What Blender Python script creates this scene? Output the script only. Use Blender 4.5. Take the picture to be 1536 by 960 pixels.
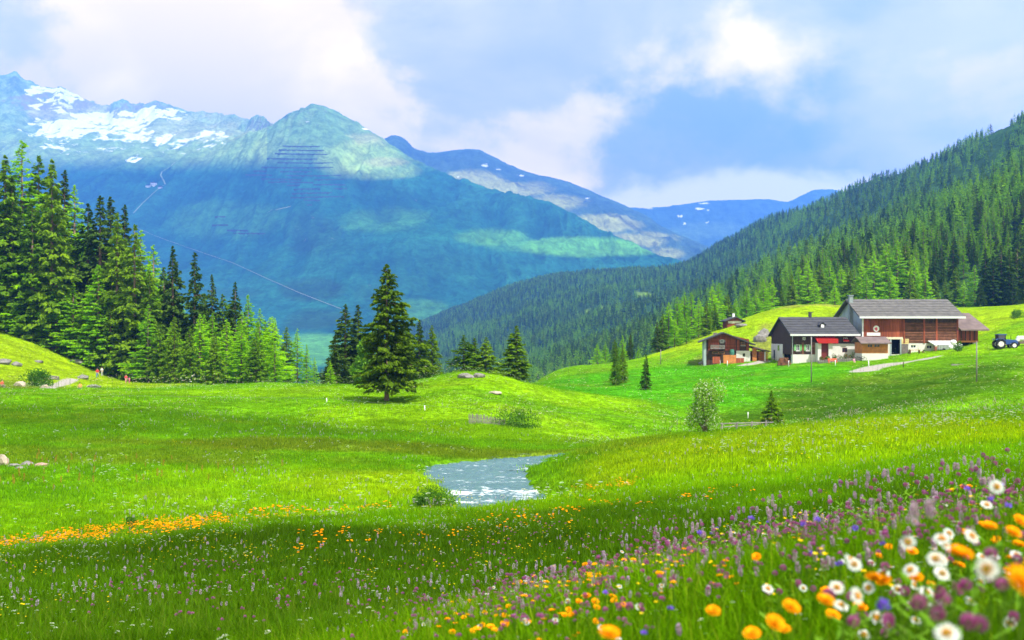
import bpy, bmesh, math, random
import numpy as np
from mathutils import Vector, Matrix
random.seed(7)
RS = np.random.RandomState(11)
scene = bpy.context.scene
for o in list(bpy.data.objects):
    bpy.data.objects.remove(o)
R = math.radians

# ------------------------------------------------------------------ camera
F, HY = 1493.33, 500.0            # focal length in photo pixels, row of the eye level
cam_d = bpy.data.cameras.new('camera')
cam = bpy.data.objects.new('camera', cam_d)
scene.collection.objects.link(cam)
cam.location = (0, 0, 0)
cam.rotation_euler = (R(90), 0, 0)
cam_d.sensor_width = 36.0
cam_d.lens = 35.0
cam_d.shift_y = 20.0 / 1536.0
cam_d.clip_start = 0.05
cam_d.clip_end = 60000
cam_d.dof.use_dof = True
cam_d.dof.focus_distance = 20.0
cam_d.dof.aperture_fstop = 2.5
scene.camera = cam

# ------------------------------------------------------------------ light
SUN_EL, SUN_AZ = R(57), R(142)    # azimuth clockwise from +Y: behind the camera, to the right
SUN = np.array([math.sin(SUN_AZ) * math.cos(SUN_EL), math.cos(SUN_AZ) * math.cos(SUN_EL), math.sin(SUN_EL)])
sd = bpy.data.lights.new('sun', 'SUN')
sd.energy = 4.6
sd.angle = R(0.53)
sd.color = (1.0, 0.965, 0.92)
so = bpy.data.objects.new('sun', sd)
scene.collection.objects.link(so)
so.rotation_euler = Vector(SUN).to_track_quat('Z', 'Y').to_euler()
scene.view_settings.view_transform = 'Standard'
scene.view_settings.look = 'None'
scene.view_settings.exposure = 0.80
scene.view_settings.gamma = 1.0
scene.render.engine = 'CYCLES'
cy = scene.cycles
cy.max_bounces = 5
cy.diffuse_bounces = 2
cy.glossy_bounces = 2
cy.transmission_bounces = 3
cy.transparent_max_bounces = 4
cy.volume_bounces = 2
cy.use_denoising = True
try:
    cy.denoiser = 'OPENIMAGEDENOISE'
    cy.denoising_input_passes = 'RGB_ALBEDO_NORMAL'
    cy.denoising_prefilter = 'ACCURATE'
except Exception:
    pass
cy.caustics_reflective = False
cy.caustics_refractive = False
cy.sample_clamp_indirect = 4

# ------------------------------------------------------------------ node helper
class NT:
    def __init__(s, tree):
        s.t = tree
        s.n = tree.nodes
        s.l = tree.links
        s.n.clear()
    def node(s, typ, ins=None, **kw):
        nd = s.n.new(typ)
        for k, v in kw.items():
            setattr(nd, k, v)
        if ins:
            for k, v in ins.items():
                sk = nd.inputs[k]
                if isinstance(v, bpy.types.NodeSocket):
                    s.l.new(v, sk)
                else:
                    sk.default_value = v
        return nd
    def math(s, op, a, b=0.0, c=0.0, clamp=False):
        nd = s.n.new('ShaderNodeMath'); nd.operation = op; nd.use_clamp = clamp
        for i, v in enumerate((a, b, c)):
            if isinstance(v, bpy.types.NodeSocket):
                s.l.new(v, nd.inputs[i])
            else:
                nd.inputs[i].default_value = v
        return nd.outputs[0]
    def mix(s, f, a, b, blend='MIX'):
        nd = s.n.new('ShaderNodeMix'); nd.data_type = 'RGBA'; nd.blend_type = blend
        for i, v in ((0, f), (6, a), (7, b)):
            if isinstance(v, bpy.types.NodeSocket):
                s.l.new(v, nd.inputs[i])
            else:
                if i and len(v) == 3:
                    v = (*v, 1)
                nd.inputs[i].default_value = v
        return nd.outputs[2]
    def noise(s, vec, scale, detail=4, rough=0.55, dist=0.0):
        nd = s.node('ShaderNodeTexNoise', {'Scale': scale, 'Detail': detail, 'Roughness': rough, 'Distortion': dist})
        if vec is not None:
            s.l.new(vec, nd.inputs['Vector'])
        return nd.outputs['Fac']
    def ramp(s, f, lo, hi, a=0.0, b=1.0, smooth=True):
        nd = s.n.new('ShaderNodeMapRange')
        nd.interpolation_type = 'SMOOTHSTEP' if smooth else 'LINEAR'
        s.l.new(f, nd.inputs[0])
        for i, v in ((1, lo), (2, hi), (3, a), (4, b)):
            nd.inputs[i].default_value = v
        return nd.outputs[0]

# ------------------------------------------------------------------ sky (world)
world = bpy.data.worlds.new('World')
scene.world = world
world.use_nodes = True
W = NT(world.node_tree)
tc = W.node('ShaderNodeTexCoord').outputs['Generated']
sky = W.node('ShaderNodeTexSky', sky_type='NISHITA')
sky.sun_disc = False
sky.sun_elevation = SUN_EL
sky.sun_rotation = SUN_AZ
sky.air_density = 1.0
sky.dust_density = 0.6
sky.ozone_density = 2.0
skyc = W.mix(1.0, sky.outputs[0], (0.12, 0.12, 0.12), 'MULTIPLY')
# clouds are laid on a flat layer overhead: direction / (z + offset)
sep = W.node('ShaderNodeSeparateXYZ', {0: tc})
zz = W.math('ADD', W.math('ABSOLUTE', sep.outputs[2]), 0.16)
cx = W.math('DIVIDE', sep.outputs[0], zz)
cyy = W.math('DIVIDE', sep.outputs[1], zz)
lay = W.node('ShaderNodeCombineXYZ', {0: cx, 1: cyy, 2: W.math('MULTIPLY', sep.outputs[2], 3.0)}).outputs[0]
dirv = W.node('ShaderNodeMapping', {'Vector': tc, 'Scale': (1.0, 1.0, 1.75), 'Rotation': (0.2, 0.1, 0.0)}).outputs[0]
lay = W.mix(0.22, dirv, lay)
n1 = W.noise(dirv, 3.6, 11, 0.56, 0.25)
n2 = W.noise(W.node('ShaderNodeVectorMath', {0: dirv, 1: (7.3, 2.1, 4.4)}, operation='ADD').outputs[0], 2.6, 10, 0.57, 0.3)
def toward(px, py):
    v = Vector(((px - 768) / F, 1.0, (HY - py) / F)); v.normalize(); return v
_wn = W.node('ShaderNodeTexNoise', {'Vector': tc, 'Scale': 6.0, 'Detail': 7, 'Roughness': 0.6}).outputs['Color']
_wo = W.node('ShaderNodeVectorMath', {0: W.node('ShaderNodeVectorMath', {0: _wn, 1: (.5, .5, .5)}, operation='SUBTRACT').outputs[0], 'Scale': 0.34}, operation='SCALE').outputs[0]
tcd = W.node('ShaderNodeVectorMath', {0: tc, 1: _wo}, operation='ADD').outputs[0]
def blob(px, py, r_in, r_out, w):
    v = toward(px, py)
    d = W.node('ShaderNodeVectorMath', {0: tcd, 1: tuple(v)}, operation='DISTANCE').outputs['Value']
    return W.ramp(d, r_in / F, r_out / F, w, 0.0)
def addall(lst):
    s = lst[0]
    for q in lst[1:]:
        s = W.math('ADD', s, q)
    return s
# thin grey-blue layer
gmask = W.ramp(W.math('ADD', n2, addall([blob(700, 40, 60, 420, .14), blob(1300, 60, 60, 420, .20), blob(0, 20, 20, 220, .2), blob(1480, 170, 30, 300, .12)])), 0.30, 0.56)
c1 = W.mix(gmask, skyc, W.mix(W.ramp(n1, .3, .7), (0.72, 0.73, 0.66), (1.20, 1.07, 0.84)))
# heavier slate-blue belly of the bank over the valley
belly = W.ramp(W.math('ADD', n2, addall([blob(1000, 225, 20, 240, .15), blob(1180, 215, 20, 210, .15), blob(560, 20, 10, 190, .06)])), 0.50, 0.74)
c2 = W.mix(W.math('MULTIPLY', belly, 0.85), c1, (0.42, 0.56, 0.66))
# sunlit warm white heaps
wsum = W.math('ADD', n1, addall([blob(260, 90, 100, 420, .40), blob(480, 170, 20, 220, .14), blob(810, 175, 10, 190, .24), blob(1085, 85, 10, 240, .13), blob(950, 60, 10, 200, .06), blob(1500, 160, 10, 120, .14), blob(0, 10, 10, 160, -.2), blob(700, 60, 10, 160, -.08)]))
wmask = W.ramp(wsum, 0.58, 0.80)
wcol = W.mix(W.ramp(n2, 0.35, 0.62), (1.62, 1.24, 0.62), (2.35, 1.75, 0.72))
c3 = W.mix(W.math('MULTIPLY', wmask, 0.94), c2, wcol)
# pale rim low over the ridge line
el = W.math('DIVIDE', sep.outputs[2], W.math('MAXIMUM', W.math('ABSOLUTE', sep.outputs[1]), 0.2))
lo = W.ramp(W.math('ADD', el, W.math('MULTIPLY', W.math('SUBTRACT', n1, 0.5), 0.22)), 0.135, 0.165, 1.0, 0.0)
lo2 = W.math('MULTIPLY', lo, 0.9)
c4 = W.mix(lo2, c3, (1.75, 1.55, 1.25))
bg = W.node('ShaderNodeBackground', {'Color': c4, 'Strength': 0.86})
W.node('ShaderNodeOutputWorld', {'Surface': bg.outputs[0]})

# ------------------------------------------------------------------ object helpers
def tag(o, label=None, cat=None, group=None, kind=None):
    if label: o['label'] = label
    if cat: o['category'] = cat
    if group: o['group'] = group
    if kind: o['kind'] = kind
    return o
def link(o, parent=None):
    scene.collection.objects.link(o)
    if parent is not None:
        o.parent = parent
    return o
def empty(name, loc=(0, 0, 0), rz=0.0, sc=1.0):
    o = bpy.data.objects.new(name, None)
    o.location = loc
    o.rotation_euler = (0, 0, rz)
    o.scale = (sc, sc, sc)
    o.empty_display_size = 0.2
    return link(o)
def mesh_np(name, verts, faces, mat=None, smooth=False, attrs=None):
    """verts (N,3); faces (M,k) array or list of arrays of different k"""
    me = bpy.data.meshes.new(name)
    verts = np.asarray(verts, dtype=np.float32)
    fl = faces if isinstance(faces, list) else [faces]
    fl = [np.asarray(f, dtype=np.int32) for f in fl if len(f)]
    me.vertices.add(len(verts))
    me.vertices.foreach_set('co', verts.ravel())
    if fl:
        loops = np.concatenate([f.ravel() for f in fl])
        tot = np.concatenate([np.full(len(f), f.shape[1], np.int32) for f in fl])
        st = np.concatenate([[0], np.cumsum(tot)[:-1]]).astype(np.int32)
        me.loops.add(len(loops))
        me.loops.foreach_set('vertex_index', loops)
        me.polygons.add(len(tot))
        me.polygons.foreach_set('loop_start', st)
        me.polygons.foreach_set('loop_total', tot)
    me.update(calc_edges=True)
    if fl and smooth:
        me.polygons.foreach_set('use_smooth', np.ones(len(me.polygons), bool))
    for k, v in (attrs or {}).items():
        v = np.asarray(v, np.float32)
        if v.ndim == 2:
            if v.shape[1] == 3:
                v = np.concatenate([v, np.ones((len(v), 1), np.float32)], 1)
            a = me.attributes.new(k, 'FLOAT_COLOR', 'POINT')
            a.data.foreach_set('color', v.ravel())
        else:
            a = me.attributes.new(k, 'FLOAT', 'POINT')
            a.data.foreach_set('value', v)
    if mat is not None:
        for m in (mat if isinstance(mat, (list, tuple)) else [mat]):
            me.materials.append(m)
    return me
def obj(name, me, parent=None):
    return link(bpy.data.objects.new(name, me), parent)
def grid_faces(nu, nv):
    i = np.arange(nu - 1)[:, None] * nv + np.arange(nv - 1)[None, :]
    i = i.ravel()
    return np.stack([i, i + nv, i + nv + 1, i + 1], 1)

class MB:
    """collects simple solids and builds ONE mesh"""
    def __init__(s):
        s.v = []; s.f = []; s.n = 0
    def add(s, vs, fs):
        s.v += [tuple(v) for v in vs]
        s.f += [[i + s.n for i in f] for f in fs]
        s.n += len(vs)
        return s
    def box(s, x0, x1, y0, y1, z0, z1):
        vs = [(x0, y0, z0), (x1, y0, z0), (x1, y1, z0), (x0, y1, z0), (x0, y0, z1), (x1, y0, z1), (x1, y1, z1), (x0, y1, z1)]
        return s.add(vs, [(0, 3, 2, 1), (4, 5, 6, 7), (0, 1, 5, 4), (1, 2, 6, 5), (2, 3, 7, 6), (3, 0, 4, 7)])
    def prism(s, poly, axis, a, b):
        """poly: 2-D points; axis 'y': (x,z) swept over y; 'x': (y,z) swept over x; 'z': (x,y) swept over z"""
        n = len(poly)
        def P(p, t):
            return {'y': (p[0], t, p[1]), 'x': (t, p[0], p[1]), 'z': (p[0], p[1], t)}[axis]
        vs = [P(p, a) for p in poly] + [P(p, b) for p in poly]
        fs = [tuple(range(n))[::-1], tuple(range(n, 2 * n))]
        fs += [(i, (i + 1) % n, n + (i + 1) % n, n + i) for i in range(n)]
        return s.add(vs, fs)
    def tube(s, pts, r, k=8, cap=True):
        pts = [Vector(p) for p in pts]
        rs = r if isinstance(r, (list, tuple)) else [r] * len(pts)
        vs = []
        for i, p in enumerate(pts):
            d = (pts[min(i + 1, len(pts) - 1)] - pts[max(i - 1, 0)]).normalized()
            u = d.cross(Vector((0, 0, 1)))
            if u.length < 1e-3: u = Vector((1, 0, 0))
            u.normalize(); w = d.cross(u)
            for j in range(k):
                a = 2 * math.pi * j / k
                vs.append(p + (u * math.cos(a) + w * math.sin(a)) * rs[i])
        fs = []
        for i in range(len(pts) - 1):
            for j in range(k):
                fs.append((i * k + j, i * k + (j + 1) % k, (i + 1) * k + (j + 1) % k, (i + 1) * k + j))
        if cap:
            fs.append(tuple(range(k))[::-1]); fs.append(tuple(range((len(pts) - 1) * k, len(pts) * k)))
        return s.add(vs, fs)
    def ball(s, c, r, k=10, m=7, sq=(1, 1, 1)):
        vs = []; fs = []
        for i in range(m + 1):
            t = math.pi * i / m
            for j in range(k):
                a = 2 * math.pi * j / k
                vs.append((c[0] + r * sq[0] * math.sin(t) * math.cos(a), c[1] + r * sq[1] * math.sin(t) * math.sin(a), c[2] + r * sq[2] * math.cos(t)))
        for i in range(m):
            for j in range(k):
                fs.append((i * k + j, (i + 1) * k + j, (i + 1) * k + (j + 1) % k, i * k + (j + 1) % k))
        return s.add(vs, fs)
    def mesh(s, name, mat, smooth=False):
        me = bpy.data.meshes.new(name)
        me.from_pydata(s.v, [], s.f)
        bm = bmesh.new(); bm.from_mesh(me)
        bmesh.ops.remove_doubles(bm, verts=bm.verts, dist=1e-5)
        bmesh.ops.recalc_face_normals(bm, faces=bm.faces)
        bm.to_mesh(me); bm.free()
        if smooth:
            for p in me.polygons: p.use_smooth = True
        if mat is not None: me.materials.append(mat)
        return me
    def build(s, name, mat, parent=None, smooth=False):
        return obj(name, s.mesh(name, mat, smooth), parent)

# ------------------------------------------------------------------ numpy noise
def _hash(ix, iy, seed):
    h = (ix.astype(np.int64) * 374761393 + iy.astype(np.int64) * 668265263 + seed * 1442695041) & 0xffffffff
    h = ((h ^ (h >> 13)) * 1274126177) & 0xffffffff
    h = h ^ (h >> 16)
    return (h & 0xffff) / 65535.0
def vnoise(x, y, seed=0):
    ix = np.floor(x); iy = np.floor(y)
    fx = x - ix; fy = y - iy
    fx = fx * fx * fx * (fx * (fx * 6 - 15) + 10); fy = fy * fy * fy * (fy * (fy * 6 - 15) + 10)
    a = _hash(ix, iy, seed); b = _hash(ix + 1, iy, seed); c = _hash(ix, iy + 1, seed); d = _hash(ix + 1, iy + 1, seed)
    return (a * (1 - fx) + b * fx) * (1 - fy) + (c * (1 - fx) + d * fx) * fy
def fbm(x, y, oct=4, seed=0, gain=0.5, ridged=False):
    s = 0; a = 1; t = 0
    x = np.asarray(x, float); y = np.asarray(y, float)
    for i in range(oct):
        n = vnoise(x, y, seed + i * 17) * 2 - 1
        if ridged: n = 1 - 2 * np.abs(n)
        s = s + n * a; t += a; a *= gain
        x, y = x * 1.7 + y * 1.0 + 3.1, y * 1.7 - x * 1.0 + 1.7
    return s / t
def sstep(a, b, x):
    t = np.clip((np.asarray(x, float) - a) / (b - a), 0, 1)
    return t * t * (3 - 2 * t)
def crom(xk, yk, x):
    """smooth interpolation through knots (monotone-ish cubic)"""
    xk = np.asarray(xk, float); yk = np.asarray(yk, float)
    x = np.clip(x, xk[0], xk[-1])
    if len(xk) == 2: return np.interp(x, xk, yk)
    d = np.diff(yk) / np.diff(xk)
    m = np.empty_like(yk); m[0] = d[0]; m[-1] = d[-1]
    p = d[:-1] * d[1:]
    m[1:-1] = np.where(p > 0, 2 * p / np.where(np.abs(d[:-1] + d[1:]) > 1e-12, d[:-1] + d[1:], 1e-12), (0 if False else 0.0))
    i = np.clip(np.searchsorted(xk, x, side='right') - 1, 0, len(xk) - 2)
    h = xk[i + 1] - xk[i]; t = (x - xk[i]) / h
    return ((2 * t**3 - 3 * t**2 + 1) * yk[i] + (t**3 - 2 * t**2 + t) * h * m[i] + (-2 * t**3 + 3 * t**2) * yk[i + 1] + (t**3 - t**2) * h * m[i + 1])

# ------------------------------------------------------------------ near ground: a height function
COLS = {
 -500: [(10, 945), (20, 880), (28, 860), (34, 868), (42, 840), (55, 760), (63, 715), (72, 680), (85, 640), (105, 590), (125, 560), (140, 540), (160, 500), (200, 440), (300, 400), (600, 440)],
 0:    [(10, 965), (14, 915), (20, 858), (28, 829), (34, 842), (42, 812), (55, 740), (63, 700), (72, 668), (85, 628), (105, 592), (125, 581), (140, 582), (160, 557), (200, 500), (260, 455), (400, 460), (600, 520)],
 100:  [(10, 965), (14, 910), (20, 853), (28, 820), (34, 833), (42, 805), (55, 739), (63, 699), (72, 668), (85, 629), (105, 594), (125, 583), (140, 583), (165, 571), (200, 540), (260, 500), (400, 500), (600, 540)],
 200:  [(10, 965), (14, 905), (20, 848), (28, 809), (34, 824), (42, 797), (55, 737), (63, 697), (72, 668), (85, 631), (105, 597), (125, 585), (140, 584), (165, 580), (200, 574), (240, 560), (400, 560), (600, 580)],
 400:  [(10, 965), (14, 900), (20, 840), (30, 785), (37, 805), (46, 778), (55, 735), (64, 697), (74, 665), (85, 637), (100, 606), (120, 587), (150, 577), (200, 574), (300, 580), (450, 595), (600, 600)],
 600:  [(10, 970), (14, 900), (22, 820), (32, 774), (40, 806), (47, 770), (56, 728), (66, 692), (74, 669), (85, 642), (100, 606), (115, 588), (130, 578), (150, 580), (200, 600), (300, 610), (600, 620)],
 700:  [(10, 970), (14, 900), (22, 815), (35, 768), (42, 796), (52, 740), (62, 705), (70, 688), (74, 676), (82, 655), (92, 627), (105, 593), (118, 566), (130, 556), (142, 562), (200, 610), (300, 620), (600, 620)],
 760:  [(10, 970), (14, 895), (22, 808), (36, 761), (44, 782), (52, 742), (62, 706), (70, 688), (75, 674), (84, 652), (95, 625), (108, 595), (122, 572), (135, 564), (150, 572), (200, 605), (300, 615), (600, 620)],
 830:  [(10, 960), (14, 890), (22, 800), (37, 752), (43, 760), (50, 738), (58, 709), (64, 690), (69, 680), (79, 671), (90, 652), (105, 620), (125, 590), (140, 580), (155, 582), (200, 562), (250, 551), (300, 552), (450, 590), (600, 600)],
 940:  [(10, 930), (14, 865), (22, 785), (36, 738), (48, 708), (58, 684), (67, 661), (72, 658), (80, 668), (92, 655), (108, 622), (128, 596), (140, 590), (160, 583), (200, 556), (250, 545), (300, 546), (450, 590), (600, 600)],
 1060: [(10, 905), (14, 845), (22, 775), (32, 735), (45, 700), (58, 672), (70, 652), (76, 647), (84, 654), (100, 655), (115, 632), (140, 592), (170, 566), (198, 549), (214, 541), (235, 522), (262, 500), (300, 500), (450, 540), (600, 560)],
 1200: [(10, 880), (14, 825), (22, 760), (32, 720), (45, 688), (60, 658), (74, 638), (80, 634), (90, 642), (100, 640), (115, 626), (140, 590), (170, 560), (190, 546), (206, 541), (225, 526), (245, 491), (268, 464), (288, 456), (320, 468), (450, 520), (600, 520)],
 1330: [(10, 850), (14, 800), (22, 742), (32, 702), (45, 670), (62, 640), (76, 625), (82, 622), (90, 627), (100, 622), (118, 605), (145, 572), (170, 549), (188, 538), (206, 533), (225, 519), (250, 489), (280, 463), (310, 457), (450, 500), (600, 490)],
 1440: [(10, 830), (14, 785), (22, 730), (32, 690), (45, 657), (62, 632), (76, 619), (82, 617), (90, 619), (100, 608), (118, 589), (140, 562), (160, 540), (180, 527), (206, 522), (225, 508), (250, 487), (280, 470), (310, 462), (450, 470), (600, 460)],
 1536: [(10, 815), (14, 770), (22, 718), (32, 680), (45, 650), (62, 626), (76, 615), (82, 613), (90, 612), (100, 598), (118, 578), (140, 553), (160, 530), (180, 512), (206, 492), (230, 475), (255, 464), (290, 458), (330, 458), (450, 450), (600, 440)],
 2100: [(10, 760), (14, 730), (22, 690), (32, 660), (45, 630), (62, 605), (82, 595), (118, 560), (160, 510), (206, 470), (255, 450), (330, 440), (600, 420)],
}
LY0, LY1, DLY = math.log(9.0), math.log(640.0), 0.012
_ly = np.arange(LY0, LY1 + DLY, DLY)
_px = np.arange(-500, 2101, 10.0)
_ck = sorted(COLS)
_cols = np.array([crom([math.log(a) for a, b in COLS[c]], [b for a, b in COLS[c]], _ly) for c in _ck])
_G = np.stack([crom(_ck, _cols[:, j], _px) for j in range(len(_ly))], 1)
def _smooth(a, ax, s):
    k = np.exp(-0.5 * (np.arange(-3 * s, 3 * s + 1) / s) ** 2); k /= k.sum()
    p = [(0, 0), (0, 0)]; p[ax] = (3 * s, 3 * s)
    a = np.pad(a, p, mode='edge')
    return np.apply_along_axis(lambda r: np.convolve(r, k, 'valid'), ax, a)
_G = _smooth(_smooth(_G, 1, 2), 0, 3)
def table_z(X, Y):
    Yc = np.maximum(Y, 9.0)
    px = np.clip(768 + F * X / Yc, -500, 2099.9)
    u = (px + 500) / 10.0
    v = np.clip((np.log(Yc) - LY0) / DLY, 0, len(_ly) - 1.001)
    i = np.minimum(u.astype(int), len(_px) - 2); j = v.astype(int); fu = u - i; fv = v - j
    g = (_G[i, j] * (1 - fu) + _G[i + 1, j] * fu) * (1 - fv) + (_G[i, j + 1] * (1 - fu) + _G[i + 1, j + 1] * fu) * fv
    return (HY - g) / F * Yc
WATER = -9.0
RIV = np.array([(62, 104), (44, 97), (29, 88), (12.5, 76.5), (2.3, 70.8), (-2.5, 66.0), (-2.1, 61), (-1.0, 55.5), (0.6, 49), (0, 42), (-8, 37), (-20, 35.5), (-60, 35)], float)
RIVW = np.array([1.6, 1.6, 1.6, 1.8, 2.5, 3.6, 3.2, 2.9, 3.2, 3.2, 3.0, 3, 3])
def river_d(X, Y):
    """distance to the river's middle line minus its half width"""
    best = np.full(np.shape(X), 1e9)
    for k in range(len(RIV) - 1):
        a, b = RIV[k], RIV[k + 1]
        ab = b - a
        t = np.clip(((X - a[0]) * ab[0] + (Y - a[1]) * ab[1]) / (ab @ ab), 0, 1)
        d = np.hypot(X - a[0] - t * ab[0], Y - a[1] - t * ab[1]) - (RIVW[k] * (1 - t) + RIVW[k + 1] * t)
        best = np.minimum(best, d)
    return best
def ground_z(X, Y):
    X = np.asarray(X, float); Y = np.asarray(Y, float)
    near = -1.05 + 0.30 * 3.4 * np.tanh(X / 3.4) - 0.12 * Y
    near = near - 0.012 * np.clip(-X - 1, 0, 30) ** 1.5
    far = table_z(X, Y)
    w = sstep(5.2, 13.0, Y + 0.25 * np.abs(X))
    z = near * (1 - w) + far * w
    amp = np.clip(Y / 60.0, 0.25, 1.6)
    z = z + amp * (0.16 * fbm(X / 5.0, Y / 5.0, 3, 5) + 0.32 * fbm(X / 17.0, Y / 17.0, 2, 9) * sstep(15, 40, Y))
    z = z + 0.05 * fbm(X / 0.7, Y / 0.7, 2, 31) * sstep(1, 4, Y) * (1 - sstep(60, 120, Y))
    m = (Y > 30) & (Y < 110) & (X > -62) & (X < 62)
    if np.any(m):
        d = np.where(m, river_d(X, Y) + 0.35 * fbm(X / 1.1, Y / 1.1, 3, 77), 99)
        bank = np.minimum(z, np.maximum(WATER + 0.22 + 1.1 * np.clip(d, 0, 50) ** 0.9, WATER))
        zc = np.where(d > 0, bank, WATER + 0.22 + d * 0.8)
        z = np.where(d < 3, np.where(d > 0, z * sstep(.8, 3, d) + bank * (1 - sstep(.8, 3, d)), np.maximum(zc, WATER - 0.9)), z)
    return z
def pt(px, Y):
    X = (px - 768) / F * Y
    return (X, Y, float(ground_z(np.array([X]), np.array([Y]))[0]))
def hit(px, py, y0=9.0, y1=600.0):
    """first point of the ground met by the ray through a photo pixel, starting at depth y0"""
    Y = np.exp(np.linspace(math.log(y0), math.log(y1), 1500))
    X = (px - 768) / F * Y
    g = HY - ground_z(X, Y) / Y * F
    k = np.nonzero(g <= py)[0]
    if len(k) == 0:
        k = [int(np.argmin(g))]
    k = k[0]
    return (float(X[k]), float(Y[k]), float(ground_z(X[k:k + 1], Y[k:k + 1])[0]))

# sward colours over the meadow, with light and shade bands painted in
def meadow_tint(X, Y):
    X = np.asarray(X, float); Y = np.asarray(Y, float)
    px = 768 + F * X / np.maximum(Y, 0.5); lY = np.log(np.maximum(Y, 0.5))
    BR = np.array([0.215, 0.420, 0.002]); MD = np.array([0.130, 0.320, 0.003]); DK = np.array([0.052, 0.135, 0.004])
    YE = np.array([0.300, 0.455, 0.002]); OL = np.array([0.165, 0.240, 0.014]); BN = np.array([0.23, 0.17, 0.06])
    LU = np.array([0.075, 0.330, 0.004])
    c = np.empty(X.shape + (3,)); c[:] = MD
    def zone(col, p0, dp, Y0, dl, w=1.0, nz=0.35, sc=8.0, seed=3):
        nonlocal c
        q = ((px - p0) / dp) ** 2 + ((lY - math.log(Y0)) / dl) ** 2
        q = q + nz * 2 * fbm(X / sc, Y / sc, 3, seed)
        m = (1 - sstep(0.45, 1.35, q)) * w
        c = c * (1 - m[..., None]) + col * m[..., None]
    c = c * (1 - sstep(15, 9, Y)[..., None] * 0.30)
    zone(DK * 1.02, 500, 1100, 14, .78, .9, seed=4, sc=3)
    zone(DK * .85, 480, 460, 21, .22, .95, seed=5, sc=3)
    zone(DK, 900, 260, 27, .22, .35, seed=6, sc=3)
    zone(BR, 900, 200, 33, .14, .4, seed=8, sc=3)
    zone(BR, 480, 330, 52, .17, .95, seed=11, sc=5)
    zone(YE, 560, 160, 56, .10, .75, seed=12, sc=5)
    zone(BR, 60, 330, 47, .12, .45, seed=13, sc=5)
    zone(OL, 150, 360, 66, .06, .55, seed=14, sc=5)
    zone(OL * .85, 560, 460, 73, .055, .85, seed=15, sc=5)
    zone(MD * .62 + DK * .3, 230, 560, 86, .10, .85, seed=16)  # shade band on the slope, painted as darker grass
    zone(BR * .95, 760, 280, 92, .12, .85, seed=17)
    zone(BR, 850, 130, 125, .15, .8, seed=18)
    zone(BR * 0.97, 480, 420, 118, .10, .65, seed=19)  # lit strip above it, painted as brighter grass
    zone(YE, 60, 210, 178, .2, 1.0, seed=20, sc=14)
    zone(OL * .8, 10, 90, 140, .10, .85, seed=21, sc=10)
    zone(YE * .98, 1250, 420, 50, .42, .9, seed=22)
    zone(BR, 1150, 330, 38, .2, .45, seed=23, sc=6)
    zone(OL * 1.1, 950, 90, 66, .07, .6, seed=24, sc=4)
    zone(LU, 1020, 230, 160, .28, .95, seed=25, sc=14)
    zone(DK * .95, 1330, 220, 128, .20, .9, seed=26, sc=12)  # shade on the right field, painted into the grass colour
    zone(MD, 1480, 120, 165, .12, .4, seed=27, sc=12)
    zone(BR * 1.02, 1480, 150, 190, .12, .85, seed=28, sc=12)
    zone(YE * .95, 1300, 360, 268, .22, .95, seed=29, sc=14)
    zone(BN, 1150, 26, 232, .07, .55, seed=30, sc=4)
    zone(BN, 1220, 60, 284, .03, .5, seed=33, sc=6)
    zone(OL, 1290, 90, 255, .05, .5, seed=31, sc=6)
    zone(BN, 1050, 22, 214, .04, .5, seed=32, sc=4)
    # wider drifts of one plant or another
    n = fbm(X / 9, Y / 9, 4, 41)
    c = c * (1 + 0.20 * n[..., None])
    d = sstep(0.12, 0.5, fbm(X / 6 + 9, Y / 3.2, 3, 51)) * sstep(30, 60, Y) * 0.35
    c = c * (1 - d[..., None]) + (OL * 1.05) * d[..., None]
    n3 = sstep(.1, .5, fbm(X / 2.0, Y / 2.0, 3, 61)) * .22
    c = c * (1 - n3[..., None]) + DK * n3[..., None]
    return np.clip(c, 0.003, 0.6)

# ------------------------------------------------------------------ materials
MATS = {}
def principled(name, col, rough=0.8, var=0.0, vscale=3.0, bump=0.0, bscale=20.0, metallic=0.0, spec=0.3, stretch=(1, 1, 1), randhue=0.0):
    m = bpy.data.materials.new(name); m.use_nodes = True
    N = NT(m.node_tree)
    c = N.node('ShaderNodeRGB'); c.outputs[0].default_value = (*col, 1); col_s = c.outputs[0]
    co = N.node('ShaderNodeTexCoord').outputs['Object']
    co = N.node('ShaderNodeMapping', {'Vector': co, 'Scale': stretch}).outputs[0]
    if var:
        n = N.noise(co, vscale, 6, 0.6)
        k = N.ramp(n, 0.28, 0.72, 1 - var, 1 + var)
        kk = N.node('ShaderNodeCombineXYZ', {0: k, 1: k, 2: k}).outputs[0]
        col_s = N.mix(1.0, col_s, kk, 'MULTIPLY')
    if randhue:
        oi = N.node('ShaderNodeObjectInfo').outputs['Random']
        v = N.math('MULTIPLY_ADD', oi, 2 * randhue, 1 - randhue)
        col_s = N.mix(1.0, col_s, N.node('ShaderNodeCombineXYZ', {0: v, 1: v, 2: v}).outputs[0], 'MULTIPLY')
    p = N.node('ShaderNodeBsdfPrincipled', {'Base Color': col_s, 'Roughness': rough, 'Metallic': metallic, 'Specular IOR Level': spec})
    if bump:
        b = N.node('ShaderNodeBump', {'Height': N.noise(co, bscale, 5, 0.6), 'Strength': bump, 'Distance': 0.05})
        N.l.new(b.outputs[0], p.inputs['Normal'])
    N.node('ShaderNodeOutputMaterial', {'Surface': p.outputs[0]})
    MATS[name] = m
    return m
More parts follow.
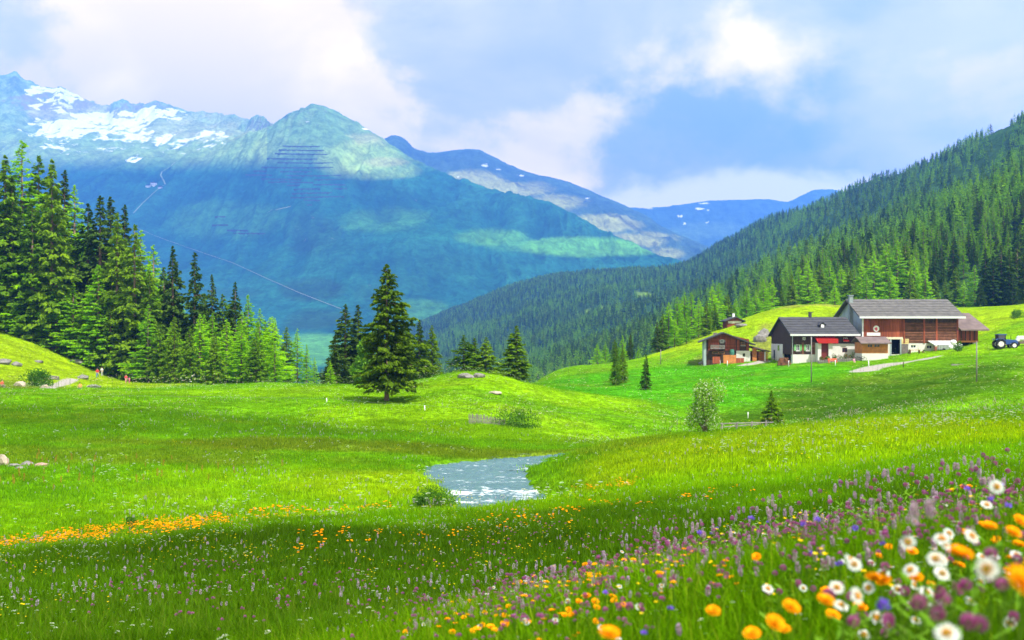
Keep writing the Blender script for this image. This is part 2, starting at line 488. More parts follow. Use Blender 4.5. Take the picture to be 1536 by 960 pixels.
def foliage_mat(name, col, col2, transl=0.3, attr=None, rnd=0.25, sat_attr='var'):
    """leaf or needle material: colour varies by sprig (vertex attribute) and by plant"""
    m = bpy.data.materials.new(name); m.use_nodes = True
    N = NT(m.node_tree)
    a = N.node('ShaderNodeAttribute', attribute_name=sat_attr).outputs['Fac']
    c = N.mix(a, col, col2)
    if attr:
        t = N.node('ShaderNodeAttribute', attribute_name=attr, attribute_type='INSTANCER').outputs['Color']
        c = N.mix(1.0, t, c, 'MULTIPLY')
    oi = N.node('ShaderNodeObjectInfo').outputs['Random']
    v = N.math('MULTIPLY_ADD', oi, 2 * rnd, 1 - rnd)
    v2 = N.math('MULTIPLY_ADD', oi, 1.2 * rnd, 1 - .6 * rnd)
    c = N.mix(1.0, c, N.node('ShaderNodeCombineXYZ', {0: v, 1: v2, 2: v2}).outputs[0], 'MULTIPLY')
    d = N.node('ShaderNodeBsdfDiffuse', {'Color': c})
    tr = N.node('ShaderNodeBsdfTranslucent', {'Color': N.mix(1.0, c, (1.15, 1.2, .6), 'MULTIPLY')})
    ms = N.node('ShaderNodeMixShader', {0: transl, 1: d.outputs[0], 2: tr.outputs[0]})
    N.node('ShaderNodeOutputMaterial', {'Surface': ms.outputs[0]})
    MATS[name] = m
    return m

def ground_material():
    m = bpy.data.materials.new('meadow_ground'); m.use_nodes = True
    N = NT(m.node_tree)
    pos = N.node('ShaderNodeNewGeometry').outputs['Position']
    t = N.node('ShaderNodeAttribute', attribute_name='tint').outputs['Color']
    na = N.noise(pos, 2.2, 5, 0.7)
    nb = N.noise(pos, 0.45, 4, 0.6)
    k = N.math('MULTIPLY', N.ramp(na, 0.34, 0.66, 0.50, 1.36), N.ramp(nb, 0.34, 0.66, 0.78, 1.18))
    c = N.mix(1.0, t, N.node('ShaderNodeCombineXYZ', {0: k, 1: k, 2: k}).outputs[0], 'MULTIPLY')
    # pale and warm flower heads too small to pick apart
    v = N.node('ShaderNodeTexVoronoi', {'Vector': pos, 'Scale': 2.6, 'Randomness': 1.0})
    fl = N.ramp(v.outputs['Distance'], 0.10, 0.17, 1.0, 0.0)
    pat = N.ramp(N.noise(pos, 0.13, 4, 0.6), 0.50, 0.64)
    fl = N.math('MULTIPLY', N.math('MULTIPLY', fl, pat), N.node('ShaderNodeAttribute', attribute_name='bloom').outputs['Fac'])
    fc = N.mix(N.ramp(N.noise(pos, 0.3, 2), 0.45, 0.55), (0.62, 0.60, 0.42), (0.55, 0.45, 0.50))
    c = N.mix(N.math('MULTIPLY', fl, 0.75), c, fc)
    # trodden gravel
    g = N.node('ShaderNodeAttribute', attribute_name='gravel').outputs['Fac']
    gn = N.noise(pos, 3.0, 6, 0.65)
    gc = N.mix(gn, (0.30, 0.27, 0.22), (0.52, 0.48, 0.41))
    gm = N.ramp(N.math('ADD', g, N.math('MULTIPLY', N.math('SUBTRACT', gn, 0.5), 0.5)), 0.40, 0.58)
    c = N.mix(gm, c, gc)
    b = N.node('ShaderNodeBump', {'Height': N.math('ADD', na, N.noise(pos, 9.0, 3, .6)), 'Strength': 0.8, 'Distance': 0.25})
    p = N.node('ShaderNodeBsdfDiffuse', {'Color': c, 'Normal': b.outputs[0]})
    N.node('ShaderNodeOutputMaterial', {'Surface': p.outputs[0]})
    return m
GM = ground_material()

# ------------------------------------------------------------------ ground sheet
ROAD = [hitp for hitp in [(1205, 201.0), (1255, 196), (1330, 190), (1380, 192), (1420, 196), (1452, 200)]]
def _base_hit(px, py, y0):
    Y = np.exp(np.linspace(math.log(y0), math.log(400), 900)); X = (px - 768) / F * Y
    g = HY - table_z(X, Y) / Y * F
    k = np.nonzero(g <= py)[0]; k = k[0] if len(k) else int(np.argmin(g))
    return (X[k], Y[k])
ROAD_XY = np.array([_base_hit(p, q, 110) for p, q in [(1296, 557), (1318, 550), (1345, 545), (1368, 541), (1392, 536.5)]])
LPATH = np.array([_base_hit(p, q, 100) for p, q in [(68, 582), (84, 578), (98, 574), (108, 570)]])
CHP = np.array([((p - 768) / F * y, y) for p, y in [(1112, 196), (1135, 201), (1150, 206)]])
def line_d(X, Y, L):
    best = np.full(np.shape(X), 1e9)
    for a, b in zip(L[:-1], L[1:]):
        ab = b - a
        t = np.clip(((X - a[0]) * ab[0] + (Y - a[1]) * ab[1]) / (ab @ ab), 0, 1)
        best = np.minimum(best, np.hypot(X - a[0] - t * ab[0], Y - a[1] - t * ab[1]))
    return best
def build_ground():
    pxs = np.concatenate([np.linspace(-3600, -300, 60)[:-1], np.linspace(-300, 1840, 640), np.linspace(1840, 5200, 60)[1:]])
    a = (pxs - 768) / F
    Ys = np.concatenate([[-30, -12, -5, -2, -0.6], np.exp(np.linspace(math.log(0.7), math.log(9), 70))[:-1], np.exp(np.linspace(math.log(9), math.log(640), 440))])
    A, Y = np.meshgrid(a, Ys, indexing='ij')
    X = A * np.maximum(Y, 2.0) + A * 6 * (1 - sstep(0, 40, Y))
    # wide fan near the camera, exact fan further out
    Z = ground_z(X, np.maximum(Y, 0.3))
    V = np.stack([X, Y, Z], -1).reshape(-1, 3)
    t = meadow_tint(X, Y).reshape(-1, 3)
    g = np.maximum(1 - line_d(X, Y, ROAD_XY) / 4.6, 1 - line_d(X, Y, LPATH) / 2.2)
    g = np.maximum(g, 1 - line_d(X, Y, CHP) / 2.2)
    g = np.clip(g, 0, 1)
    d = river_d(X, Y)
    px = 768 + F * X / np.maximum(Y, .5)
    bl = np.clip(sstep(40, 60, Y) * (1 - sstep(150, 210, Y)) * 1.0, 0, 1)
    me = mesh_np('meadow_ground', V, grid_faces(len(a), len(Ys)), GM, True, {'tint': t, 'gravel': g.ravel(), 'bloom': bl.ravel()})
    me.flip_normals() if me.polygons[1000].normal.z < 0 else None
    o = obj('meadow_ground', me)
    tag(o, 'rolling flower meadow falling to a stream and rising to the farm', kind='structure')
build_ground()

# ------------------------------------------------------------------ water
def build_water():
    m = bpy.data.materials.new('stream_water'); m.use_nodes = True
    N = NT(m.node_tree)
    pos = N.node('ShaderNodeNewGeometry').outputs['Position']
    mp = N.node('ShaderNodeMapping', {'Vector': pos, 'Scale': (0.55, 1.5, 1.0)}).outputs[0]
    n1 = N.noise(mp, 1.3, 6, 0.68, 0.8)
    n2 = N.noise(mp, 0.35, 3, 0.5)
    body = N.mix(n2, (0.05, 0.12, 0.125), (0.11, 0.21, 0.19))
    foam = N.ramp(N.math('ADD', n1, N.math('MULTIPLY', N.node('ShaderNodeAttribute', attribute_name='foam').outputs['Fac'], 0.22)), 0.56, 0.74)
    c = N.mix(N.math('MULTIPLY', foam, 0.85), body, (0.80, 0.86, 0.86))
    b = N.node('ShaderNodeBump', {'Height': N.noise(mp, 3.2, 6, 0.65, 0.6), 'Strength': 0.9, 'Distance': 0.18})
    p = N.node('ShaderNodeBsdfPrincipled', {'Base Color': c, 'Roughness': N.ramp(foam, 0, 1, 0.16, 0.75), 'IOR': 1.33, 'Normal': b.outputs[0]})
    N.node('ShaderNodeOutputMaterial', {'Surface': p.outputs[0]})
    # a fine strip that follows the channel
    seg = []
    for k in range(len(RIV) - 1):
        L = np.linalg.norm(RIV[k + 1] - RIV[k]); n = max(2, int(L / 0.16))
        for q in range(n):
            t = q / n
            seg.append((*(RIV[k] * (1 - t) + RIV[k + 1] * t), RIVW[k] * (1 - t) + RIVW[k + 1] * t))
    S = np.array(seg)
    for _ in range(8):
        S[3:-3] = (S[:-6] + S[6:] + S[3:-3] * 2)[:] / 4
    T = np.gradient(S[:, :2], axis=0); T /= np.linalg.norm(T, axis=1)[:, None]
    Nn = np.stack([T[:, 1], -T[:, 0]], 1)
    w = np.linspace(-1, 1, 56)
    X = S[:, 0][:, None] + Nn[:, 0][:, None] * (S[:, 2][:, None] + 1.2) * w
    Y = S[:, 1][:, None] + Nn[:, 1][:, None] * (S[:, 2][:, None] + 1.2) * w
    Z = WATER + 0.13 * fbm(X / 0.9, Y / 0.42, 4, 3, .6) + 0.05 * fbm(X / .3, Y / .16, 2, 8)
    fo = .7 * np.exp(-((Y - 56.5 - 0.12 * X) / 1.0) ** 2) + .5 * np.exp(-((Y - 53.8 - .2 * X) / .5) ** 2) + 0.5 * np.exp(-((Y - 62) / 1.0) ** 2) * (X > 0)
    me = mesh_np('mountain_stream', np.stack([X, Y, Z], -1).reshape(-1, 3), grid_faces(len(S), len(w)), m, True, {'foam': fo.ravel()})
    tag(obj('stream_water', me), 'fast glacial stream with white riffles between grass banks', kind='structure')
build_water()

# ------------------------------------------------------------------ large relief sheets (real distances)
class Relief:
    """knots: list of polylines [(px, py, Y)...], foot first, last behind the ridge"""
    def __init__(s, knots, p0, p1, nu, nv, amp, nscale, seed, ridged=True, curve=None):
        s.k = knots; s.p = np.linspace(p0, p1, nu); s.nv = nv
        K = len(knots)
        tan = []; dep = []
        for kn in knots:
            kx = [q[0] for q in kn]
            tan.append(crom(kx, [(HY - q[1]) / F for q in kn], s.p)); dep.append(crom(kx, [q[2] for q in kn], s.p))
        v = np.linspace(0, K - 1, nv)
        dep = np.array(dep); tan = np.array(tan)
        s.Y = np.empty((nu, nv)); T = np.empty((nu, nv))
        for i in range(nu):
            s.Y[i] = crom(np.arange(K), dep[:, i], v); T[i] = crom(np.arange(K), tan[:, i], v)
        s.v = v
        s.X = (s.p[:, None] - 768) / F * s.Y
        Z = T * s.Y
        a = crom(np.arange(K), amp, v)[None, :]
        g1 = fbm(s.X / nscale, s.Y / nscale, 6, seed, 0.52, ridged)
        # gullies run down the face: warped noise stretched along the slope
        wx = 60 * fbm(s.X / 400, s.Y / 400, 3, seed + 2)
        g2 = fbm((s.X + wx) / (nscale * .11), s.Y / (nscale * .55), 4, seed + 5, 0.55, True)
        s.Z = Z + a * (g1 + .42 * g2)
        s.g = g1 * .5 + g2
        s.px = np.repeat(s.p[:, None], nv, 1)
        s.py = HY - s.Z / s.Y * F
    def pos(s, iu, iv):
        """bilinear sample at fractional grid indices"""
        i = np.clip(iu.astype(int), 0, len(s.p) - 2); j = np.clip(iv.astype(int), 0, s.nv - 2); fu = iu - i; fv = iv - j
        out = []
        for A in (s.X, s.Y, s.Z):
            out.append((A[i, j] * (1 - fu) + A[i + 1, j] * fu) * (1 - fv) + (A[i, j + 1] * (1 - fu) + A[i + 1, j + 1] * fu) * fv)
        return out
    def hit(s, px, py):
        i = int(np.clip(np.searchsorted(s.p, px), 0, len(s.p) - 1))
        k = np.nonzero(s.py[i] <= py)[0]
        k = k[0] if len(k) else int(np.argmin(s.py[i]))
        if k > 0 and s.py[i, k] <= py <= s.py[i, k - 1]:
            t = (s.py[i, k - 1] - py) / max(s.py[i, k - 1] - s.py[i, k], 1e-9)
            Yh = float(s.Y[i, k - 1] * (1 - t) + s.Y[i, k] * t); return ((px - 768) / F * Yh, Yh, (HY - py) / F * Yh)
        return (float((px - 768) / F * s.Y[i, k]), float(s.Y[i, k]), float(s.Z[i, k]))
    def mesh(s, name, mat, attrs):
        me = mesh_np(name, np.stack([s.X, s.Y, s.Z], -1).reshape(-1, 3), grid_faces(len(s.p), s.nv), mat, True, attrs)
        if me.polygons[len(me.polygons) // 2].normal.z < 0: me.flip_normals()
        return obj(name, me)

def P3(lst): return lst
RIDGE = [(-400, 60, 7600), (-150, 90, 8000), (0, 117, 8200), (12, 118, 8200), (22, 115, 8200), (34, 123, 8200), (50, 130, 8200), (75, 136, 8200), (90, 133, 8200), (105, 140, 8300), (130, 154, 8300), (160, 163, 8300), (172, 157, 8200), (186, 155, 8200), (200, 162, 8200), (220, 160, 8100), (235, 154, 8100), (250, 158, 8100), (268, 167, 8000), (300, 171, 7900), (320, 175, 7900), (345, 178, 7800), (370, 185, 7600), (385, 181, 7300), (398, 185, 6900), (408, 190, 6500),
         (425, 180, 5950), (445, 168, 5800), (468, 162, 5700), (480, 164, 5700), (500, 172, 5650), (530, 187, 5550), (560, 202, 5500), (590, 222, 5400), (620, 240, 5300), (660, 258, 5150), (700, 272, 5000), (740, 288, 4900), (780, 299, 4800), (810, 304, 4700), (840, 314, 4650), (870, 328, 4550), (900, 345, 4500), (950, 367, 4400), (1000, 387, 4300), (1040, 396, 4250), (1150, 420, 4200)]
main_knots = [
 [(-400, 640, 1000), (1150, 640, 1000)],
 [(-400, 520, 2900), (1150, 520, 2900)],
 [(-400, 480, 3300), (0, 484, 3300), (450, 487, 3300), (1150, 487, 3200)],
 [(-400, 400, 4200), (0, 395, 4300), (240, 392, 4300), (400, 375, 4200), (470, 370, 4100), (600, 380, 4000), (700, 400, 3900), (800, 418, 3850), (900, 432, 3800), (1150, 450, 3700)],
 [(-400, 220, 6200), (0, 232, 6300), (60, 240, 6050), (100, 244, 5900), (160, 250, 5700), (240, 250, 5600), (300, 247, 5450), (340, 240, 5300), (380, 228, 5150), (420, 222, 5050), (470, 232, 5000), (520, 258, 4900), (575, 285, 4800), (700, 325, 4600), (800, 352, 4400), (900, 382, 4250), (1000, 408, 4100), (1150, 432, 4000)],
 [(-400, 150, 7000), (0, 175, 7200), (60, 210, 7000), (100, 219, 6900), (200, 217, 6800), (300, 217, 6500), (350, 209, 6100), (400, 201, 5700), (440, 185, 5500), (470, 182, 5450), (520, 205, 5400), (575, 232, 5250), (680, 276, 4950), (800, 315, 4600), (900, 354, 4400), (1000, 394, 4220), (1150, 424, 4150)],
 [(p, y + (26 if p < 400 else 7), Y - (450 if p < 400 else 90)) for p, y, Y in RIDGE],
 RIDGE,
 [(p, y + 90, Y + 900) for p, y, Y in RIDGE],
]
MAIN = Relief(main_knots, -400, 1150, 1150, 400, [0, 6, 12, 60, 75, 70, 48, 24, 40], 900.0, 21)

_w = sstep(430, 395, MAIN.px) * sstep(5.3, 6.3, MAIN.v)[None, :] + .35 * sstep(6.2, 6.8, MAIN.v)[None, :]
MAIN.Z = MAIN.Z + np.clip(_w, 0, 1) * (34 * fbm(MAIN.X / 150, MAIN.Y / 200, 5, 222, .6, True) + 10 * fbm(MAIN.X / 40, MAIN.Y / 60, 3, 229, .6, True))
MAIN.py = HY - MAIN.Z / MAIN.Y * F
def mountain_mat(name, snow=True):
    m = bpy.data.materials.new(name); m.use_nodes = True
    N = NT(m.node_tree)
    pos = N.node('ShaderNodeNewGeometry').outputs['Position']
    t = N.node('ShaderNodeAttribute', attribute_name='tint').outputs['Color']
    n = N.noise(pos, 0.010, 8, 0.68)
    nf = N.noise(N.node('ShaderNodeMapping', {'Vector': pos, 'Scale': (1, 1, 0.35)}).outputs[0], 0.05, 5, 0.7)
    k = N.math('MULTIPLY', N.ramp(n, 0.34, 0.66, 0.74, 1.26), N.ramp(nf, 0.34, 0.66, 0.78, 1.24))
    c = N.mix(1.0, t, N.node('ShaderNodeCombineXYZ', {0: k, 1: k, 2: k}).outputs[0], 'MULTIPLY')
    rk = N.ramp(N.math('ADD', N.noise(pos, 0.018, 7, 0.72), N.node('ShaderNodeAttribute', attribute_name='rock').outputs['Fac']), 0.66, 0.86)
    c = N.mix(rk, c, N.mix(nf, (0.16, 0.15, 0.14), (0.42, 0.40, 0.36)))
    if snow:
        s = N.node('ShaderNodeAttribute', attribute_name='snow').outputs['Fac']
        sp = N.node('ShaderNodeMapping', {'Vector': pos, 'Scale': (1.0, 0.55, 2.6)}).outputs[0]
        sn = N.noise(sp, 0.0065, 7, 0.62, 0.6)
        sm = N.ramp(N.math('ADD', sn, s), 0.97, 1.01)
        c = N.mix(sm, c, (0.86, 0.90, 0.94))
    b = N.node('ShaderNodeBump', {'Height': N.math('ADD', n, N.math('MULTIPLY', nf, .4)), 'Strength': 0.7, 'Distance': 40.0})
    p = N.node('ShaderNodeBsdfDiffuse', {'Color': c, 'Normal': b.outputs[0]})
    N.node('ShaderNodeOutputMaterial', {'Surface': p.outputs[0]})
    return m
def blobs(px, py, lst, X, Y, sc=500., seed=1, nz=.5):
    out = np.zeros(px.shape)
    n = fbm(X / sc, Y / sc, 4, seed)
    for p0, y0, dp, dy, w in lst:
        q = ((px - p0) / dp) ** 2 + ((py - y0) / dy) ** 2 + nz * n
        out = np.maximum(out, w * (1 - sstep(0.3, 1.3, q)))
    return out
def mixc(c, col, m):
    return c * (1 - m[..., None]) + np.array(col) * m[..., None]
MM = mountain_mat('mountain_snowy')
def build_main():
    px, py, X, Y, Z = MAIN.px, MAIN.py, MAIN.X, MAIN.Y, MAIN.Z
    c = np.empty(px.shape + (3,)); c[:] = (0.018, 0.115, 0.075)
    n = fbm(X / 700, Y / 700, 5, 5)
    c = mixc(c, (0.026, 0.185, 0.075), sstep(-.1, .5, n) * .7)
    c = mixc(c, (0.012, 0.07, 0.05), sstep(.05, .45, fbm(X / 420 + 5, Y / 420, 5, 15)) * .8)      # dwarf pine and woods
    c = mixc(c, (0.022, 0.07, 0.03), blobs(px, py, [(470, 435, 45, 16, 1), (480, 480, 60, 18, 1), (470, 350, 45, 40, .7), (350, 440, 40, 10, .6), (560, 440, 30, 14, .5)], X, Y, 260, 8, 1.0))
    c = mixc(c, (0.13, 0.38, 0.05), blobs(px, py, [(860, 370, 120, 16, 1), (745, 355, 60, 16, .8), (560, 330, 80, 22, .45), (620, 470, 60, 20, .4), (480, 525, 60, 25, .8), (330, 330, 100, 30, .3)], X, Y, 350, 9, .9))
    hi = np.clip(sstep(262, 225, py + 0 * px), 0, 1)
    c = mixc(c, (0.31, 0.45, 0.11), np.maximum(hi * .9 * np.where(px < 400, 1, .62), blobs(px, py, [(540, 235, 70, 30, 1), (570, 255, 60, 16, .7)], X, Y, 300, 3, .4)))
    c = mixc(c, (0.56, 0.50, 0.20), blobs(px, py, [(550, 212, 40, 12, .35), (575, 243, 40, 8, .5), (120, 175, 80, 22, .6), (270, 190, 120, 22, .45)], X, Y, 200, 4, 1.0))
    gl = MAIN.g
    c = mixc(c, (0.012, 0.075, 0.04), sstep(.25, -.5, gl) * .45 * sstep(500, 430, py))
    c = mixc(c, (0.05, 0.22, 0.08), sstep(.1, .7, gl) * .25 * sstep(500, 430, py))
    rock = sstep(215, 165, py) * .12 + blobs(px, py, [(90, 150, 80, 20, .2), (210, 165, 60, 14, .12), (390, 188, 30, 10, .15), (550, 220, 50, 22, .05), (470, 350, 50, 45, .06)], X, Y, 300, 6, .4)
    sn = blobs(px, py, [(160, 192, 85, 26, .60), (205, 176, 70, 16, .58), (80, 205, 50, 26, .50), (75, 150, 60, 24, .53), (250, 203, 90, 20, .47), (120, 222, 80, 14, .44), (312, 205, 32, 24, .50), (262, 172, 30, 12, .48), (213, 240, 26, 6, .55), (335, 217, 40, 14, .42), (250, 218, 130, 20, .42), (60, 190, 70, 60, .40)], X, Y, 260, 7, .9)
    sn = np.maximum(sn, blobs(px, py, [(150, 190, 70, 24, .70), (205, 180, 50, 14, .66), (315, 205, 22, 16, .58), (75, 205, 35, 22, .58), (210, 212, 70, 8, .52)], X, Y, 200, 12, 1.1))
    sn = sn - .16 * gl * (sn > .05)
    sn = np.maximum(sn, blobs(px, py, [(553, 193, 14, 2.5, .52), (462, 182, 6, 3, .52)], X, Y, 120, 7, .6))
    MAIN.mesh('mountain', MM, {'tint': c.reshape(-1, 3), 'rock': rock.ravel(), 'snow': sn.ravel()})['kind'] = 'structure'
    tag(bpy.data.objects['mountain'], 'green peak with a snow patched cirque beyond the valley')
build_main()

RIDGE2 = [(480, 235, 7800), (540, 225, 7800), (572, 211, 7800), (590, 204, 7800), (605, 208, 7800), (625, 224, 7900), (645, 228, 8000), (680, 226, 8000), (712, 225, 8000), (735, 233, 8000), (765, 248, 7900), (800, 261, 7800), (840, 272, 7700), (880, 285, 7600), (905, 298, 7500), (930, 308, 7400), (960, 322, 7200), (1000, 344, 7000), (1040, 362, 6800), (1100, 385, 6600), (1250, 410, 6500)]
B2 = Relief([
 [(480, 460, 5200), (1250, 470, 5000)],
 [(480, 330, 6300), (650, 320, 6300), (800, 345, 6000), (900, 375, 5800), (1000, 398, 5500), (1250, 430, 5300)],
 [(480, 270, 7000), (650, 262, 6900), (730, 275, 6800), (800, 300, 6500), (860, 322, 6300), (920, 345, 6100), (1000, 380, 5900), (1250, 420, 5700)],
 [(p, y + 14, Y - 350) for p, y, Y in RIDGE2], RIDGE2, [(p, y + 60, Y + 900) for p, y, Y in RIDGE2]],
 480, 1250, 420, 130, [0, 60, 80, 50, 18, 30], 800.0, 61)
def build_b2():
    px, py, X, Y = B2.px, B2.py, B2.X, B2.Y
    c = np.empty(px.shape + (3,)); c[:] = (0.07, 0.13, 0.07)
    c = mixc(c, (0.36, 0.38, 0.09), blobs(px, py, [(715, 270, 50, 16, .9), (770, 285, 60, 14, 1), (830, 305, 55, 14, 1), (900, 335, 60, 15, 1), (960, 360, 55, 12, 1), (1000, 380, 30, 10, .8)], X, Y, 260, 4, .8))
    sn = blobs(px, py, [(727, 248, 8, 4, .52), (748, 254, 8, 2, .5), (686, 265, 6, 1.5, .5), (780, 263, 10, 3, .55), (881, 297, 5, 2, .55)], X, Y, 300, 5, .3)
    o = B2.mesh('mountain', MM, {'tint': c.reshape(-1, 3), 'rock': np.full(px.size, .04), 'snow': sn.ravel()})
    tag(o, 'bare blue shoulder behind the green peak with a tan spur', kind='structure')
build_b2()
RIDGE3 = [(850, 330, 10500), (930, 312, 10500), (960, 313, 10500), (1000, 310, 10500), (1060, 303, 10500), (1110, 300, 10500), (1150, 300, 10400), (1180, 304, 10300), (1200, 295, 10300), (1225, 286, 10300), (1245, 285, 10300), (1280, 292, 10300), (1350, 300, 10300), (1500, 300, 10300)]
B3 = Relief([[(850, 440, 7500), (1500, 450, 7500)], [(850, 365, 9200), (1050, 352, 9200), (1500, 360, 9200)], [(p, y + 12, Y - 500) for p, y, Y in RIDGE3], RIDGE3, [(p, y + 50, Y + 900) for p, y, Y in RIDGE3]],
            850, 1500, 260, 80, [0, 70, 60, 14, 20], 900.0, 91)
def build_b3():
    px, py, X, Y = B3.px, B3.py, B3.X, B3.Y
    c = np.empty(px.shape + (3,)); c[:] = (0.06, 0.13, 0.09)
    c = mixc(c, (0.12, 0.22, 0.10), blobs(px, py, [(1060, 345, 70, 12, .8), (990, 360, 60, 10, .8)], X, Y, 500, 4, .8))
    sn = blobs(px, py, [(1049, 313, 10, 2.5, .6), (1062, 316, 4, 4, .5), (1020, 324, 6, 3, .55), (1027, 335, 4, 3, .55), (1062, 334, 5, 3, .55), (1056, 305, 14, 1.5, .55), (975, 313, 8, 1.5, .5)], X, Y, 300, 5, .3)
    o = B3.mesh('mountain', MM, {'tint': c.reshape(-1, 3), 'rock': np.zeros(px.size), 'snow': sn.ravel()})
    tag(o, 'farthest blue ridge closing the valley', kind='structure')
build_b3()

# forested valley side on the right: its skyline, less the height of its trees
SKY = [(400, 560, 3300), (560, 520, 3300), (640, 486, 3200), (700, 462, 3100), (760, 438, 3000), (820, 422, 2900), (880, 414, 2800), (940, 409, 2700), (1000, 408, 2650), (1030, 402, 2600), (1080, 374, 2450), (1140, 342, 2250), (1200, 324, 2100), (1260, 299, 1950), (1300, 280, 1850), (1360, 262, 1700), (1420, 238, 1580), (1480, 212, 1480), (1536, 190, 1380), (1700, 130, 1250), (2200, 60, 1200)]
HS = Relief([
 [(400, 660, 620), (2200, 640, 500)],
 [(400, 600, 900), (800, 590, 800), (1000, 565, 620), (1100, 530, 450), (1200, 500, 380), (1300, 485, 370), (1440, 475, 370), (1536, 465, 360), (2200, 440, 350)],
 [(400, 590, 1900), (700, 560, 1500), (900, 520, 1200), (1030, 490, 950), (1200, 440, 700), (1300, 420, 620), (1440, 385, 560), (1536, 360, 540), (2200, 300, 480)],
 [(400, 575, 2700), (560, 540, 2700), (700, 490, 2500), (820, 462, 2200), (940, 450, 2000), (1030, 440, 1800), (1200, 380, 1450), (1300, 345, 1250), (1440, 300, 1050), (1536, 265, 950), (2200, 180, 850)],
 SKY, [(p, y + 60, Y * 1.2) for p, y, Y in SKY]],
 400, 2200, 620, 160, [0, 8, 22, 26, 12, 10], 330.0, 45)
hill_m = principled('forest_floor', (0.030, 0.075, 0.018), 1.0, .4, .02, .5, .05)
def build_hs():
    c = np.empty(HS.px.shape + (3,)); c[:] = (0.035, 0.085, 0.018)
    c = mixc(c, (0.20, 0.34, 0.03), blobs(HS.px, HS.py, [(965, 442, 22, 5, 1), (905, 462, 16, 3, 1), (880, 470, 14, 3, 1), (1530, 315, 20, 8, .8)], HS.X, HS.Y, 120, 3, .5))
    z = np.zeros(HS.px.size)
    o = HS.mesh('hillside', MM, {'tint': c.reshape(-1, 3), 'rock': z - .3, 'snow': z})
    tag(o, 'steep forested valley side behind the farm', kind='structure')
build_hs()

# ------------------------------------------------------------------ air
def build_haze():
    m = bpy.data.materials.new('haze'); m.use_nodes = True
    N = NT(m.node_tree)
    v = N.node('ShaderNodeVolumePrincipled', {'Color': (0.11, 0.325, 1.0, 1), 'Density': 1.27e-4, 'Anisotropy': 0.0})
    N.node('ShaderNodeOutputMaterial', {'Volume': v.outputs[0]})
    zs = [MAIN.Z, B2.Z, B3.Z, HS.Z]
    lo = min(float(z.min()) for z in zs); hi = max(float(z.max()) for z in zs)
    lo = min(lo, -60.0) - 1.0; hi += 3.0
    x0 = min(float(MAIN.X.min()), -4000) - 60; x1 = max(float(HS.X.max()), float(B3.X.max())) + 60
    y1 = max(float(B3.Y.max()), float(B2.Y.max())) + 60
    b = MB().box(x0, x1, -200, y1, lo, hi)
    o = b.build('haze', m)
    tag(o, 'clear blue mountain air filling the whole valley', kind='stuff')
build_haze()

# unseen cumulus above the frame, outlined to lay their shade on the far slopes
def build_shade_clouds():
    m = bpy.data.materials.new('cloud_vapour'); m.use_nodes = True
    N = NT(m.node_tree)
    v = N.node('ShaderNodeVolumePrincipled', {'Color': (1, 1, 1, 1), 'Density': 0.0008})
    N.node('ShaderNodeOutputMaterial', {'Volume': v.outputs[0]})
    ALT = 4300.0
    def shade_cloud(outline, seed, sheet):
        P = []
        for px, py in outline:
            h = np.array(sheet.hit(px, py))
            P.append((h + SUN * (ALT - h[2]) / SUN[2])[:2])
        P = np.array(P); ctr = P.mean(0)
        n = 220
        t = np.linspace(0, 1, n, endpoint=False)
        seg = np.linalg.norm(np.roll(P, -1, 0) - P, axis=1); cs = np.concatenate([[0], np.cumsum(seg)]); cs /= cs[-1]
        Q = np.concatenate([P, P[:1]])
        bx = np.interp(t, cs, Q[:, 0]); by = np.interp(t, cs, Q[:, 1])
        bx = bx + 150 * fbm(bx / 600, by / 600, 5, seed); by = by + 150 * fbm(bx / 600, by / 600, 5, seed + 3)
        V = []
        rings = [(0.0, 0.55), (.4, .52), (.7, .42), (.88, .28), (.97, .12), (1.0, 0.0), (.97, -.05), (.8, -.08), (.4, -.1), (0.0, -.1)]
        for r, h in rings:
            x = ctr[0] + (bx - ctr[0]) * r; y = ctr[1] + (by - ctr[1]) * r
            z = ALT + 900 * h * (1 + .5 * fbm(x / 300, y / 300, 4, seed + 9))
            V.append(np.stack([x, y, z], 1))
        V = np.concatenate(V)
        i = np.arange(n); f = []
        for k in range(len(rings) - 1):
            f.append(np.stack([k * n + i, k * n + (i + 1) % n, (k + 1) * n + (i + 1) % n, (k + 1) * n + i], 1))
        o = obj('shade_cloud', mesh_np('shade_cloud', V, np.concatenate(f), m, True))
        tag(o, 'unseen white cumulus shaped to shade the far slopes', kind='stuff')
    shade_cloud([(-300, 300), (0, 262), (100, 252), (160, 258), (240, 262), (310, 256), (350, 245), (400, 238), (440, 228), (470, 226), (500, 238), (530, 262), (560, 285), (620, 300), (680, 312), (760, 326), (820, 338), (760, 400), (700, 450), (600, 478), (400, 484), (-300, 484)], 3, MAIN)
    shade_cloud([(540, 232), (590, 204), (640, 229), (710, 226), (765, 249), (840, 273), (905, 299), (960, 323), (1010, 352), (1060, 380), (1010, 372), (960, 348), (900, 325), (840, 300), (760, 272), (690, 256), (630, 250)], 5, B2)
build_shade_clouds()

# ------------------------------------------------------------------ which ground can be seen
_vp = np.arange(-120, 1661, 6.0)
_vy = np.exp(np.linspace(math.log(0.8), math.log(620), 900))
_VX = (_vp[:, None] - 768) / F * _vy[None, :]
_VZ = ground_z(_VX, np.repeat(_vy[None, :], len(_vp), 0))
_VPY = HY - _VZ / _vy[None, :] * F
_RUN = np.minimum.accumulate(_VPY, axis=1)
def visible(X, Y, top, margin=14):
    px = 768 + F * X / Y
    i = np.clip(((px + 120) / 6).astype(int), 0, len(_vp) - 1)
    j = np.clip(np.searchsorted(_vy, Y), 0, len(_vy) - 1)
    return (HY - top / Y * F < _RUN[i, j] + margin) & (px > -110) & (px < 1650)

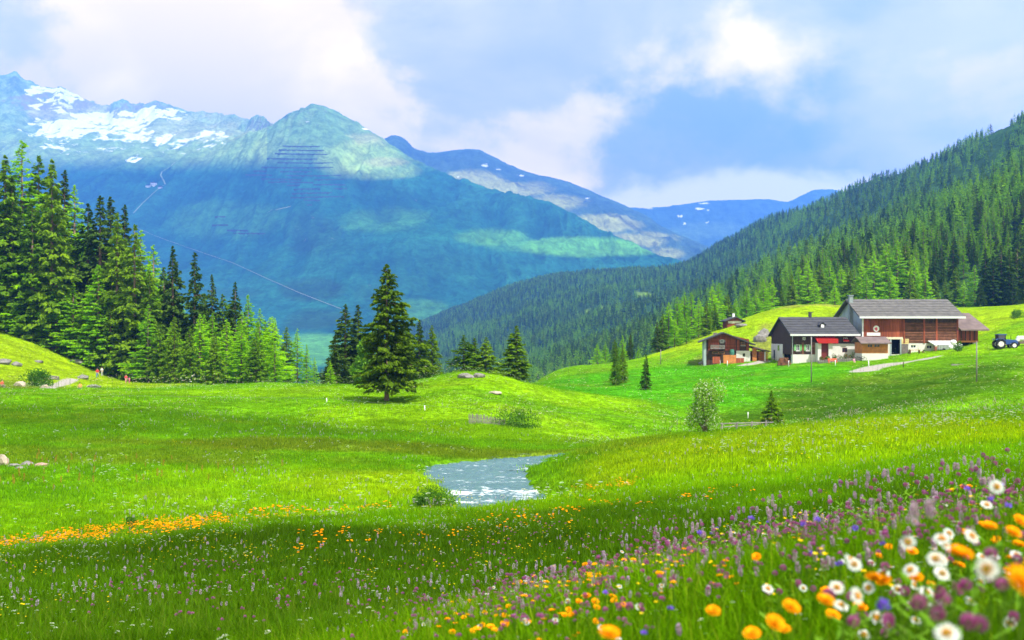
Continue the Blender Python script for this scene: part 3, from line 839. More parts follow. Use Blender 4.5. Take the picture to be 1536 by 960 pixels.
# ------------------------------------------------------------------ scatter: many small plants as one object
proto_coll = bpy.data.collections.new('plant_kinds')      # not linked to the scene: used only as sources
def proto_group(name, meshes):
    c = bpy.data.collections.new(name)
    for i, me in enumerate(meshes):
        c.objects.link(bpy.data.objects.new('%s_%02d' % (name, i), me))
    return c
def scatter(name, P, rot, sc, idx, tint, coll, label):
    me = mesh_np(name, P, [], None, False, {'tint': tint})
    def vec(nm, a, typ='FLOAT_VECTOR'):
        t = me.attributes.new(nm, typ, 'POINT'); t.data.foreach_set('vector', np.asarray(a, np.float32).ravel())
    vec('turn', rot); vec('size', sc)
    t = me.attributes.new('pick', 'INT', 'POINT'); t.data.foreach_set('value', np.asarray(idx, np.int32))
    o = obj(name, me)
    g = bpy.data.node_groups.new(name + '_nodes', 'GeometryNodeTree')
    g.interface.new_socket('Geometry', in_out='INPUT', socket_type='NodeSocketGeometry')
    g.interface.new_socket('Geometry', in_out='OUTPUT', socket_type='NodeSocketGeometry')
    N = g.nodes; L = g.links
    gi = N.new('NodeGroupInput'); go = N.new('NodeGroupOutput')
    iop = N.new('GeometryNodeInstanceOnPoints'); ci = N.new('GeometryNodeCollectionInfo')
    ci.inputs['Collection'].default_value = coll
    ci.inputs['Separate Children'].default_value = True
    ci.inputs['Reset Children'].default_value = True
    def na(nm, dt):
        n = N.new('GeometryNodeInputNamedAttribute'); n.data_type = dt; n.inputs['Name'].default_value = nm
        return n.outputs['Attribute']
    L.new(gi.outputs[0], iop.inputs['Points'])
    L.new(ci.outputs[0], iop.inputs['Instance'])
    iop.inputs['Pick Instance'].default_value = True
    L.new(na('pick', 'INT'), iop.inputs['Instance Index'])
    e2r = N.new('FunctionNodeEulerToRotation'); L.new(na('turn', 'FLOAT_VECTOR'), e2r.inputs[0])
    L.new(e2r.outputs[0], iop.inputs['Rotation'])
    L.new(na('size', 'FLOAT_VECTOR'), iop.inputs['Scale'])
    L.new(iop.outputs[0], go.inputs[0])
    md = o.modifiers.new('scatter', 'NODES'); md.node_group = g
    tag(o, label, kind='stuff')
    return o

# ------------------------------------------------------------------ conifers
def rot_frames(d):
    u = np.cross(d, [0, 0, 1.0]); u /= np.maximum(np.linalg.norm(u, axis=1), 1e-6)[:, None]
    return u, np.cross(u, d)
def conifer(name, H, Rb, whorls, per, sprays, ssize, seed, mat, bark, droop=.35, start=.06, larch=False, gap=.12, rough=.28, pw=.85):
    """returns (trunk mesh, crown mesh); real metres, base at 0"""
    rs = np.random.RandomState(seed)
    f = np.linspace(start, .985, whorls) ** (1.0 if not larch else .95)
    zb = np.repeat(f, per) + rs.uniform(-.5, .5, whorls * per) / whorls * .9
    az = rs.uniform(0, 2 * np.pi, len(zb)) + np.repeat(np.arange(whorls) * 2.4, per) * .2
    side = 1 + .16 * np.sin(az + rs.uniform(0, 6)) + .12 * np.sin(2 * az + rs.uniform(0, 6))
    prof = (1 - zb) ** pw * (.55 + .45 * np.clip(zb / .14, 0, 1)) + .018
    Lb = Rb * prof * rs.uniform(1 - rough, 1 + rough * .75, len(zb)) * side
    lump = 1 + rough * .9 * (vnoise(az * 1.3 + seed, zb * 9, seed) - .5) * 2
    Lb = Lb * lump
    keep = (rs.rand(len(zb)) > gap)
    zb, az, Lb = zb[keep], az[keep], Lb[keep]
    nb = len(zb)
    out = np.stack([np.cos(az), np.sin(az), np.zeros(nb)], 1)
    cnt = np.maximum((sprays * np.clip(Lb / (Rb * .62), .22, 1.4)).astype(int), 3)
    bi = np.repeat(np.arange(nb), cnt)
    n = len(bi)
    s = np.sqrt(rs.uniform(.03, 1.0, n))
    up = (zb[bi] - .3) * .30 * (0 if larch else 1)
    dz = Lb[bi] * (-droop * s ** 1.25 + (.16 + up) * s ** 2.2)
    lat = rs.uniform(-1, 1, n) * .30 * Lb[bi] * (1 - s * .75) * s ** .4
    perp = np.stack([-out[:, 1], out[:, 0], np.zeros(nb)], 1)
    C = out[bi] * (Lb[bi] * s)[:, None] + perp[bi] * lat[:, None]
    C[:, 2] = zb[bi] * H + dz + rs.normal(0, .10 * ssize, n)
    d = out[bi] * (.65 + rs.uniform(-.2, .4, n))[:, None] + perp[bi] * (rs.uniform(-.9, .9, n) + np.sign(lat) * .35)[:, None]
    d[:, 2] = rs.uniform(-.75, .18, n) + (.25 if larch else 0.0) + (.5 * sstep(.85, 1, zb[bi]))
    d /= np.linalg.norm(d, axis=1)[:, None]
    u, w = rot_frames(d)
    tw = rs.uniform(-1.0, 1.0, n)
    side_v = u * np.cos(tw)[:, None] + w * np.sin(tw)[:, None]
    ls = ssize * rs.uniform(.65, 1.35, n) * (.55 + .45 * np.clip(Lb[bi] / (.5 * Rb), 0, 1))
    ws = ls * rs.uniform(.20, .36, n) * (1.0 if not larch else .8)
    base = C - d * (ls * .45)[:, None]
    tip = C + d * (ls * .55)[:, None]; tip[:, 2] -= ls * .12
    mid = C + np.array([0, 0, 1.0]) * (ls * .05)[:, None]
    l = mid + side_v * ws[:, None]; r = mid - side_v * ws[:, None]
    V = np.stack([base, l, tip, r], 1).reshape(-1, 3)
    Fq = np.arange(n * 4).reshape(n, 4)
    var = np.clip(rs.beta(2, 2, n) * .8 + .2 * s, 0, 1)
    crown = mesh_np(name + '_crown', V, Fq, mat, False, {'var': np.repeat(var, 4)})
    b = MB()
    r0 = max(.017 * H, .05)
    b.tube([(0, 0, -.4), (0, 0, .04 * H), (rs.uniform(-.02, .02) * H * .1, 0, H * .5), (0, 0, H * .97)], [r0 * 1.35, r0, r0 * .6, r0 * .08], 8 if sprays > 6 else 5)
    # bare limb stubs low on the trunk and the main boughs
    k = np.argsort(zb)[:: max(1, nb // (60 if sprays > 9 else 22))]
    for i in k:
        if Lb[i] < .12 * Rb: continue
        p0 = Vector((0, 0, zb[i] * H)); p1 = p0 + Vector(out[i]) * float(Lb[i] * .8) + Vector((0, 0, -droop * Lb[i] * .6))
        b.tube([p0, p0.lerp(p1, .5) + Vector((0, 0, .03 * Lb[i])), p1], [r0 * .22, r0 * .14, r0 * .05], 4, False)
    trunk = b.mesh(name + '_trunk', bark, True)
    return trunk, crown
BARK = principled('conifer_bark', (0.20, 0.145, 0.105), .95, .35, 6, .8, 30)
SPR = foliage_mat('spruce_needles', (0.055, 0.135, 0.006), (0.200, 0.350, 0.010), .34, None, .25)
SPRD = foliage_mat('dark_spruce_needles', (0.024, 0.065, 0.009), (0.095, 0.170, 0.014), .22, None, .25)
LAR = foliage_mat('larch_needles', (0.170, 0.400, 0.003), (0.400, 0.700, 0.005), .48, None, .22)
SPRM = foliage_mat('olive_spruce_needles', (0.034, 0.085, 0.006), (0.135, 0.225, 0.010), .28, None, .05)
PRO = {}
PRO['spruce'] = [conifer('spruce', 1, 1, 1, 1, 1, 1, 1, SPR, BARK)] * 0 or [conifer('spruce', 30, 6.4 + q, 42, 9, 27, 1.0, 100 + i, SPR, BARK, .34, .05, False, .12, .32) for i, q in enumerate((0, .8, -.7, .4, -1.3))]
PRO['dark'] = [conifer('dark_spruce', 30, 5.3 + q, 42, 9, 24, .95, 120 + i, SPRD, BARK, .42, .08, False, .16, .34) for i, q in enumerate((0, .6, -.6, 1.1))]
PRO['larch'] = [conifer('larch', 30, 6.6 + q, 40, 9, 27, .85, 140 + i, LAR, BARK, .18, .07, True, .2, .38) for i, q in enumerate((0, .9, -.7, .5))]
LARF = foliage_mat('forest_larch_needles', (0.105, 0.265, 0.004), (0.280, 0.520, 0.008), .40, None, .25)
PRO['flarch'] = [conifer('larch', 30, 5.8 + q, 34, 8, 18, 1.05, 180 + i, LARF, BARK, .18, .07, True, .15, .38) for i, q in enumerate((0, .8, -.7))]
PRO['young'] = [conifer('young_spruce', 10, 2.8 + q, 30, 8, 20, .52, 160 + i, SPR, BARK, .25, .02, False, .05, .22, .9) for i, q in enumerate((0, .35, -.3))]
NAMES = {'flarch': 'larch_tree', 'spruce': 'spruce_tree', 'dark': 'spruce_tree', 'larch': 'larch_tree', 'young': 'spruce_tree'}
HT = {'flarch': 30., 'spruce': 30., 'dark': 30., 'larch': 30., 'young': 10.}
_tc = 0
def tree(kind, X, Y, Zb, H, wide=1.0, label='', group=None, lean=0.0, which=None):
    global _tc
    _tc += 1
    pr = PRO[kind][(which if which is not None else _tc * 7 // 3) % len(PRO[kind])]
    k = H / HT[kind]
    root = empty(NAMES[kind], (X, Y, Zb - .1), random.uniform(0, 6.28))
    root.scale = (k * wide, k * wide, k)
    tag(root, label, 'tree', group)
    for nm, me in (('trunk', pr[0]), ('crown', pr[1])):
        obj(nm, me, root)
    return root
def tree_px(kind, px, top, Y, label, group=None, wide=1.0, which=None):
    x, y, z = pt(px, Y)
    return tree(kind, x, y, z, (HY - top) / F * Y - z, wide, label, group, which=which)

# the big spruce that stands alone on the meadow, built finer than the others
def lone():
    x, y, z = hit(580, 601, 80, 130)
    H = (HY - 395) / F * y - z
    tr, cr = conifer('lone_spruce', H, H * .28, 50, 10, 34, .50, 777, SPRM, BARK, .34, .13, False, .12, .44, .80)
    root = empty('spruce_tree', (x, y, z - .05))
    tag(root, 'large spreading spruce standing alone before the grassy mound with a bare lower trunk', 'tree')
    obj('trunk', tr, root); obj('crown', cr, root)
lone()
G1 = 'conifers of the wood on the valley slope'
LW = [ # px, top, kind, depth
 (-30, 225, 'dark', 214), (8, 232, 'spruce', 206), (33, 209, 'larch', 212), (18, 262, 'dark', 196), (58, 232, 'spruce', 216), (78, 238, 'spruce', 208), (97, 254, 'dark', 226), (112, 276, 'larch', 222), (48, 300, 'spruce', 196),
 (132, 304, 'dark', 214), (150, 291, 'dark', 212), (166, 294, 'dark', 222), (176, 318, 'spruce', 204), (187, 306, 'dark', 228), (202, 335, 'spruce', 200), (211, 345, 'larch', 210), (230, 366, 'larch', 218), (246, 400, 'spruce', 206), (259, 368, 'dark', 206), (292, 377, 'dark', 202),
 (318, 410, 'dark', 212), (334, 440, 'spruce', 214), (353, 421, 'dark', 204), (372, 440, 'larch', 206), (390, 462, 'larch', 200), (405, 474, 'larch', 206), (430, 489, 'spruce', 208), (446, 492, 'larch', 205), (460, 515, 'larch', 202), (472, 535, 'larch', 200),
 (5, 350, 'larch', 186), (30, 362, 'spruce', 186), (52, 372, 'larch', 184), (85, 410, 'larch', 182), (110, 424, 'larch', 180), (130, 432, 'spruce', 184), (157, 452, 'young', 178), (178, 446, 'larch', 184), (200, 470, 'spruce', 180), (222, 456, 'larch', 188), (240, 486, 'young', 178), (262, 474, 'spruce', 182), (285, 490, 'young', 178), (300, 470, 'larch', 188),
 (322, 498, 'young', 178), (340, 478, 'larch', 186), (362, 486, 'larch', 182), (384, 500, 'young', 180), (412, 512, 'larch', 184), (20, 420, 'young', 178), (62, 440, 'larch', 176), (100, 470, 'young', 172), (140, 500, 'young', 172), (190, 510, 'young', 172), (0, 440, 'young', 176), (40, 465, 'young', 174)]
LBL = {'dark': 'tall dark narrow spruce in the wood on the far meadow slope', 'spruce': 'full green spruce in the wood on the far meadow slope',
       'larch': 'light green feathery larch in the wood on the far meadow slope', 'young': 'young bushy spruce along the lower edge of the slope wood'}
SPEC = {0: 'dark spruce cut by the photo edge at the top of the slope wood', 2: 'tallest larch, its light tip highest of the slope wood', 18: 'dark spruce with a sharp spire, left one of the separate pair in the slope wood', 19: 'broad dark spruce, right one of the separate pair in the slope wood',
        20: 'thin pole like spruce between the dark pair and the descending larches', 22: 'dark spruce rising above the descending row of larches', 28: 'small pale larch, second last at the low tip of the slope wood', 29: 'smallest pale larch at the very tip of the slope wood', 13: 'dark spruce spire at the step where the slope wood drops'}
def wl(k, px, Y):
    zn = ['at the cut edge of the wood', 'above the rough pasture bush', 'above the seated walker', 'above the walkers at the path end', 'below the separate dark pair', 'past the thin pole like spruce', 'at the low tip of the wood']
    z = zn[int(np.searchsorted([25, 75, 130, 215, 300, 365], px))]
    row = 'in the front row' if Y < np.interp(px, [0, 100, 150, 200, 300], [212, 209, 209, 206, 186]) else ('in the middle rows' if Y < 218 else 'in the back rows')
    nm = {'dark': 'dark narrow spruce', 'spruce': 'full green spruce', 'larch': 'light feathery larch', 'young': 'young bushy spruce'}[k]
    return '%s %s, %s' % (nm, row, z)
for i, (px, top, k, Y) in enumerate(LW):
    Y = max(Y, float(np.interp(px, [-90, 0, 100, 150, 200, 300], [211, 209, 206, 206, 203, 178])))
    tree_px(k, px, top, Y, SPEC.get(i, wl(k, px, Y)), G1, 1.12 * random.uniform(.8, 1.02) * (.8 if i == 20 else 1) * (1.25 if k == 'larch' and i > 29 else 1))
for i in range(40):      # middle rows close the gaps
    px = random.uniform(-80, 400); Y = random.uniform(200, 222) + (8 if px < 120 else 0)
    top = np.interp(px, [-90, 0, 100, 200, 300, 400], [250, 270, 300, 370, 430, 480]) + random.uniform(15, 110)
    k = random.choice(['dark', 'spruce', 'spruce', 'larch'])
    tree_px(k, px, top, Y, wl(k, px, Y), G1, random.uniform(1.05, 1.3))
for i in range(46):      # the wood goes on behind its front rows
    px = random.uniform(-90, 400); Y = random.uniform(218, 262)
    top = np.interp(px, [-90, 0, 100, 200, 300, 400], [235, 262, 300, 370, 425, 480]) + random.uniform(0, 45)
    k = random.choice(['dark', 'spruce', 'larch', 'dark'])
    tree_px(k, px, top, Y, wl(k, px, Y), G1, random.uniform(.85, 1.05))
for i in range(44):      # and thickens below
    px = random.uniform(-60, 430); Y = np.interp(px, [-60, 0, 100, 150, 200, 430], [210, 208, 205, 205, 200, 182]) + random.uniform(0, 16)
    base = HY - pt(px, Y)[2] / Y * F
    k = random.choice(['young', 'larch', 'larch', 'larch', 'spruce'])
    tree_px(k, px, base - random.uniform(45, 115) , Y, wl(k, px, Y), G1, random.uniform(1.0, 1.35))
# groups on and behind the mound
for px, top, k, Y, w, lb in [
 (518, 455, 'dark', 152, 1.55, 'tall dark spruce behind the lone spruce, beside its twin'), (537, 456, 'dark', 155, 1.50, 'dark spruce close against the lone spruce from behind'),
 (503, 500, 'dark', 148, 1.60, 'low dark spruce leaning on the taller dark pair by the lone spruce'), (495, 540, 'larch', 146, 1.1, 'small green larch below the dark pair by the lone spruce'), (560, 480, 'larch', 150, 1.1, 'bright larch showing through behind the lone spruce'),
 (606, 480, 'spruce', 150, 1.0, 'spruce hidden half behind the right flank of the lone spruce'), (629, 478, 'dark', 146, 1.35, 'dark spruce just right of the lone spruce'), (648, 487, 'spruce', 149, 1.25, 'slim spruce at the end of the row beside the lone spruce'),
 (696, 501, 'spruce', 148, 2.00, 'leftmost of the three spruces behind the grassy mound'), (712, 506, 'spruce', 152, 1.90, 'middle one of the three spruces behind the grassy mound'), (729, 505, 'young', 150, 1.50, 'rightmost of the three spruces behind the grassy mound'),
 (775, 487, 'spruce', 137, 1.90, 'dense bushy spruce on the right shoulder of the mound'),
 (924, 514, 'spruce', 168, 0.85, 'taller spruce of the slim pair on the green field'), (934, 520, 'spruce', 171, .8, 'spruce hidden behind the taller of the slim pair'), (969, 530, 'dark', 152, 1.05, 'slim dark spruce lower down on the green field'),
 (1157, 585, 'young', 103, 1.50, 'small spruce on the field behind the plank bridge')]:
    tree_px(k, px, top, Y, lb, None, w)
# larches and spruces beside and behind the farm
G2 = 'conifers along the meadow behind the farm'
L2 = {'larch': 'bright green larch in the belt behind the farm', 'spruce': 'green spruce in the belt behind the farm', 'dark': 'dark spruce at the corner of the wood above the tractor'}
for px, top, k, Y in [(896, 514, 'larch', 262), (908, 512, 'larch', 268), (934, 502, 'larch', 272), (946, 499, 'dark', 275), (922, 508, 'spruce', 280), (958, 520, 'larch', 270),
 (986, 482, 'dark', 262), (994, 470, 'spruce', 268), (1003, 452, 'larch', 270), (1016, 444, 'larch', 276), (1027, 437, 'larch', 282), (1037, 438, 'larch', 280), (1048, 446, 'larch', 268), (1012, 476, 'larch', 256), (1030, 470, 'larch', 254), (1068, 428, 'larch', 288), (1078, 424, 'larch', 294), (1072, 455, 'spruce', 276), (1060, 450, 'spruce', 262), (1092, 440, 'spruce', 300), (1104, 446, 'larch', 300), (1120, 428, 'larch', 306), (1134, 434, 'larch', 310), (1145, 418, 'larch', 314), (1158, 414, 'larch', 318),
 (1172, 432, 'spruce', 318), (1188, 410, 'spruce', 330), (1198, 398, 'larch', 345), (1212, 390, 'larch', 345), (1230, 396, 'spruce', 345), (1244, 389, 'larch', 350), (1262, 397, 'larch', 345), (1276, 404, 'spruce', 338), (1292, 388, 'larch', 350), (1311, 376, 'larch', 350), (1330, 364, 'larch', 352), (1346, 361, 'larch', 350), (1358, 362, 'spruce', 355), (1372, 385, 'larch', 345), (1388, 398, 'larch', 340), (1402, 412, 'spruce', 350), (1222, 418, 'larch', 335), (1252, 424, 'larch', 330), (1300, 410, 'larch', 335), (1335, 400, 'larch', 335), (1365, 410, 'spruce', 335),
 (1418, 418, 'spruce', 352), (1434, 400, 'spruce', 360), (1446, 420, 'larch', 356), (1462, 396, 'larch', 362), (1478, 372, 'dark', 352), (1490, 380, 'dark', 348), (1502, 364, 'dark', 350), (1514, 372, 'dark', 346), (1526, 360, 'dark', 350), (1536, 378, 'dark', 345), (1550, 366, 'dark', 348), (1470, 420, 'dark', 345), (1519, 410, 'dark', 342)]:
    zz = ['left of the small hut group on the green field', 'left of the hillside hut', 'just behind the hillside hut', 'above the farmhouse roof', 'above the left half of the barn roof', 'above the right half of the barn roof', 'above the barn annexe and tractor'][int(np.searchsorted([975, 1062, 1165, 1255, 1345, 1440], px))]
    tree_px(k, px, top, Y, '%s %s' % ({'larch': 'bright larch', 'spruce': 'green spruce', 'dark': 'dark spruce'}[k], zz), G2, random.uniform(1.1, 1.35))

# ------------------------------------------------------------------ forest on the valley side
def build_forest():
    rs = np.random.RandomState(5)
    dX = np.diff(HS.X, axis=0)[:, :-1]; dY = np.diff(HS.Y, axis=1)[:-1]
    area = np.abs(dX * dY)
    # spacing opens a little with distance, where nobody could tell
    sp = np.interp(HS.Y[:-1, :-1], [300, 900, 2500], [34, 42, 62])
    wgt = area / sp
    wgt[HS.py[:-1, :-1] > 640] = 0
    wgt[:, int(HS.nv * .86):] *= .6
    wgt[(HS.p[:-1] < 480) | (HS.p[:-1] > 1650)] = 0
    tot = int(wgt.sum())
    cdf = np.cumsum(wgt.ravel()); cdf /= cdf[-1]
    k = np.searchsorted(cdf, rs.rand(tot))
    iu = k // wgt.shape[1] + rs.rand(tot); iv = k % wgt.shape[1] + rs.rand(tot)
    X, Y, Z = HS.pos(iu, iv)
    px = 768 + F * X / Y; py = HY - Z / Y * F
    gl = blobs(px, py, [(965, 442, 22, 5, 1), (905, 462, 16, 3, 1), (880, 470, 14, 3, 1), (1530, 315, 20, 8, .8)], X, Y, 120, 3, .5)
    H = rs.uniform(10, 18, tot) * (1 + .1 * fbm(X / 200, Y / 200, 2, 4))
    kq = np.minimum(Y, 600) / Y
    keep = (gl < .35) & (Y > 385) & visible(X * kq, Y * kq, (Z + H) * kq, 4) 
    X, Y, Z, px, py, H = [a[keep] for a in (X, Y, Z, px, py, H)]
    lar = rs.rand(len(X)) < np.clip(.40 + .55 * fbm(X / 120, Y / 120, 3, 9) + .25 * sstep(1500, 600, Y), .06, .8)
    o = np.argsort(Y)
    inview = (px[o] > 0) & (px[o] < 1536)
    near = o[inview][:330]
    G3 = 'trees of the forest on the valley side'
    cnt = {'larch': 0, 'dark': 0}
    for i in near:
        kd = 'flarch' if lar[i] else 'dark'
        r = tree(kd, float(X[i]), float(Y[i]), float(Z[i]), float(H[i]), random.uniform(.85, 1.1),
                 ('light green larch' if lar[i] else 'dark spruce') + ' on the valley side ' + ['left of the farm', 'behind the hillside hut', 'above the farmhouse', 'above the barn roof', 'above the tractor'][int(np.searchsorted([1040, 1165, 1280, 1440], px[i]))] + (', low down' if Y[i] < 470 else (', halfway up' if Y[i] < 560 else ', higher up')), G3)
    rest = np.ones(len(X), bool); rest[near] = False
    X, Y, Z, H, lar = X[rest], Y[rest], Z[rest], H[rest], lar[rest]
    far = []
    for i in range(4): far.append(conifer('forest_spruce', 20, 3.3 + .35 * i, 16, 5, 3.6, 2.2, 300 + i, (SPR, SPRM, SPR, SPRD)[i], BARK, .35, .05, False, .1, .3)[1])
    for i in range(3): far.append(conifer('forest_larch', 20, 3.6 + .3 * i, 14, 5, 3.6, 1.9, 320 + i, LARF, BARK, .2, .08, True, .12, .35)[1])
    col = proto_group('forest_kind', far)
    n = len(X)
    idx = np.where(lar, 4 + rs.randint(0, 3, n), rs.randint(0, 4, n))
    s = H / 20.0; w = s * rs.uniform(.85, 1.2, n)
    scatter('forest', np.stack([X, Y, Z - .3], 1), np.stack([rs.normal(0, .02, n), rs.normal(0, .02, n), rs.uniform(0, 6.28, n)], 1), np.stack([w, w, s], 1), idx, np.ones((n, 3)), col, 'dense conifer forest covering the valley side')
    print('forest', n)
build_forest()

# ------------------------------------------------------------------ grass and small flowers
def tuft(name, n, h, spread, w, seed, mat, lean=.5):
    rs = np.random.RandomState(seed)
    bx = rs.normal(0, spread, n); by = rs.normal(0, spread, n)
    az = rs.uniform(0, 6.283, n); fa = rs.uniform(0, 6.283, n)
    hh = h * rs.uniform(.5, 1.12, n); ll = lean * rs.uniform(.1, 1, n) * hh; ww = w * rs.uniform(.6, 1.3, n)
    V = []; dx, dy = np.cos(az), np.sin(az); sx, sy = np.cos(fa) * ww, np.sin(fa) * ww
    def p(t, k):
        return np.stack([bx + dx * ll * t * t + sx * k, by + dy * ll * t * t + sy * k, hh * t * (1 - .18 * t) - .03 * (t == 0)], 1)
    V = np.stack([p(0, -1), p(0, 1), p(.5, .8), p(.5, -.8), p(1, 0)], 1).reshape(-1, 3)
    b = np.arange(n)[:, None] * 5
    return mesh_np(name, V, [b + np.array([0, 1, 2, 3]), b + np.array([3, 2, 4])], mat, False, {'var': np.repeat(rs.beta(2, 2, n), 5)})
GRASS = foliage_mat('meadow_grass', (0.48, 0.55, 0.40), (1.75, 1.55, 0.9), .42, 'tint', .24)
GRASS_STRAW = foliage_mat('meadow_grass_seed', (1.6, 1.0, 2.4), (2.2, 1.4, 4.0), .2, 'tint', .2)
def join_meshes(name, parts):
    """parts: list of (mesh, offset) with their own materials -> one mesh with several materials"""
    V = []; Fs = {3: [], 4: []}; M = {3: [], 4: []}; var = []; mats = []; n = 0
    for me, off in parts:
        co = np.empty(len(me.vertices) * 3, np.float32); me.vertices.foreach_get('co', co)
        V.append(co.reshape(-1, 3) + np.array(off, np.float32))
        a = np.empty(len(me.vertices), np.float32); me.attributes['var'].data.foreach_get('value', a); var.append(a)
        if me.materials[0] not in mats: mats.append(me.materials[0])
        mi = mats.index(me.materials[0])
        for p in me.polygons:
            Fs[len(p.vertices)].append([v + n for v in p.vertices]); M[len(p.vertices)].append(mi)
        n += len(me.vertices)
    out = mesh_np(name, np.concatenate(V), [np.array(Fs[k]) for k in (3, 4) if Fs[k]], mats, False, {'var': np.concatenate(var)})
    out.polygons.foreach_set('material_index', np.array(M[3] + M[4], np.int32))
    return out
def petals(name, col, col2, transl=.3):
    return foliage_mat(name, col, col2, transl, None, .12)
M_LIL = petals('bistort_florets', (0.38, 0.24, 0.38), (0.60, 0.46, 0.60))
M_PUR = petals('clover_florets', (0.24, 0.035, 0.17), (0.46, 0.13, 0.36))
M_ORA = petals('arnica_rays', (0.90, 0.30, 0.004), (0.95, 0.46, 0.008))
M_ORC = petals('arnica_disc', (0.55, 0.16, 0.005), (0.85, 0.34, 0.01))
M_WHT = petals('daisy_rays', (0.50, 0.54, 0.50), (0.70, 0.72, 0.68))
M_UMB = petals('umbel_florets', (0.50, 0.58, 0.38), (0.75, 0.78, 0.66))
M_YEL = petals('buttercup_petals', (0.75, 0.50, 0.005), (0.85, 0.68, 0.02))
M_YDC = petals('daisy_disc', (0.80, 0.36, 0.004), (0.90, 0.50, 0.01))
M_VIO = petals('bellflower_petals', (0.12, 0.06, 0.60), (0.30, 0.16, 0.80))
M_STM = petals('flower_stem', (0.08, 0.19, 0.012), (0.15, 0.30, 0.02))
M_RST = petals('dock_seed', (0.34, 0.12, 0.03), (0.50, 0.22, 0.06))
def quads(name, C, D, S, L, Wd, mat, seed=0):
    """kites centred on C pointing along D, flat side S"""
    n = len(C)
    D = D / np.linalg.norm(D, axis=1)[:, None]
    S = S - D * np.sum(S * D, 1)[:, None]; S = S / np.maximum(np.linalg.norm(S, axis=1), 1e-6)[:, None]
    L = np.broadcast_to(L, n)[:, None]; Wd = np.broadcast_to(Wd, n)[:, None]
    V = np.stack([C - D * L * .5, C + S * Wd * .5 + D * L * .1, C + D * L * .5, C - S * Wd * .5 + D * L * .1], 1).reshape(-1, 3)
    rs = np.random.RandomState(seed)
    return mesh_np(name, V, np.arange(n * 4).reshape(n, 4), mat, False, {'var': np.repeat(rs.rand(n), 4)})
def stem_mesh(name, h, r=.0022, bend=.02, k=4):
    b = MB().tube([(0, 0, -.03), (bend * .4, 0, h * .5), (0, 0, h)], [r * 1.2, r, r * .8], k, False)
    me = b.mesh(name, M_STM, True)
    a = me.attributes.new('var', 'FLOAT', 'POINT'); a.data.foreach_set('value', np.full(len(me.vertices), .5, np.float32))
    return me
def sphere_pts(n, rs, zmin=-1):
    z = rs.uniform(zmin, 1, n); a = rs.uniform(0, 6.283, n); r = np.sqrt(1 - z * z)
    return np.stack([r * np.cos(a), r * np.sin(a), z], 1)
def spike_head(name, n, h, r, seed, mat, z0=0.0):
    rs = np.random.RandomState(seed)
    t = (np.arange(n) + rs.rand(n)) / n; a = np.arange(n) * 2.399 + rs.normal(0, .2, n)
    rr = r * np.clip(np.sin(np.pi * (t * .84 + .10)), .15, 1) ** .6
    N_ = np.stack([np.cos(a), np.sin(a), np.full(n, .35)], 1)
    C = np.stack([np.cos(a) * rr, np.sin(a) * rr, z0 + t * h], 1)
    return quads(name, C, N_ + rs.normal(0, .3, (n, 3)), rs.normal(0, 1, (n, 3)), r * 1.1, r * .9, mat, seed)
def ball_head(name, n, r, seed, mat, z0=0.0, sq=.9, zmin=-.5, L=.7, Wd=.35):
    rs = np.random.RandomState(seed)
    S = sphere_pts(n, rs, zmin)
    C = S * np.array([1, 1, sq]) * r * .75; C[:, 2] += z0
    D = S.copy(); D[:, 2] += .4
    return quads(name, C, D + rs.normal(0, .15, (n, 3)), rs.normal(0, 1, (n, 3)), r * L, r * Wd, mat, seed)
def ray_head(name, n, r_in, r_out, seed, mat, z0=0.0, cup=.15, layers=1, wd=None):
    rs = np.random.RandomState(seed)
    Cs = []; Ds = []; Ls = []
    for l in range(layers):
        a = (np.arange(n) + rs.normal(0, .12, n)) / n * 6.283 + l * .17
        ro = r_out * (1 - .2 * l) * rs.uniform(.92, 1.05, n)
        c = cup + .25 * l + rs.normal(0, .06, n)
        D = np.stack([np.cos(a), np.sin(a), c], 1); L = ro - r_in
        Cs.append(D * ((r_in + ro) / 2)[:, None] + np.array([0, 0, z0 + .0015 * l])); Ds.append(D); Ls.append(L)
    C = np.concatenate(Cs); D = np.concatenate(Ds); L = np.concatenate(Ls)
    S = np.stack([-D[:, 1], D[:, 0], rs.normal(0, .12, len(D))], 1)
    w = wd if wd else 2 * math.pi * r_out / n * 1.05
    # long petals with blunt ends: six sided
    Dn = D / np.linalg.norm(D, axis=1)[:, None]; Sn = S / np.linalg.norm(S, axis=1)[:, None]
    L = L[:, None]
    V = np.stack([C - Dn * L * .5 + Sn * w * .18, C - Dn * L * .5 - Sn * w * .18, C - Sn * w * .5 + Dn * L * .18, C - Sn * w * .26 + Dn * L * .5, C + Sn * w * .26 + Dn * L * .5, C + Sn * w * .5 + Dn * L * .18], 1).reshape(-1, 3)
    n_ = len(C)
    b = np.arange(n_)[:, None] * 6
    return mesh_np(name, V, [b + np.array([0, 1, 2, 5]), b + np.array([5, 2, 3, 4])], mat, False, {'var': np.repeat(rs.rand(n_), 6)})

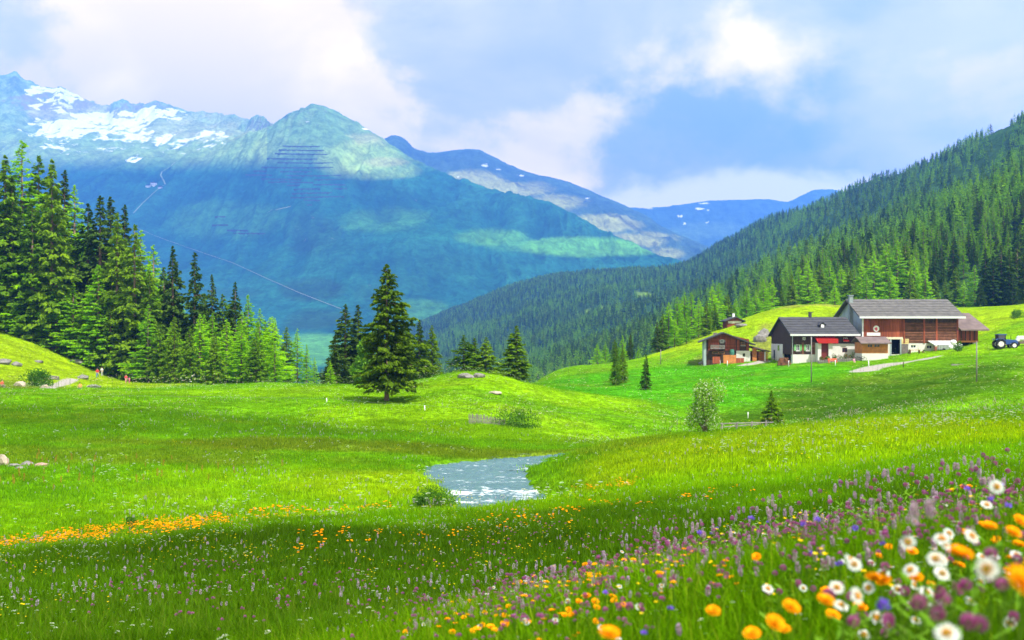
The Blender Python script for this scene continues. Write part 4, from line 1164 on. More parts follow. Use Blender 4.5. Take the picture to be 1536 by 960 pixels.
def wedge(n, y0, y1, rs, power=1.0, a0=-.60, a1=.60):
    """points spread over the view wedge, evenly per area times depth^(power-1)"""
    k = 1 + power
    Y = (rs.rand(n) * (y1 ** k - y0 ** k) + y0 ** k) ** (1 / k)
    a = rs.uniform(a0, a1, n)
    return a * Y, Y
def on_ground(X, Y, h):
    Z = ground_z(X, Y)
    d = np.where((Y > 30) & (Y < 125), river_d(X, Y), 99)
    k = visible(X, Y, Z + h) & (d > .15) & (line_d(X, Y, ROAD_XY) > 2.6) & (line_d(X, Y, LPATH) > .7) & (line_d(X, Y, CHP) > 1.4)
    return X[k], Y[k], Z[k]
def build_grass():
    rs = np.random.RandomState(3)
    near = [tuft('grass_long_%d' % i, 62, .25, .10, .0021, 400 + i, GRASS, .55) for i in range(4)]
    seedy = []
    for i in range(2):
        t = tuft('a', 30, .26, .12, .003, 410 + i, GRASS, .6)
        stalks = tuft('b', 9, .40, .12, .0020, 420 + i, GRASS_STRAW, .25)
        seedy.append(join_meshes('grass_seed_%d' % i, [(t, (0, 0, 0)), (stalks, (0, 0, 0))]))
    mid = [tuft('grass_mid_%d' % i, 44, .21, .22, .0075, 430 + i, GRASS, .6) for i in range(4)]
    far = [tuft('grass_far_%d' % i, 40, .19, .42, .020, 440 + i, GRASS, .7) for i in range(4)]
    col = proto_group('grass_kind', near + seedy + mid + far)
    P = []; I = []; S = []; K = []
    for n, y0, y1, pw, kinds, s0, s1, hh in [(11000, .9, 14, .6, [0, 1, 2, 3, 4, 5], .75, 1.25, .4), (21000, 10, 36, .55, [0, 4, 5, 6, 7, 8, 9], .8, 1.25, .35), (36000, 32, 90, .6, [6, 7, 8, 9, 10, 11], .7, 1.15, .4), (26000, 75, 215, .6, [10, 11, 12, 13], .6, 1.1, .4)]:
        X, Y = wedge(n, y0, y1, rs, pw)
        X, Y, Z = on_ground(X, Y, hh)
        m = np.hypot(X, Y) > 1.15
        X, Y, Z = X[m], Y[m], Z[m]
        P.append(np.stack([X, Y, Z - .01], 1)); S.append(rs.uniform(s0, s1, len(X)) * (1 + .35 * fbm(X / 3, Y / 3, 3, 8)))
        I.append(np.array(kinds)[rs.randint(0, len(kinds), len(X))])
    P = np.concatenate(P); S = np.concatenate(S); I = np.concatenate(I)
    n = len(P)
    # shorter sward on the grazed fields
    short = (1 - .38 * sstep(40, 20, P[:, 1]) * sstep(4, 8, P[:, 1])) * (1 - .45 * sstep(95, 120, P[:, 1])) * (1 - .30 * sstep(11, 6, P[:, 1]) * sstep(-1.5, .5, P[:, 0]))
    # the far tufts are seldom tall
    t = meadow_tint(P[:, 0], P[:, 1]) * rs.uniform(.85, 1.2, (n, 1))
    s3 = np.stack([S, S, S * short * rs.uniform(.8, 1.2, n)], 1)
    scatter('meadow_grass', P, np.stack([rs.normal(0, .08, n), rs.normal(0, .08, n), rs.uniform(0, 6.28, n)], 1), s3, I, t, col, 'long meadow grass over the whole valley floor')
    print('grass', n)
build_grass()

def screen_zone(X, Y, lst, seed, sc=2.5, nz=.8):
    """weight of a plant kind: sum of soft patches given by photo column, depth and their spreads"""
    px = 768 + F * X / Y; lY = np.log(Y)
    w = np.zeros(len(X)); nn = fbm(X / sc, Y / sc, 3, seed)
    for p0, dp, Y0, dl, a in lst:
        q = ((px - p0) / dp) ** 2 + ((lY - math.log(Y0)) / dl) ** 2
        w = np.maximum(w, a * (1 - sstep(.3, 1.3, q + nz * nn)))
    return w
def crest_band(X, Y):
    """distance in photo rows from the near crest where the orange flowers run"""
    px = 768 + F * X / Y; py = HY - ground_z(X, Y) / Y * F
    yc = np.interp(px, [-50, 0, 100, 200, 300, 400, 500, 600, 700, 830, 900, 1000], [838, 826, 815, 803, 797, 783, 776, 768, 757, 742, 737, 735])
    wd = np.interp(px, [-50, 60, 150, 250, 330, 360, 500, 600, 650, 800, 850, 950, 1000], [7, 8, 13, 15, 10, 6, 5, 4, 2, 2, 6, 5, 0])
    am = np.interp(px, [-50, 340, 360, 500, 600, 660, 820, 860, 950, 990], [1, 1, .45, .5, .3, .05, .05, .5, .4, 0])
    return am * (np.abs(py - yc - 3) < wd) 
def build_flowers():
    rs = np.random.RandomState(17)
    def small(nm, head, h):
        return join_meshes(nm, [(stem_mesh('s', h, .0025), (0, 0, 0)), (head, (0, 0, 0))])
    kinds = []
    kinds.append(('spike', [small('bistort_%d' % i, spike_head('h', 34, .05 + .012 * i, .0085, 500 + i, M_LIL, .38), .39) for i in range(3)]))
    kinds.append(('umbel', [join_meshes('umbel_%d' % i, [(stem_mesh('s', .36), (0, 0, 0)), (ball_head('h', 46, .055, 510 + i, M_UMB, .37, .25, 0, .25, .22), (0, 0, 0)), (ball_head('h2', 26, .035, 515 + i, M_UMB, .31, .25, 0, .3, .25), (.07, .03, 0))]) for i in range(2)]))
    kinds.append(('orange', [join_meshes('arnica_%d' % i, [(stem_mesh('s', .34), (0, 0, 0)), (ray_head('h', 12, .004, .032, 520 + i, M_ORA, .345, .25, 2), (0, 0, 0)), (ball_head('d', 14, .012, 522 + i, M_ORC, .35, .6, 0, .9, .7), (0, 0, 0)), (ray_head('h', 12, .004, .028, 524 + i, M_ORA, .29, .2, 2), (.08, .05, 0)), (ray_head('h', 12, .004, .03, 526 + i, M_ORA, .32, .3, 1), (-.06, .07, 0))]) for i in range(2)]))
    kinds.append(('yellow', [join_meshes('buttercup_%d' % i, [(stem_mesh('s', .33), (0, 0, 0)), (ray_head('h', 6, .001, .012, 530 + i, M_YEL, .335, .5, 1), (0, 0, 0)), (ray_head('h', 6, .001, .012, 532 + i, M_YEL, .30, .5, 1), (.09, -.05, 0))]) for i in range(2)]))
    kinds.append(('clover', [join_meshes('clover_%d' % i, [(stem_mesh('s', .27), (0, 0, 0)), (ball_head('h', 40, .014, 540 + i, M_PUR, .28, .95, -.6, .7, .45), (0, 0, 0)), (ball_head('h', 30, .012, 543 + i, M_PUR, .24, .95, -.6, .7, .45), (.07, .04, 0))]) for i in range(3)]))
    kinds.append(('white', [join_meshes('daisy_%d' % i, [(stem_mesh('s', .31), (0, 0, 0)), (ray_head('h', 14, .005, .021, 550 + i, M_WHT, .315, .12, 1), (0, 0, 0)), (ball_head('d', 12, .007, 552 + i, M_YDC, .317, .5, 0, .9, .7), (0, 0, 0))]) for i in range(2)]))
    kinds.append(('dock', [small('dock_%d' % i, spike_head('h', 60, .32, .03, 560 + i, M_RST, .30), .6) for i in range(2)]))
    kinds.append(('violet', [small('bellflower_0', ball_head('h', 12, .014, 570, M_VIO, .34, .8, -.4, 1.1, .9), .34)]))
    meshes = []; first = {}
    for nm, ms in kinds:
        first[nm] = (len(meshes), len(ms)); meshes += ms
    col = proto_group('flower_kind', meshes)
    P = []; I = []; S = []
    def put(nm, n, y0, y1, pw, wfun, s0, s1, margin=.4):
        X, Y = wedge(n, y0, y1, rs, pw)
        w = wfun(X, Y)
        m = rs.rand(n) < w
        X, Y, Z = on_ground(X[m], Y[m], margin)
        b, c = first[nm]
        P.append(np.stack([X, Y, Z - .01], 1)); I.append(b + rs.randint(0, c, len(X))); S.append(rs.uniform(s0, s1, len(X)))
    patch = lambda sd, sc, lo, hi: (lambda X, Y: sstep(lo, hi, fbm(X / sc, Y / sc, 3, sd)))
    # the slope right of the photograph: lilac and purple
    knoll = lambda X, Y: sstep(-.5, .4, X + .0 * Y + .25 * (Y - 4)) 
    put('spike', 1500, 4.6, 14, .6, lambda X, Y: sstep(-.28, .25, X / Y) * (.2 + .8 * sstep(-.1, .3, fbm(X / 1.2, Y / 1.2, 3, 70))), .42, .72)
    put('clover', 1700, 4.0, 9.5, .4, lambda X, Y: sstep(-.25, .1, X / Y) * (.3 + .7 * sstep(-.2, .3, fbm(X / 1.0, Y / 1.0, 3, 71))), .65, 1.05)
    put('yellow', 420, 3.4, 12, .5, lambda X, Y: sstep(-.1, .2, X / Y) * .7, .6, .95)
    put('orange', 260, 3.5, 9, .4, lambda X, Y: sstep(-.12, .05, X / Y) * sstep(.0, .3, fbm(X / .8, Y / .8, 2, 72)), .45, .7)
    put('white', 500, 3.0, 9, .4, lambda X, Y: sstep(-.15, .05, X / Y) * sstep(.0, .25, fbm(X / .9, Y / .9, 2, 73)), .5, .8)
    put('umbel', 1500, 3.6, 12, .5, lambda X, Y: sstep(-.2, .1, X / Y) * .8, .16, .34)
    put('violet', 60, 3.0, 9, .5, lambda X, Y: sstep(0, .2, X / Y), .8, 1.1)
    # the dark sward in front, left
    put('spike', 2500, 9, 34, .5, lambda X, Y: .12 + .88 * sstep(.0, .4, fbm(X / 2.2, Y / 2.2, 3, 74)), .8, 1.3)
    put('umbel', 6500, 8, 34, .5, lambda X, Y: .2 + .8 * sstep(.0, .35, fbm(X / 2.6, Y / 2.6, 3, 75)), .22, .6)
    put('yellow', 2200, 8, 34, .5, patch(76, 3.0, -.15, .3), .7, 1.2)
    put('umbel', 5000, 7, 16, .5, lambda X, Y: .6 + 0 * X, .12, .3)
    put('clover', 1200, 8, 26, .5, patch(77, 2.5, 0, .3), 1, 1.5)
    put('orange', 1500, 16, 34, .8, lambda X, Y: screen_zone(X, Y, [(590, 160, 22, .06, 1), (820, 150, 24, .10, .8), (480, 60, 19.5, .05, .5), (1000, 160, 26, .1, .25)], 78), .8, 1.3)
    put('orange', 6500, 20, 44, .8, lambda X, Y: crest_band(X, Y) * (.25 + .75 * sstep(-.15, .2, fbm(X / 1.5, Y / 1.5, 3, 91))), .9, 1.5)
    # flood plain, banks and fields
    put('spike', 9000, 32, 100, .6, lambda X, Y: sstep(.05, .4, fbm(X / 5, Y / 2.6, 3, 80)), 1.5, 2.6)
    put('umbel', 12000, 32, 150, .7, lambda X, Y: sstep(.02, .35, fbm(X / 6, Y / 3.5, 3, 81)), .9, 1.9)
    put('yellow', 5000, 32, 100, .6, patch(82, 4, .0, .3), 1.6, 2.4)
    put('dock', 900, 44, 75, .8, lambda X, Y: screen_zone(X, Y, [(150, 160, 58, .10, 1), (60, 60, 62, .06, .9), (330, 90, 60, .06, .6)], 83, 2.0, 1.2), .8, 1.5)
    put('white', 6000, 90, 215, .7, patch(84, 9, .05, .35), 3.5, 6.0)
    P = np.concatenate(P); I = np.concatenate(I); S = np.concatenate(S); n = len(P)
    m = (P[:, 1] > 2.6)
    P, I, S = P[m], I[m], S[m]; n = len(P)
    scatter('meadow_flowers', P, np.stack([rs.normal(.05, .10, n), rs.normal(0, .10, n), rs.uniform(0, 6.28, n)], 1), np.stack([S, S, S * rs.uniform(.85, 1.1, n)], 1), I, np.ones((n, 3)), col, 'small lilac, white, yellow and orange meadow flowers among the grass')
    print('flowers', n)
build_flowers()

# ------------------------------------------------------------------ farm buildings
WD = principled('dark_weathered_timber', (0.060, 0.032, 0.020), .85, .4, 1.2, .5, 12, stretch=(3, 3, .4))
WR = principled('red_brown_timber', (0.27, 0.064, 0.026), .8, .35, 1.0, .4, 12, stretch=(4, 4, .3), randhue=.25)
WL = principled('brown_log', (0.19, 0.078, 0.038), .8, .35, 1.2, .4, 10, randhue=.3)
WO = principled('orange_timber', (0.52, 0.19, 0.05), .7, .2, 1.5, .3, 10)
WG = principled('grey_timber', (0.24, 0.22, 0.20), .9, .3, 2, .5, 14)
PL = principled('white_plaster', (0.66, 0.64, 0.58), .9, .08, 1.0, .15, 8)
PG = principled('blue_grey_plaster', (0.36, 0.43, 0.43), .9, .12, .7, .2, 8)
RF = principled('grey_slate_roof', (0.115, 0.11, 0.10), .75, .25, .9, .6, 6, stretch=(1, 1, 3))
RFD = principled('dark_slate_roof', (0.055, 0.056, 0.06), .75, .25, .9, .6, 6)
RFB = principled('brown_sheet_roof', (0.15, 0.11, 0.095), .7, .25, .8, .4, 6)
TRM = principled('pale_roof_edge', (0.62, 0.64, 0.62), .6)
GLS = principled('window_glass', (0.03, 0.04, 0.05), .08, spec=.6)
BLK = principled('dark_interior', (0.012, 0.012, 0.012), 1.0)
RED = principled('red_painted_sheet', (0.42, 0.016, 0.012), .5)
RDD = principled('red_door_paint', (0.16, 0.025, 0.018), .6)
GRN = principled('green_shutter_paint', (0.16, 0.42, 0.14), .6)
WHT = principled('white_paint', (0.82, 0.82, 0.80), .5)
STN = principled('grey_stone', (0.20, 0.19, 0.165), .95, .35, 3, 1.0, 12)
MET = principled('galvanised_metal', (0.42, 0.45, 0.46), .4, metallic=.6)
class House:
    def __init__(s, name, label, cat, ox, oy, oz, group=None):
        s.o = Vector((ox, oy, oz)); s.root = empty(name, s.o); tag(s.root, label, cat, group)
    def part(s, name, mb, mat, parent=None, smooth=False):
        if parent is None:
            mb.v = [tuple(Vector(v) - s.o) for v in mb.v]
            return mb.build(name, mat, s.root, smooth)
        mb.v = [tuple(Vector(v) - s.o) for v in mb.v]
        return mb.build(name, mat, parent, smooth)
def wall_holes(b, x0, x1, z0, z1, y0, y1, holes):
    """front wall in the x-z plane with rectangular openings, built of boxes"""
    xs = sorted({x0, x1, *[h[0] for h in holes], *[h[1] for h in holes]})
    for a, c in zip(xs[:-1], xs[1:]):
        hs = sorted([h for h in holes if h[0] < c - 1e-6 and h[1] > a + 1e-6], key=lambda h: h[2])
        z = z0
        for h in hs:
            if h[2] > z + 1e-4: b.box(a, c, y0, y1, z, h[2])
            z = h[3]
        if z1 > z + 1e-4: b.box(a, c, y0, y1, z, z1)
    return b
def X_(px, Y): return (px - 768) / F * Y
def Z_(py, Y): return (HY - py) / F * Y
def gable_roof(H, name, x0, x1, yf, yr, yb, ze, zr, zb, mat, th=.28, trim=True):
    """ridge along x; front eave yf/ze, ridge yr/zr, back eave yb/zb"""
    b = MB().prism([(yf, ze), (yr, zr), (yb, zb), (yb, zb - th), (yr, zr - th), (yf, ze - th)], 'x', x0, x1)
    r = H.part(name, b, mat)
    n = int((x1 - x0) / 1.3)
    sl = MB()
    for i in range(n):      # laps of the roofing, slightly proud
        for k in range(1, 7):
            t = k / 7; y = yf + (yr - yf) * t; z = ze + (zr - ze) * t
            xa = x0 + (x1 - x0) * i / n; xb = x0 + (x1 - x0) * (i + 1) / n
            sl.box(xa + .02, xb - .02, y - .05, y + .05, z + .0, z + .07)
    if trim:
        t = MB().box(x0 - .03, x1 + .03, yf - .12, yf - .002, ze - th - .05, ze + .05)
        H.part('gutter', t, TRM, r)
        H.part('roof_lap', sl, mat, r)['kind'] = 'stuff'
    return r
def window(H, x0, x1, z0, z1, y, frame_mat=WHT, shutters=None, sill=False, bars=True):
    b = MB(); w = .07
    b.box(x0, x1, y - .05, y + .05, z0, z0 + w).box(x0, x1, y - .05, y + .05, z1 - w, z1)
    b.box(x0, x0 + w, y - .05, y + .05, z0 + w, z1 - w).box(x1 - w, x1, y - .05, y + .05, z0 + w, z1 - w)
    if bars: b.box((x0 + x1) / 2 - .03, (x0 + x1) / 2 + .03, y - .04, y + .04, z0 + w, z1 - w)
    f = H.part('window', b, frame_mat)
    H.part('pane', MB().box(x0 + w, x1 - w, y + .05, y + .08, z0 + w, z1 - w), GLS, f)
    if shutters:
        sw = (x1 - x0) * .55
        H.part('shutter', MB().box(x0 - sw, x0 - .02, y - .10, y - .05, z0, z1), shutters, f)
        H.part('shutter', MB().box(x1 + .02, x1 + sw, y - .10, y - .05, z0, z1), shutters, f)
    if sill: H.part('flower_box', MB().box(x0 - .1, x1 + .1, y - .32, y - .05, z0 - .25, z0), WG, f)
    return f

def build_barn():
    Y = 200.0; x0, x1 = X_(1293, Y), X_(1437, Y); zb = -5.6; zs = Z_(515, Y); ze = Z_(470, Y); D = 14.0
    H = House('barn', 'long hay barn with grey roof, red brown planks and log bays over a white base', 'barn', x0, Y, Z_(534, Y))
    yr = Y + 7; zr = Z_(449, Y + 7) 
    # side and back walls
    pent = [(Y, zb), (Y, ze - .3), (yr, zr - .35), (Y + D, ze - .1), (Y + D, zb)]
    H.part('gable_wall', MB().prism(pent, 'x', x0, x0 + .35), PG)
    H.part('gable_wall', MB().prism(pent, 'x', x1 - .35, x1), WD)
    H.part('back_wall', MB().box(x0 + .35, x1 - .35, Y + D - .3, Y + D - .003, zb, ze - .3), WD)
    H.part('corner_board', MB().box(x0 - .004, x0 + .28, Y - .06, Y + .0, zb, ze - .3), WHT)
    dx0, dx1, dz0, dz1 = X_(1337, Y), X_(1350, Y), Z_(531.5, Y), Z_(509, Y)
    w1 = (X_(1366, Y), X_(1374, Y), Z_(522, Y), Z_(517.5, Y)); w2 = (X_(1390, Y), X_(1398, Y), Z_(523, Y), Z_(518, Y))
    b = wall_holes(MB(), x0 + .35, x1 - .35, zb, zs, Y, Y + .35, [(dx0, dx1, dz0, zs), w1, w2])
    H.part('base_wall', b, PL)
    H.part('dark_inside', MB().box(x0 + .4, x1 - .4, Y + 2.2, Y + 2.4, zb, ze - .4), BLK)
    # backing behind planks and logs
    b = wall_holes(MB(), x0 + .35, x1 - .35, zs + .003, ze - .2, Y + .06, Y + .3, [(dx0, dx1, zs, dz1)])
    H.part('inner_wall', b, WD)
    # upright planks on the left bay
    bx0, bx1 = x0 + .3, X_(1356, Y)
    n = 26
    for i in range(n):
        a = bx0 + (bx1 - bx0) * i / n; c = bx0 + (bx1 - bx0) * (i + 1) / n
        zlo = max(zs + .01, dz1 + .25) if (c > dx0 - .9 and a < dx1 + .9) else zs + .01
        if i == 0:
            pl = MB()
        p = MB().box(a + .012, c - .012, Y - .05 + random.uniform(-.02, .02), Y + .058, zlo + random.uniform(-.02, .03), ze - .25)
        H.part('plank', p, WR)
    # log bays
    posts = [X_(1356, Y), X_(1386, Y), X_(1405, Y), X_(1436, Y)]
    for q in posts:
        H.part('post', MB().box(q - .16, q + .16, Y - .14, Y + .057, zs + .01, ze - .25), WR)
    for a, c in zip(posts[:-1], posts[1:]):
        nl = 13
        for i in range(nl):
            z = zs + .22 + (ze - 1.9 - zs) * i / nl
            H.part('log', MB().tube([(a + .17, Y - .0, z), (c - .17, Y - .0, z)], .115, 6), WL)
        H.part('loft_planking', MB().box(a + .17, c - .17, Y - .03, Y + .055, ze - 1.5, ze - .25), WD)
    for x, in [(w1,), (w2,)]:
        window(H, x[0], x[1], x[2], x[3], Y + .1, WHT)
    dr = H.part('door_frame', MB().box(dx0 - .25, dx0, Y - .08, Y + .3, dz0 - .3, dz1).box(dx1, dx1 + .25, Y - .08, Y + .3, dz0 - .3, dz1), PG)
    H.part('lintel', MB().box(X_(1327, Y), X_(1354, Y), Y - .12, Y + .055, dz1, dz1 + .45), principled('pale_beam', (.66, .58, .42), .8, .2))
    H.part('door', MB().box(X_(1352, Y), X_(1362, Y), Y - .12, Y - .005, Z_(531, Y), Z_(516, Y)), principled('brown_grey_door', (.16, .13, .12), .8, .2))
    H.part('panel', MB().box(X_(1352, Y), X_(1363, Y), Y - .10, Y - .003, Z_(515.8, Y), Z_(508, Y)), principled('yellow_board', (.62, .48, .20), .8, .15))
    r = gable_roof(H, 'roof', X_(1268.5, yr), X_(1448, Y - 1.2), Y - 1.3, yr, Y + D + 1.2, Z_(475, Y - 1.3), zr + .02, ze - .5, RF, .3)
    # chimney shaft on the gable
    cxp = x0 - .75
    H.part('chimney', MB().box(cxp, x0 - .003, Y + 5.2, Y + 6.1, zb, Z_(444, Y + 5)).box(cxp - .12, x0 + .1, Y + 5.1, Y + 6.2, Z_(444, Y + 5), Z_(442.5, Y + 5)), principled('chimney_sheet', (.25, .30, .30), .6, .15))
    # round emblem and name board
    ex, ez = X_(1314, Y), Z_(493, Y)
    disc = lambda r, y0, y1: MB().prism([(ex + r * math.cos(t * math.pi / 12), ez + r * math.sin(t * math.pi / 12)) for t in range(24)], 'y', y0, y1)
    e = H.part('round_sign', disc(.60, Y - .16, Y - .09), WHT)
    ring = principled('emblem_red', (.70, .10, .16), .6)
    H.part('emblem', MB().prism([(ex + .36 * (1 - .25 * math.cos(3 * t)) * math.cos(t) * .8, ez + .36 * (1 - .25 * math.sin(t)) * math.sin(t)) for t in [k * math.pi / 14 for k in range(28)]], 'y', Y - .18, Y - .162), ring, e)
    H.part('name_board', MB().box(X_(1300, Y), X_(1320, Y), Y - .14, Y - .09, Z_(503.5, Y), Z_(499, Y)), WHT)
    # annexe on the right
    A = House('barn_annexe', 'low annexe at the end of the barn with plank loft over an open dark bay', 'shed', x1 + .1, Y + 1, Z_(526, Y))
    ax0, ax1 = x1 + .05, X_(1470.5, Y); az = Z_(493.5, Y); zm = Z_(511, Y); zb2 = -5.0
    n = 15
    for i in range(n):
        a = ax0 + (ax1 - ax0) * i / n; c = ax0 + (ax1 - ax0) * (i + 1) / n
        A.part('plank', MB().box(a + .012, c - .012, Y + .95 + random.uniform(-.02, .02), Y + 1.05, zm, az - .1), WR if i % 3 else WD)
    A.part('beam', MB().box(ax0, ax1, Y + .85, Y + 1.1, zm - .35, zm - .004), WO)
    A.part('back_wall', MB().box(ax0, ax1, Y + 9, Y + 9.3, zb2, az), WD)
    A.part('side_wall', MB().box(ax1 - .3, ax1, Y + 1.5, Y + 8.99, zb2, az), WD)
    A.part('dark_inside', MB().box(ax0, ax1 - .31, Y + 4, Y + 4.2, zb2, az - .1), BLK)
    A.part('pier', MB().box(ax1 - .9, ax1 - .05, Y + .98, Y + 1.45, zb2, zm - .36), PL)
    A.part('roof', MB().prism([(Y - .6, az - .1), (Y + 8.5, Z_(469.5, Y + 8.5)), (Y + 10, Z_(474, Y + 10)), (Y + 10, Z_(476, Y + 10)), (Y + 8.5, Z_(471.5, Y + 8.5)), (Y - .6, az - .35)], 'x', ax0 + .3, ax1 + 1.6), RFB)
    # sloping awning and things under it
    L = House('lean_to', 'small pale awning on timber posts propped against the white barn base', 'awning', X_(1400, Y), Y - 2, Z_(532, Y))
    L.part('awning_roof', MB().prism([(Y - 3.2, Z_(516.5, Y - 3.2)), (Y - .16, Z_(511, Y)), (Y - .16, Z_(512.3, Y)), (Y - 3.2, Z_(517.6, Y - 3.2))], 'x', X_(1391, Y), X_(1425, Y)), principled('pale_sheet', (.66, .66, .62), .6, .1))
    for q in (1391, 1405, 1424):
        gx = X_(q, Y); gz = float(ground_z(np.array([gx]), np.array([Y - 3.0]))[0])
        L.part('post', MB().box(gx + .02, gx + .2, Y - 3.1, Y - 2.9, gz - .2, Z_(518, Y - 3)), WL)
    L.part('brace', MB().tube([(X_(1405, Y) + .1, Y - 3, Z_(524, Y)), (X_(1411, Y), Y - 3, Z_(518.5, Y))], .07, 5), WO)
build_barn()

def build_farmhouse():
    Y = 195.0; x0, x1 = X_(1187, Y), X_(1290, Y); zb = -7.2; ze = Z_(501, Y); D = 15.0; yr = Y + 7.5; zr = Z_(475.5, yr)
    H = House('farmhouse', 'black timbered farmhouse with slate roof, white base and red porch', 'house', x0, Y, Z_(543, Y))
    pent = [(Y, zb), (Y, ze - .25), (yr, zr - .3), (Y + D, ze - .1), (Y + D, zb)]
    zp = Z_(516, Y + 8)
    H.part('gable_wall', MB().prism([(Y, Z_(532, Y)), (Y, ze - .25), (yr, zr - .3), (Y + D, ze - .1), (Y + D, zp), (Y + 6.2, zp), (Y + 6.2, Z_(532, Y))], 'x', x0, x0 + .3), WD)
    H.part('plaster_wall', MB().box(x0 - .04, x0 + .3, Y + 6.21, Y + D, zb, zp - .003), PL)
    H.part('gable_wall', MB().prism(pent, 'x', x1 - .3, x1), WD)
    H.part('back_wall', MB().box(x0 + .3, x1 - .3, Y + D - .3, Y + D - .01, zb, ze - .3), WD)
    H.part('door', MB().box(x0 - .08, x0 - .042, Y + 12.0, Y + 12.9, Z_(541, Y + 12), Z_(525, Y + 12)), BLK)
    H.part('window', MB().box(x0 - .08, x0 - .042, Y + 8.6, Y + 9.8, Z_(526, Y + 9), Z_(517.5, Y + 9)), GLS)
    xm = X_(1224, Y)
    # left half of the front: timber over a white base
    lw = [(X_(1194, Y), X_(1199.5, Y), Z_(526, Y), Z_(517, Y)), (X_(1209, Y), X_(1214.5, Y), Z_(526, Y), Z_(517, Y)), (X_(1204, Y), X_(1208, Y), Z_(510, Y), Z_(505.5, Y))]
    H.part('timber_wall', wall_holes(MB(), x0 + .3, xm, Z_(531.5, Y), ze - .2, Y, Y + .3, lw), WD)
    for i in range(9):      # squared logs of the front
        z = Z_(531, Y) + i * .26
        for a, c in ((x0 + .3, X_(1190.2, Y)), (X_(1202.8, Y), X_(1205.6, Y)), (X_(1218, Y), xm)):
            if c - a > .2: H.part('log', MB().box(a, c, Y - .06, Y - .002, z, z + .22), WL)
    H.part('base_wall', MB().box(x0 + .05, xm, Y - .25, Y + .3, zb, Z_(531.7, Y)), PL)
    for w in lw[:2]: window(H, *w, Y + .05, WHT, GRN, True)
    window(H, *lw[2], Y + .05, WHT, None, False)
    # porch
    py0 = Y - 1.8
    pa, pb = X_(1226, py0), X_(1256, py0)
    H.part('porch_roof', MB().prism([(py0 - .5, Z_(513.5, py0)), (Y - .003, Z_(504.5, Y)), (Y - .003, Z_(506.5, Y)), (py0 - .5, Z_(515, py0))], 'x', pa, pb), RED)
    H.part('porch_fascia', MB().box(pa, pb, py0 - .58, py0 - .503, Z_(515, py0), Z_(508, py0)), RED)
    H.part('porch_wall', MB().box(pa + .1, X_(1232, py0), py0, Y - .003, zb, Z_(514.6, py0)), PL)
    H.part('porch_wall', MB().box(X_(1243, py0), X_(1249, py0), py0, Y - .003, zb, Z_(514.6, py0)), PL)
    H.part('door', MB().box(X_(1232, py0) + .01, X_(1243, py0) - .01, py0 + .35, py0 + .45, zb, Z_(514.6, py0)), RDD)
    # right half
    rw = [(X_(1263, Y), X_(1270.5, Y), Z_(528.5, Y), Z_(521.5, Y))]
    H.part('base_wall', wall_holes(MB(), xm + .01, x1 - .05, zb, Z_(515.5, Y), Y - .1, Y + .3, rw), PL)
    uw = [(X_(1265, Y), X_(1271, Y), Z_(512.5, Y), Z_(506.5, Y))]
    H.part('timber_wall', wall_holes(MB(), xm + .01, x1 - .3, Z_(515.4, Y), ze - .2, Y, Y + .3, uw), WD)
    f = window(H, *rw[0], Y - .04, RDD); window(H, *uw[0], Y + .05, WHT)
    H.part('awning', MB().prism([(Y - .7, Z_(511, Y)), (Y - .01, Z_(508.5, Y)), (Y - .01, Z_(509.3, Y)), (Y - .7, Z_(512, Y))], 'x', X_(1264, Y), X_(1272, Y)), RED)
    gable_roof(H, 'roof', X_(1168, yr), X_(1290.5, Y - 1), Y - 1.0, yr, Y + D + 1, Z_(501.5, Y - 1), zr, ze - .3, RFD, .25)
    # dormer and chimney
    dx = X_(1232, Y + 3); dz = Z_(492, Y + 3)
    d = H.part('dormer', MB().prism([(dx - .45, dz), (dx + .45, dz), (dx + .45, dz + .75), (dx, dz + 1.1), (dx - .45, dz + .75)], 'y', Y + 2.2, Y + 5.2), RFD)
    H.part('pane', MB().box(dx - .3, dx + .3, Y + 2.15, Y + 2.198, dz + .1, dz + .7), WHT, d)
    H.part('dormer_roof', MB().prism([(dx - .7, dz + .6), (dx, dz + 1.25), (dx + .7, dz + .6), (dx + .7, dz + .5), (dx, dz + 1.13), (dx - .7, dz + .5)], 'y', Y + 2.0, Y + 5.4), RFD, d)
    cx_ = X_(1215, yr)
    H.part('chimney', MB().box(cx_ - .25, cx_ + .25, yr - .3, yr + .3, zr - .6, zr + .85).box(cx_ - .32, cx_ + .55, yr - .35, yr + .35, zr + .85, zr + 1.0), RFD)
    H.part('downpipe', MB().tube([(x0 + .12, Y - .35, zb), (x0 + .12, Y - .35, ze - .3)], .07, 6), MET)
build_farmhouse()

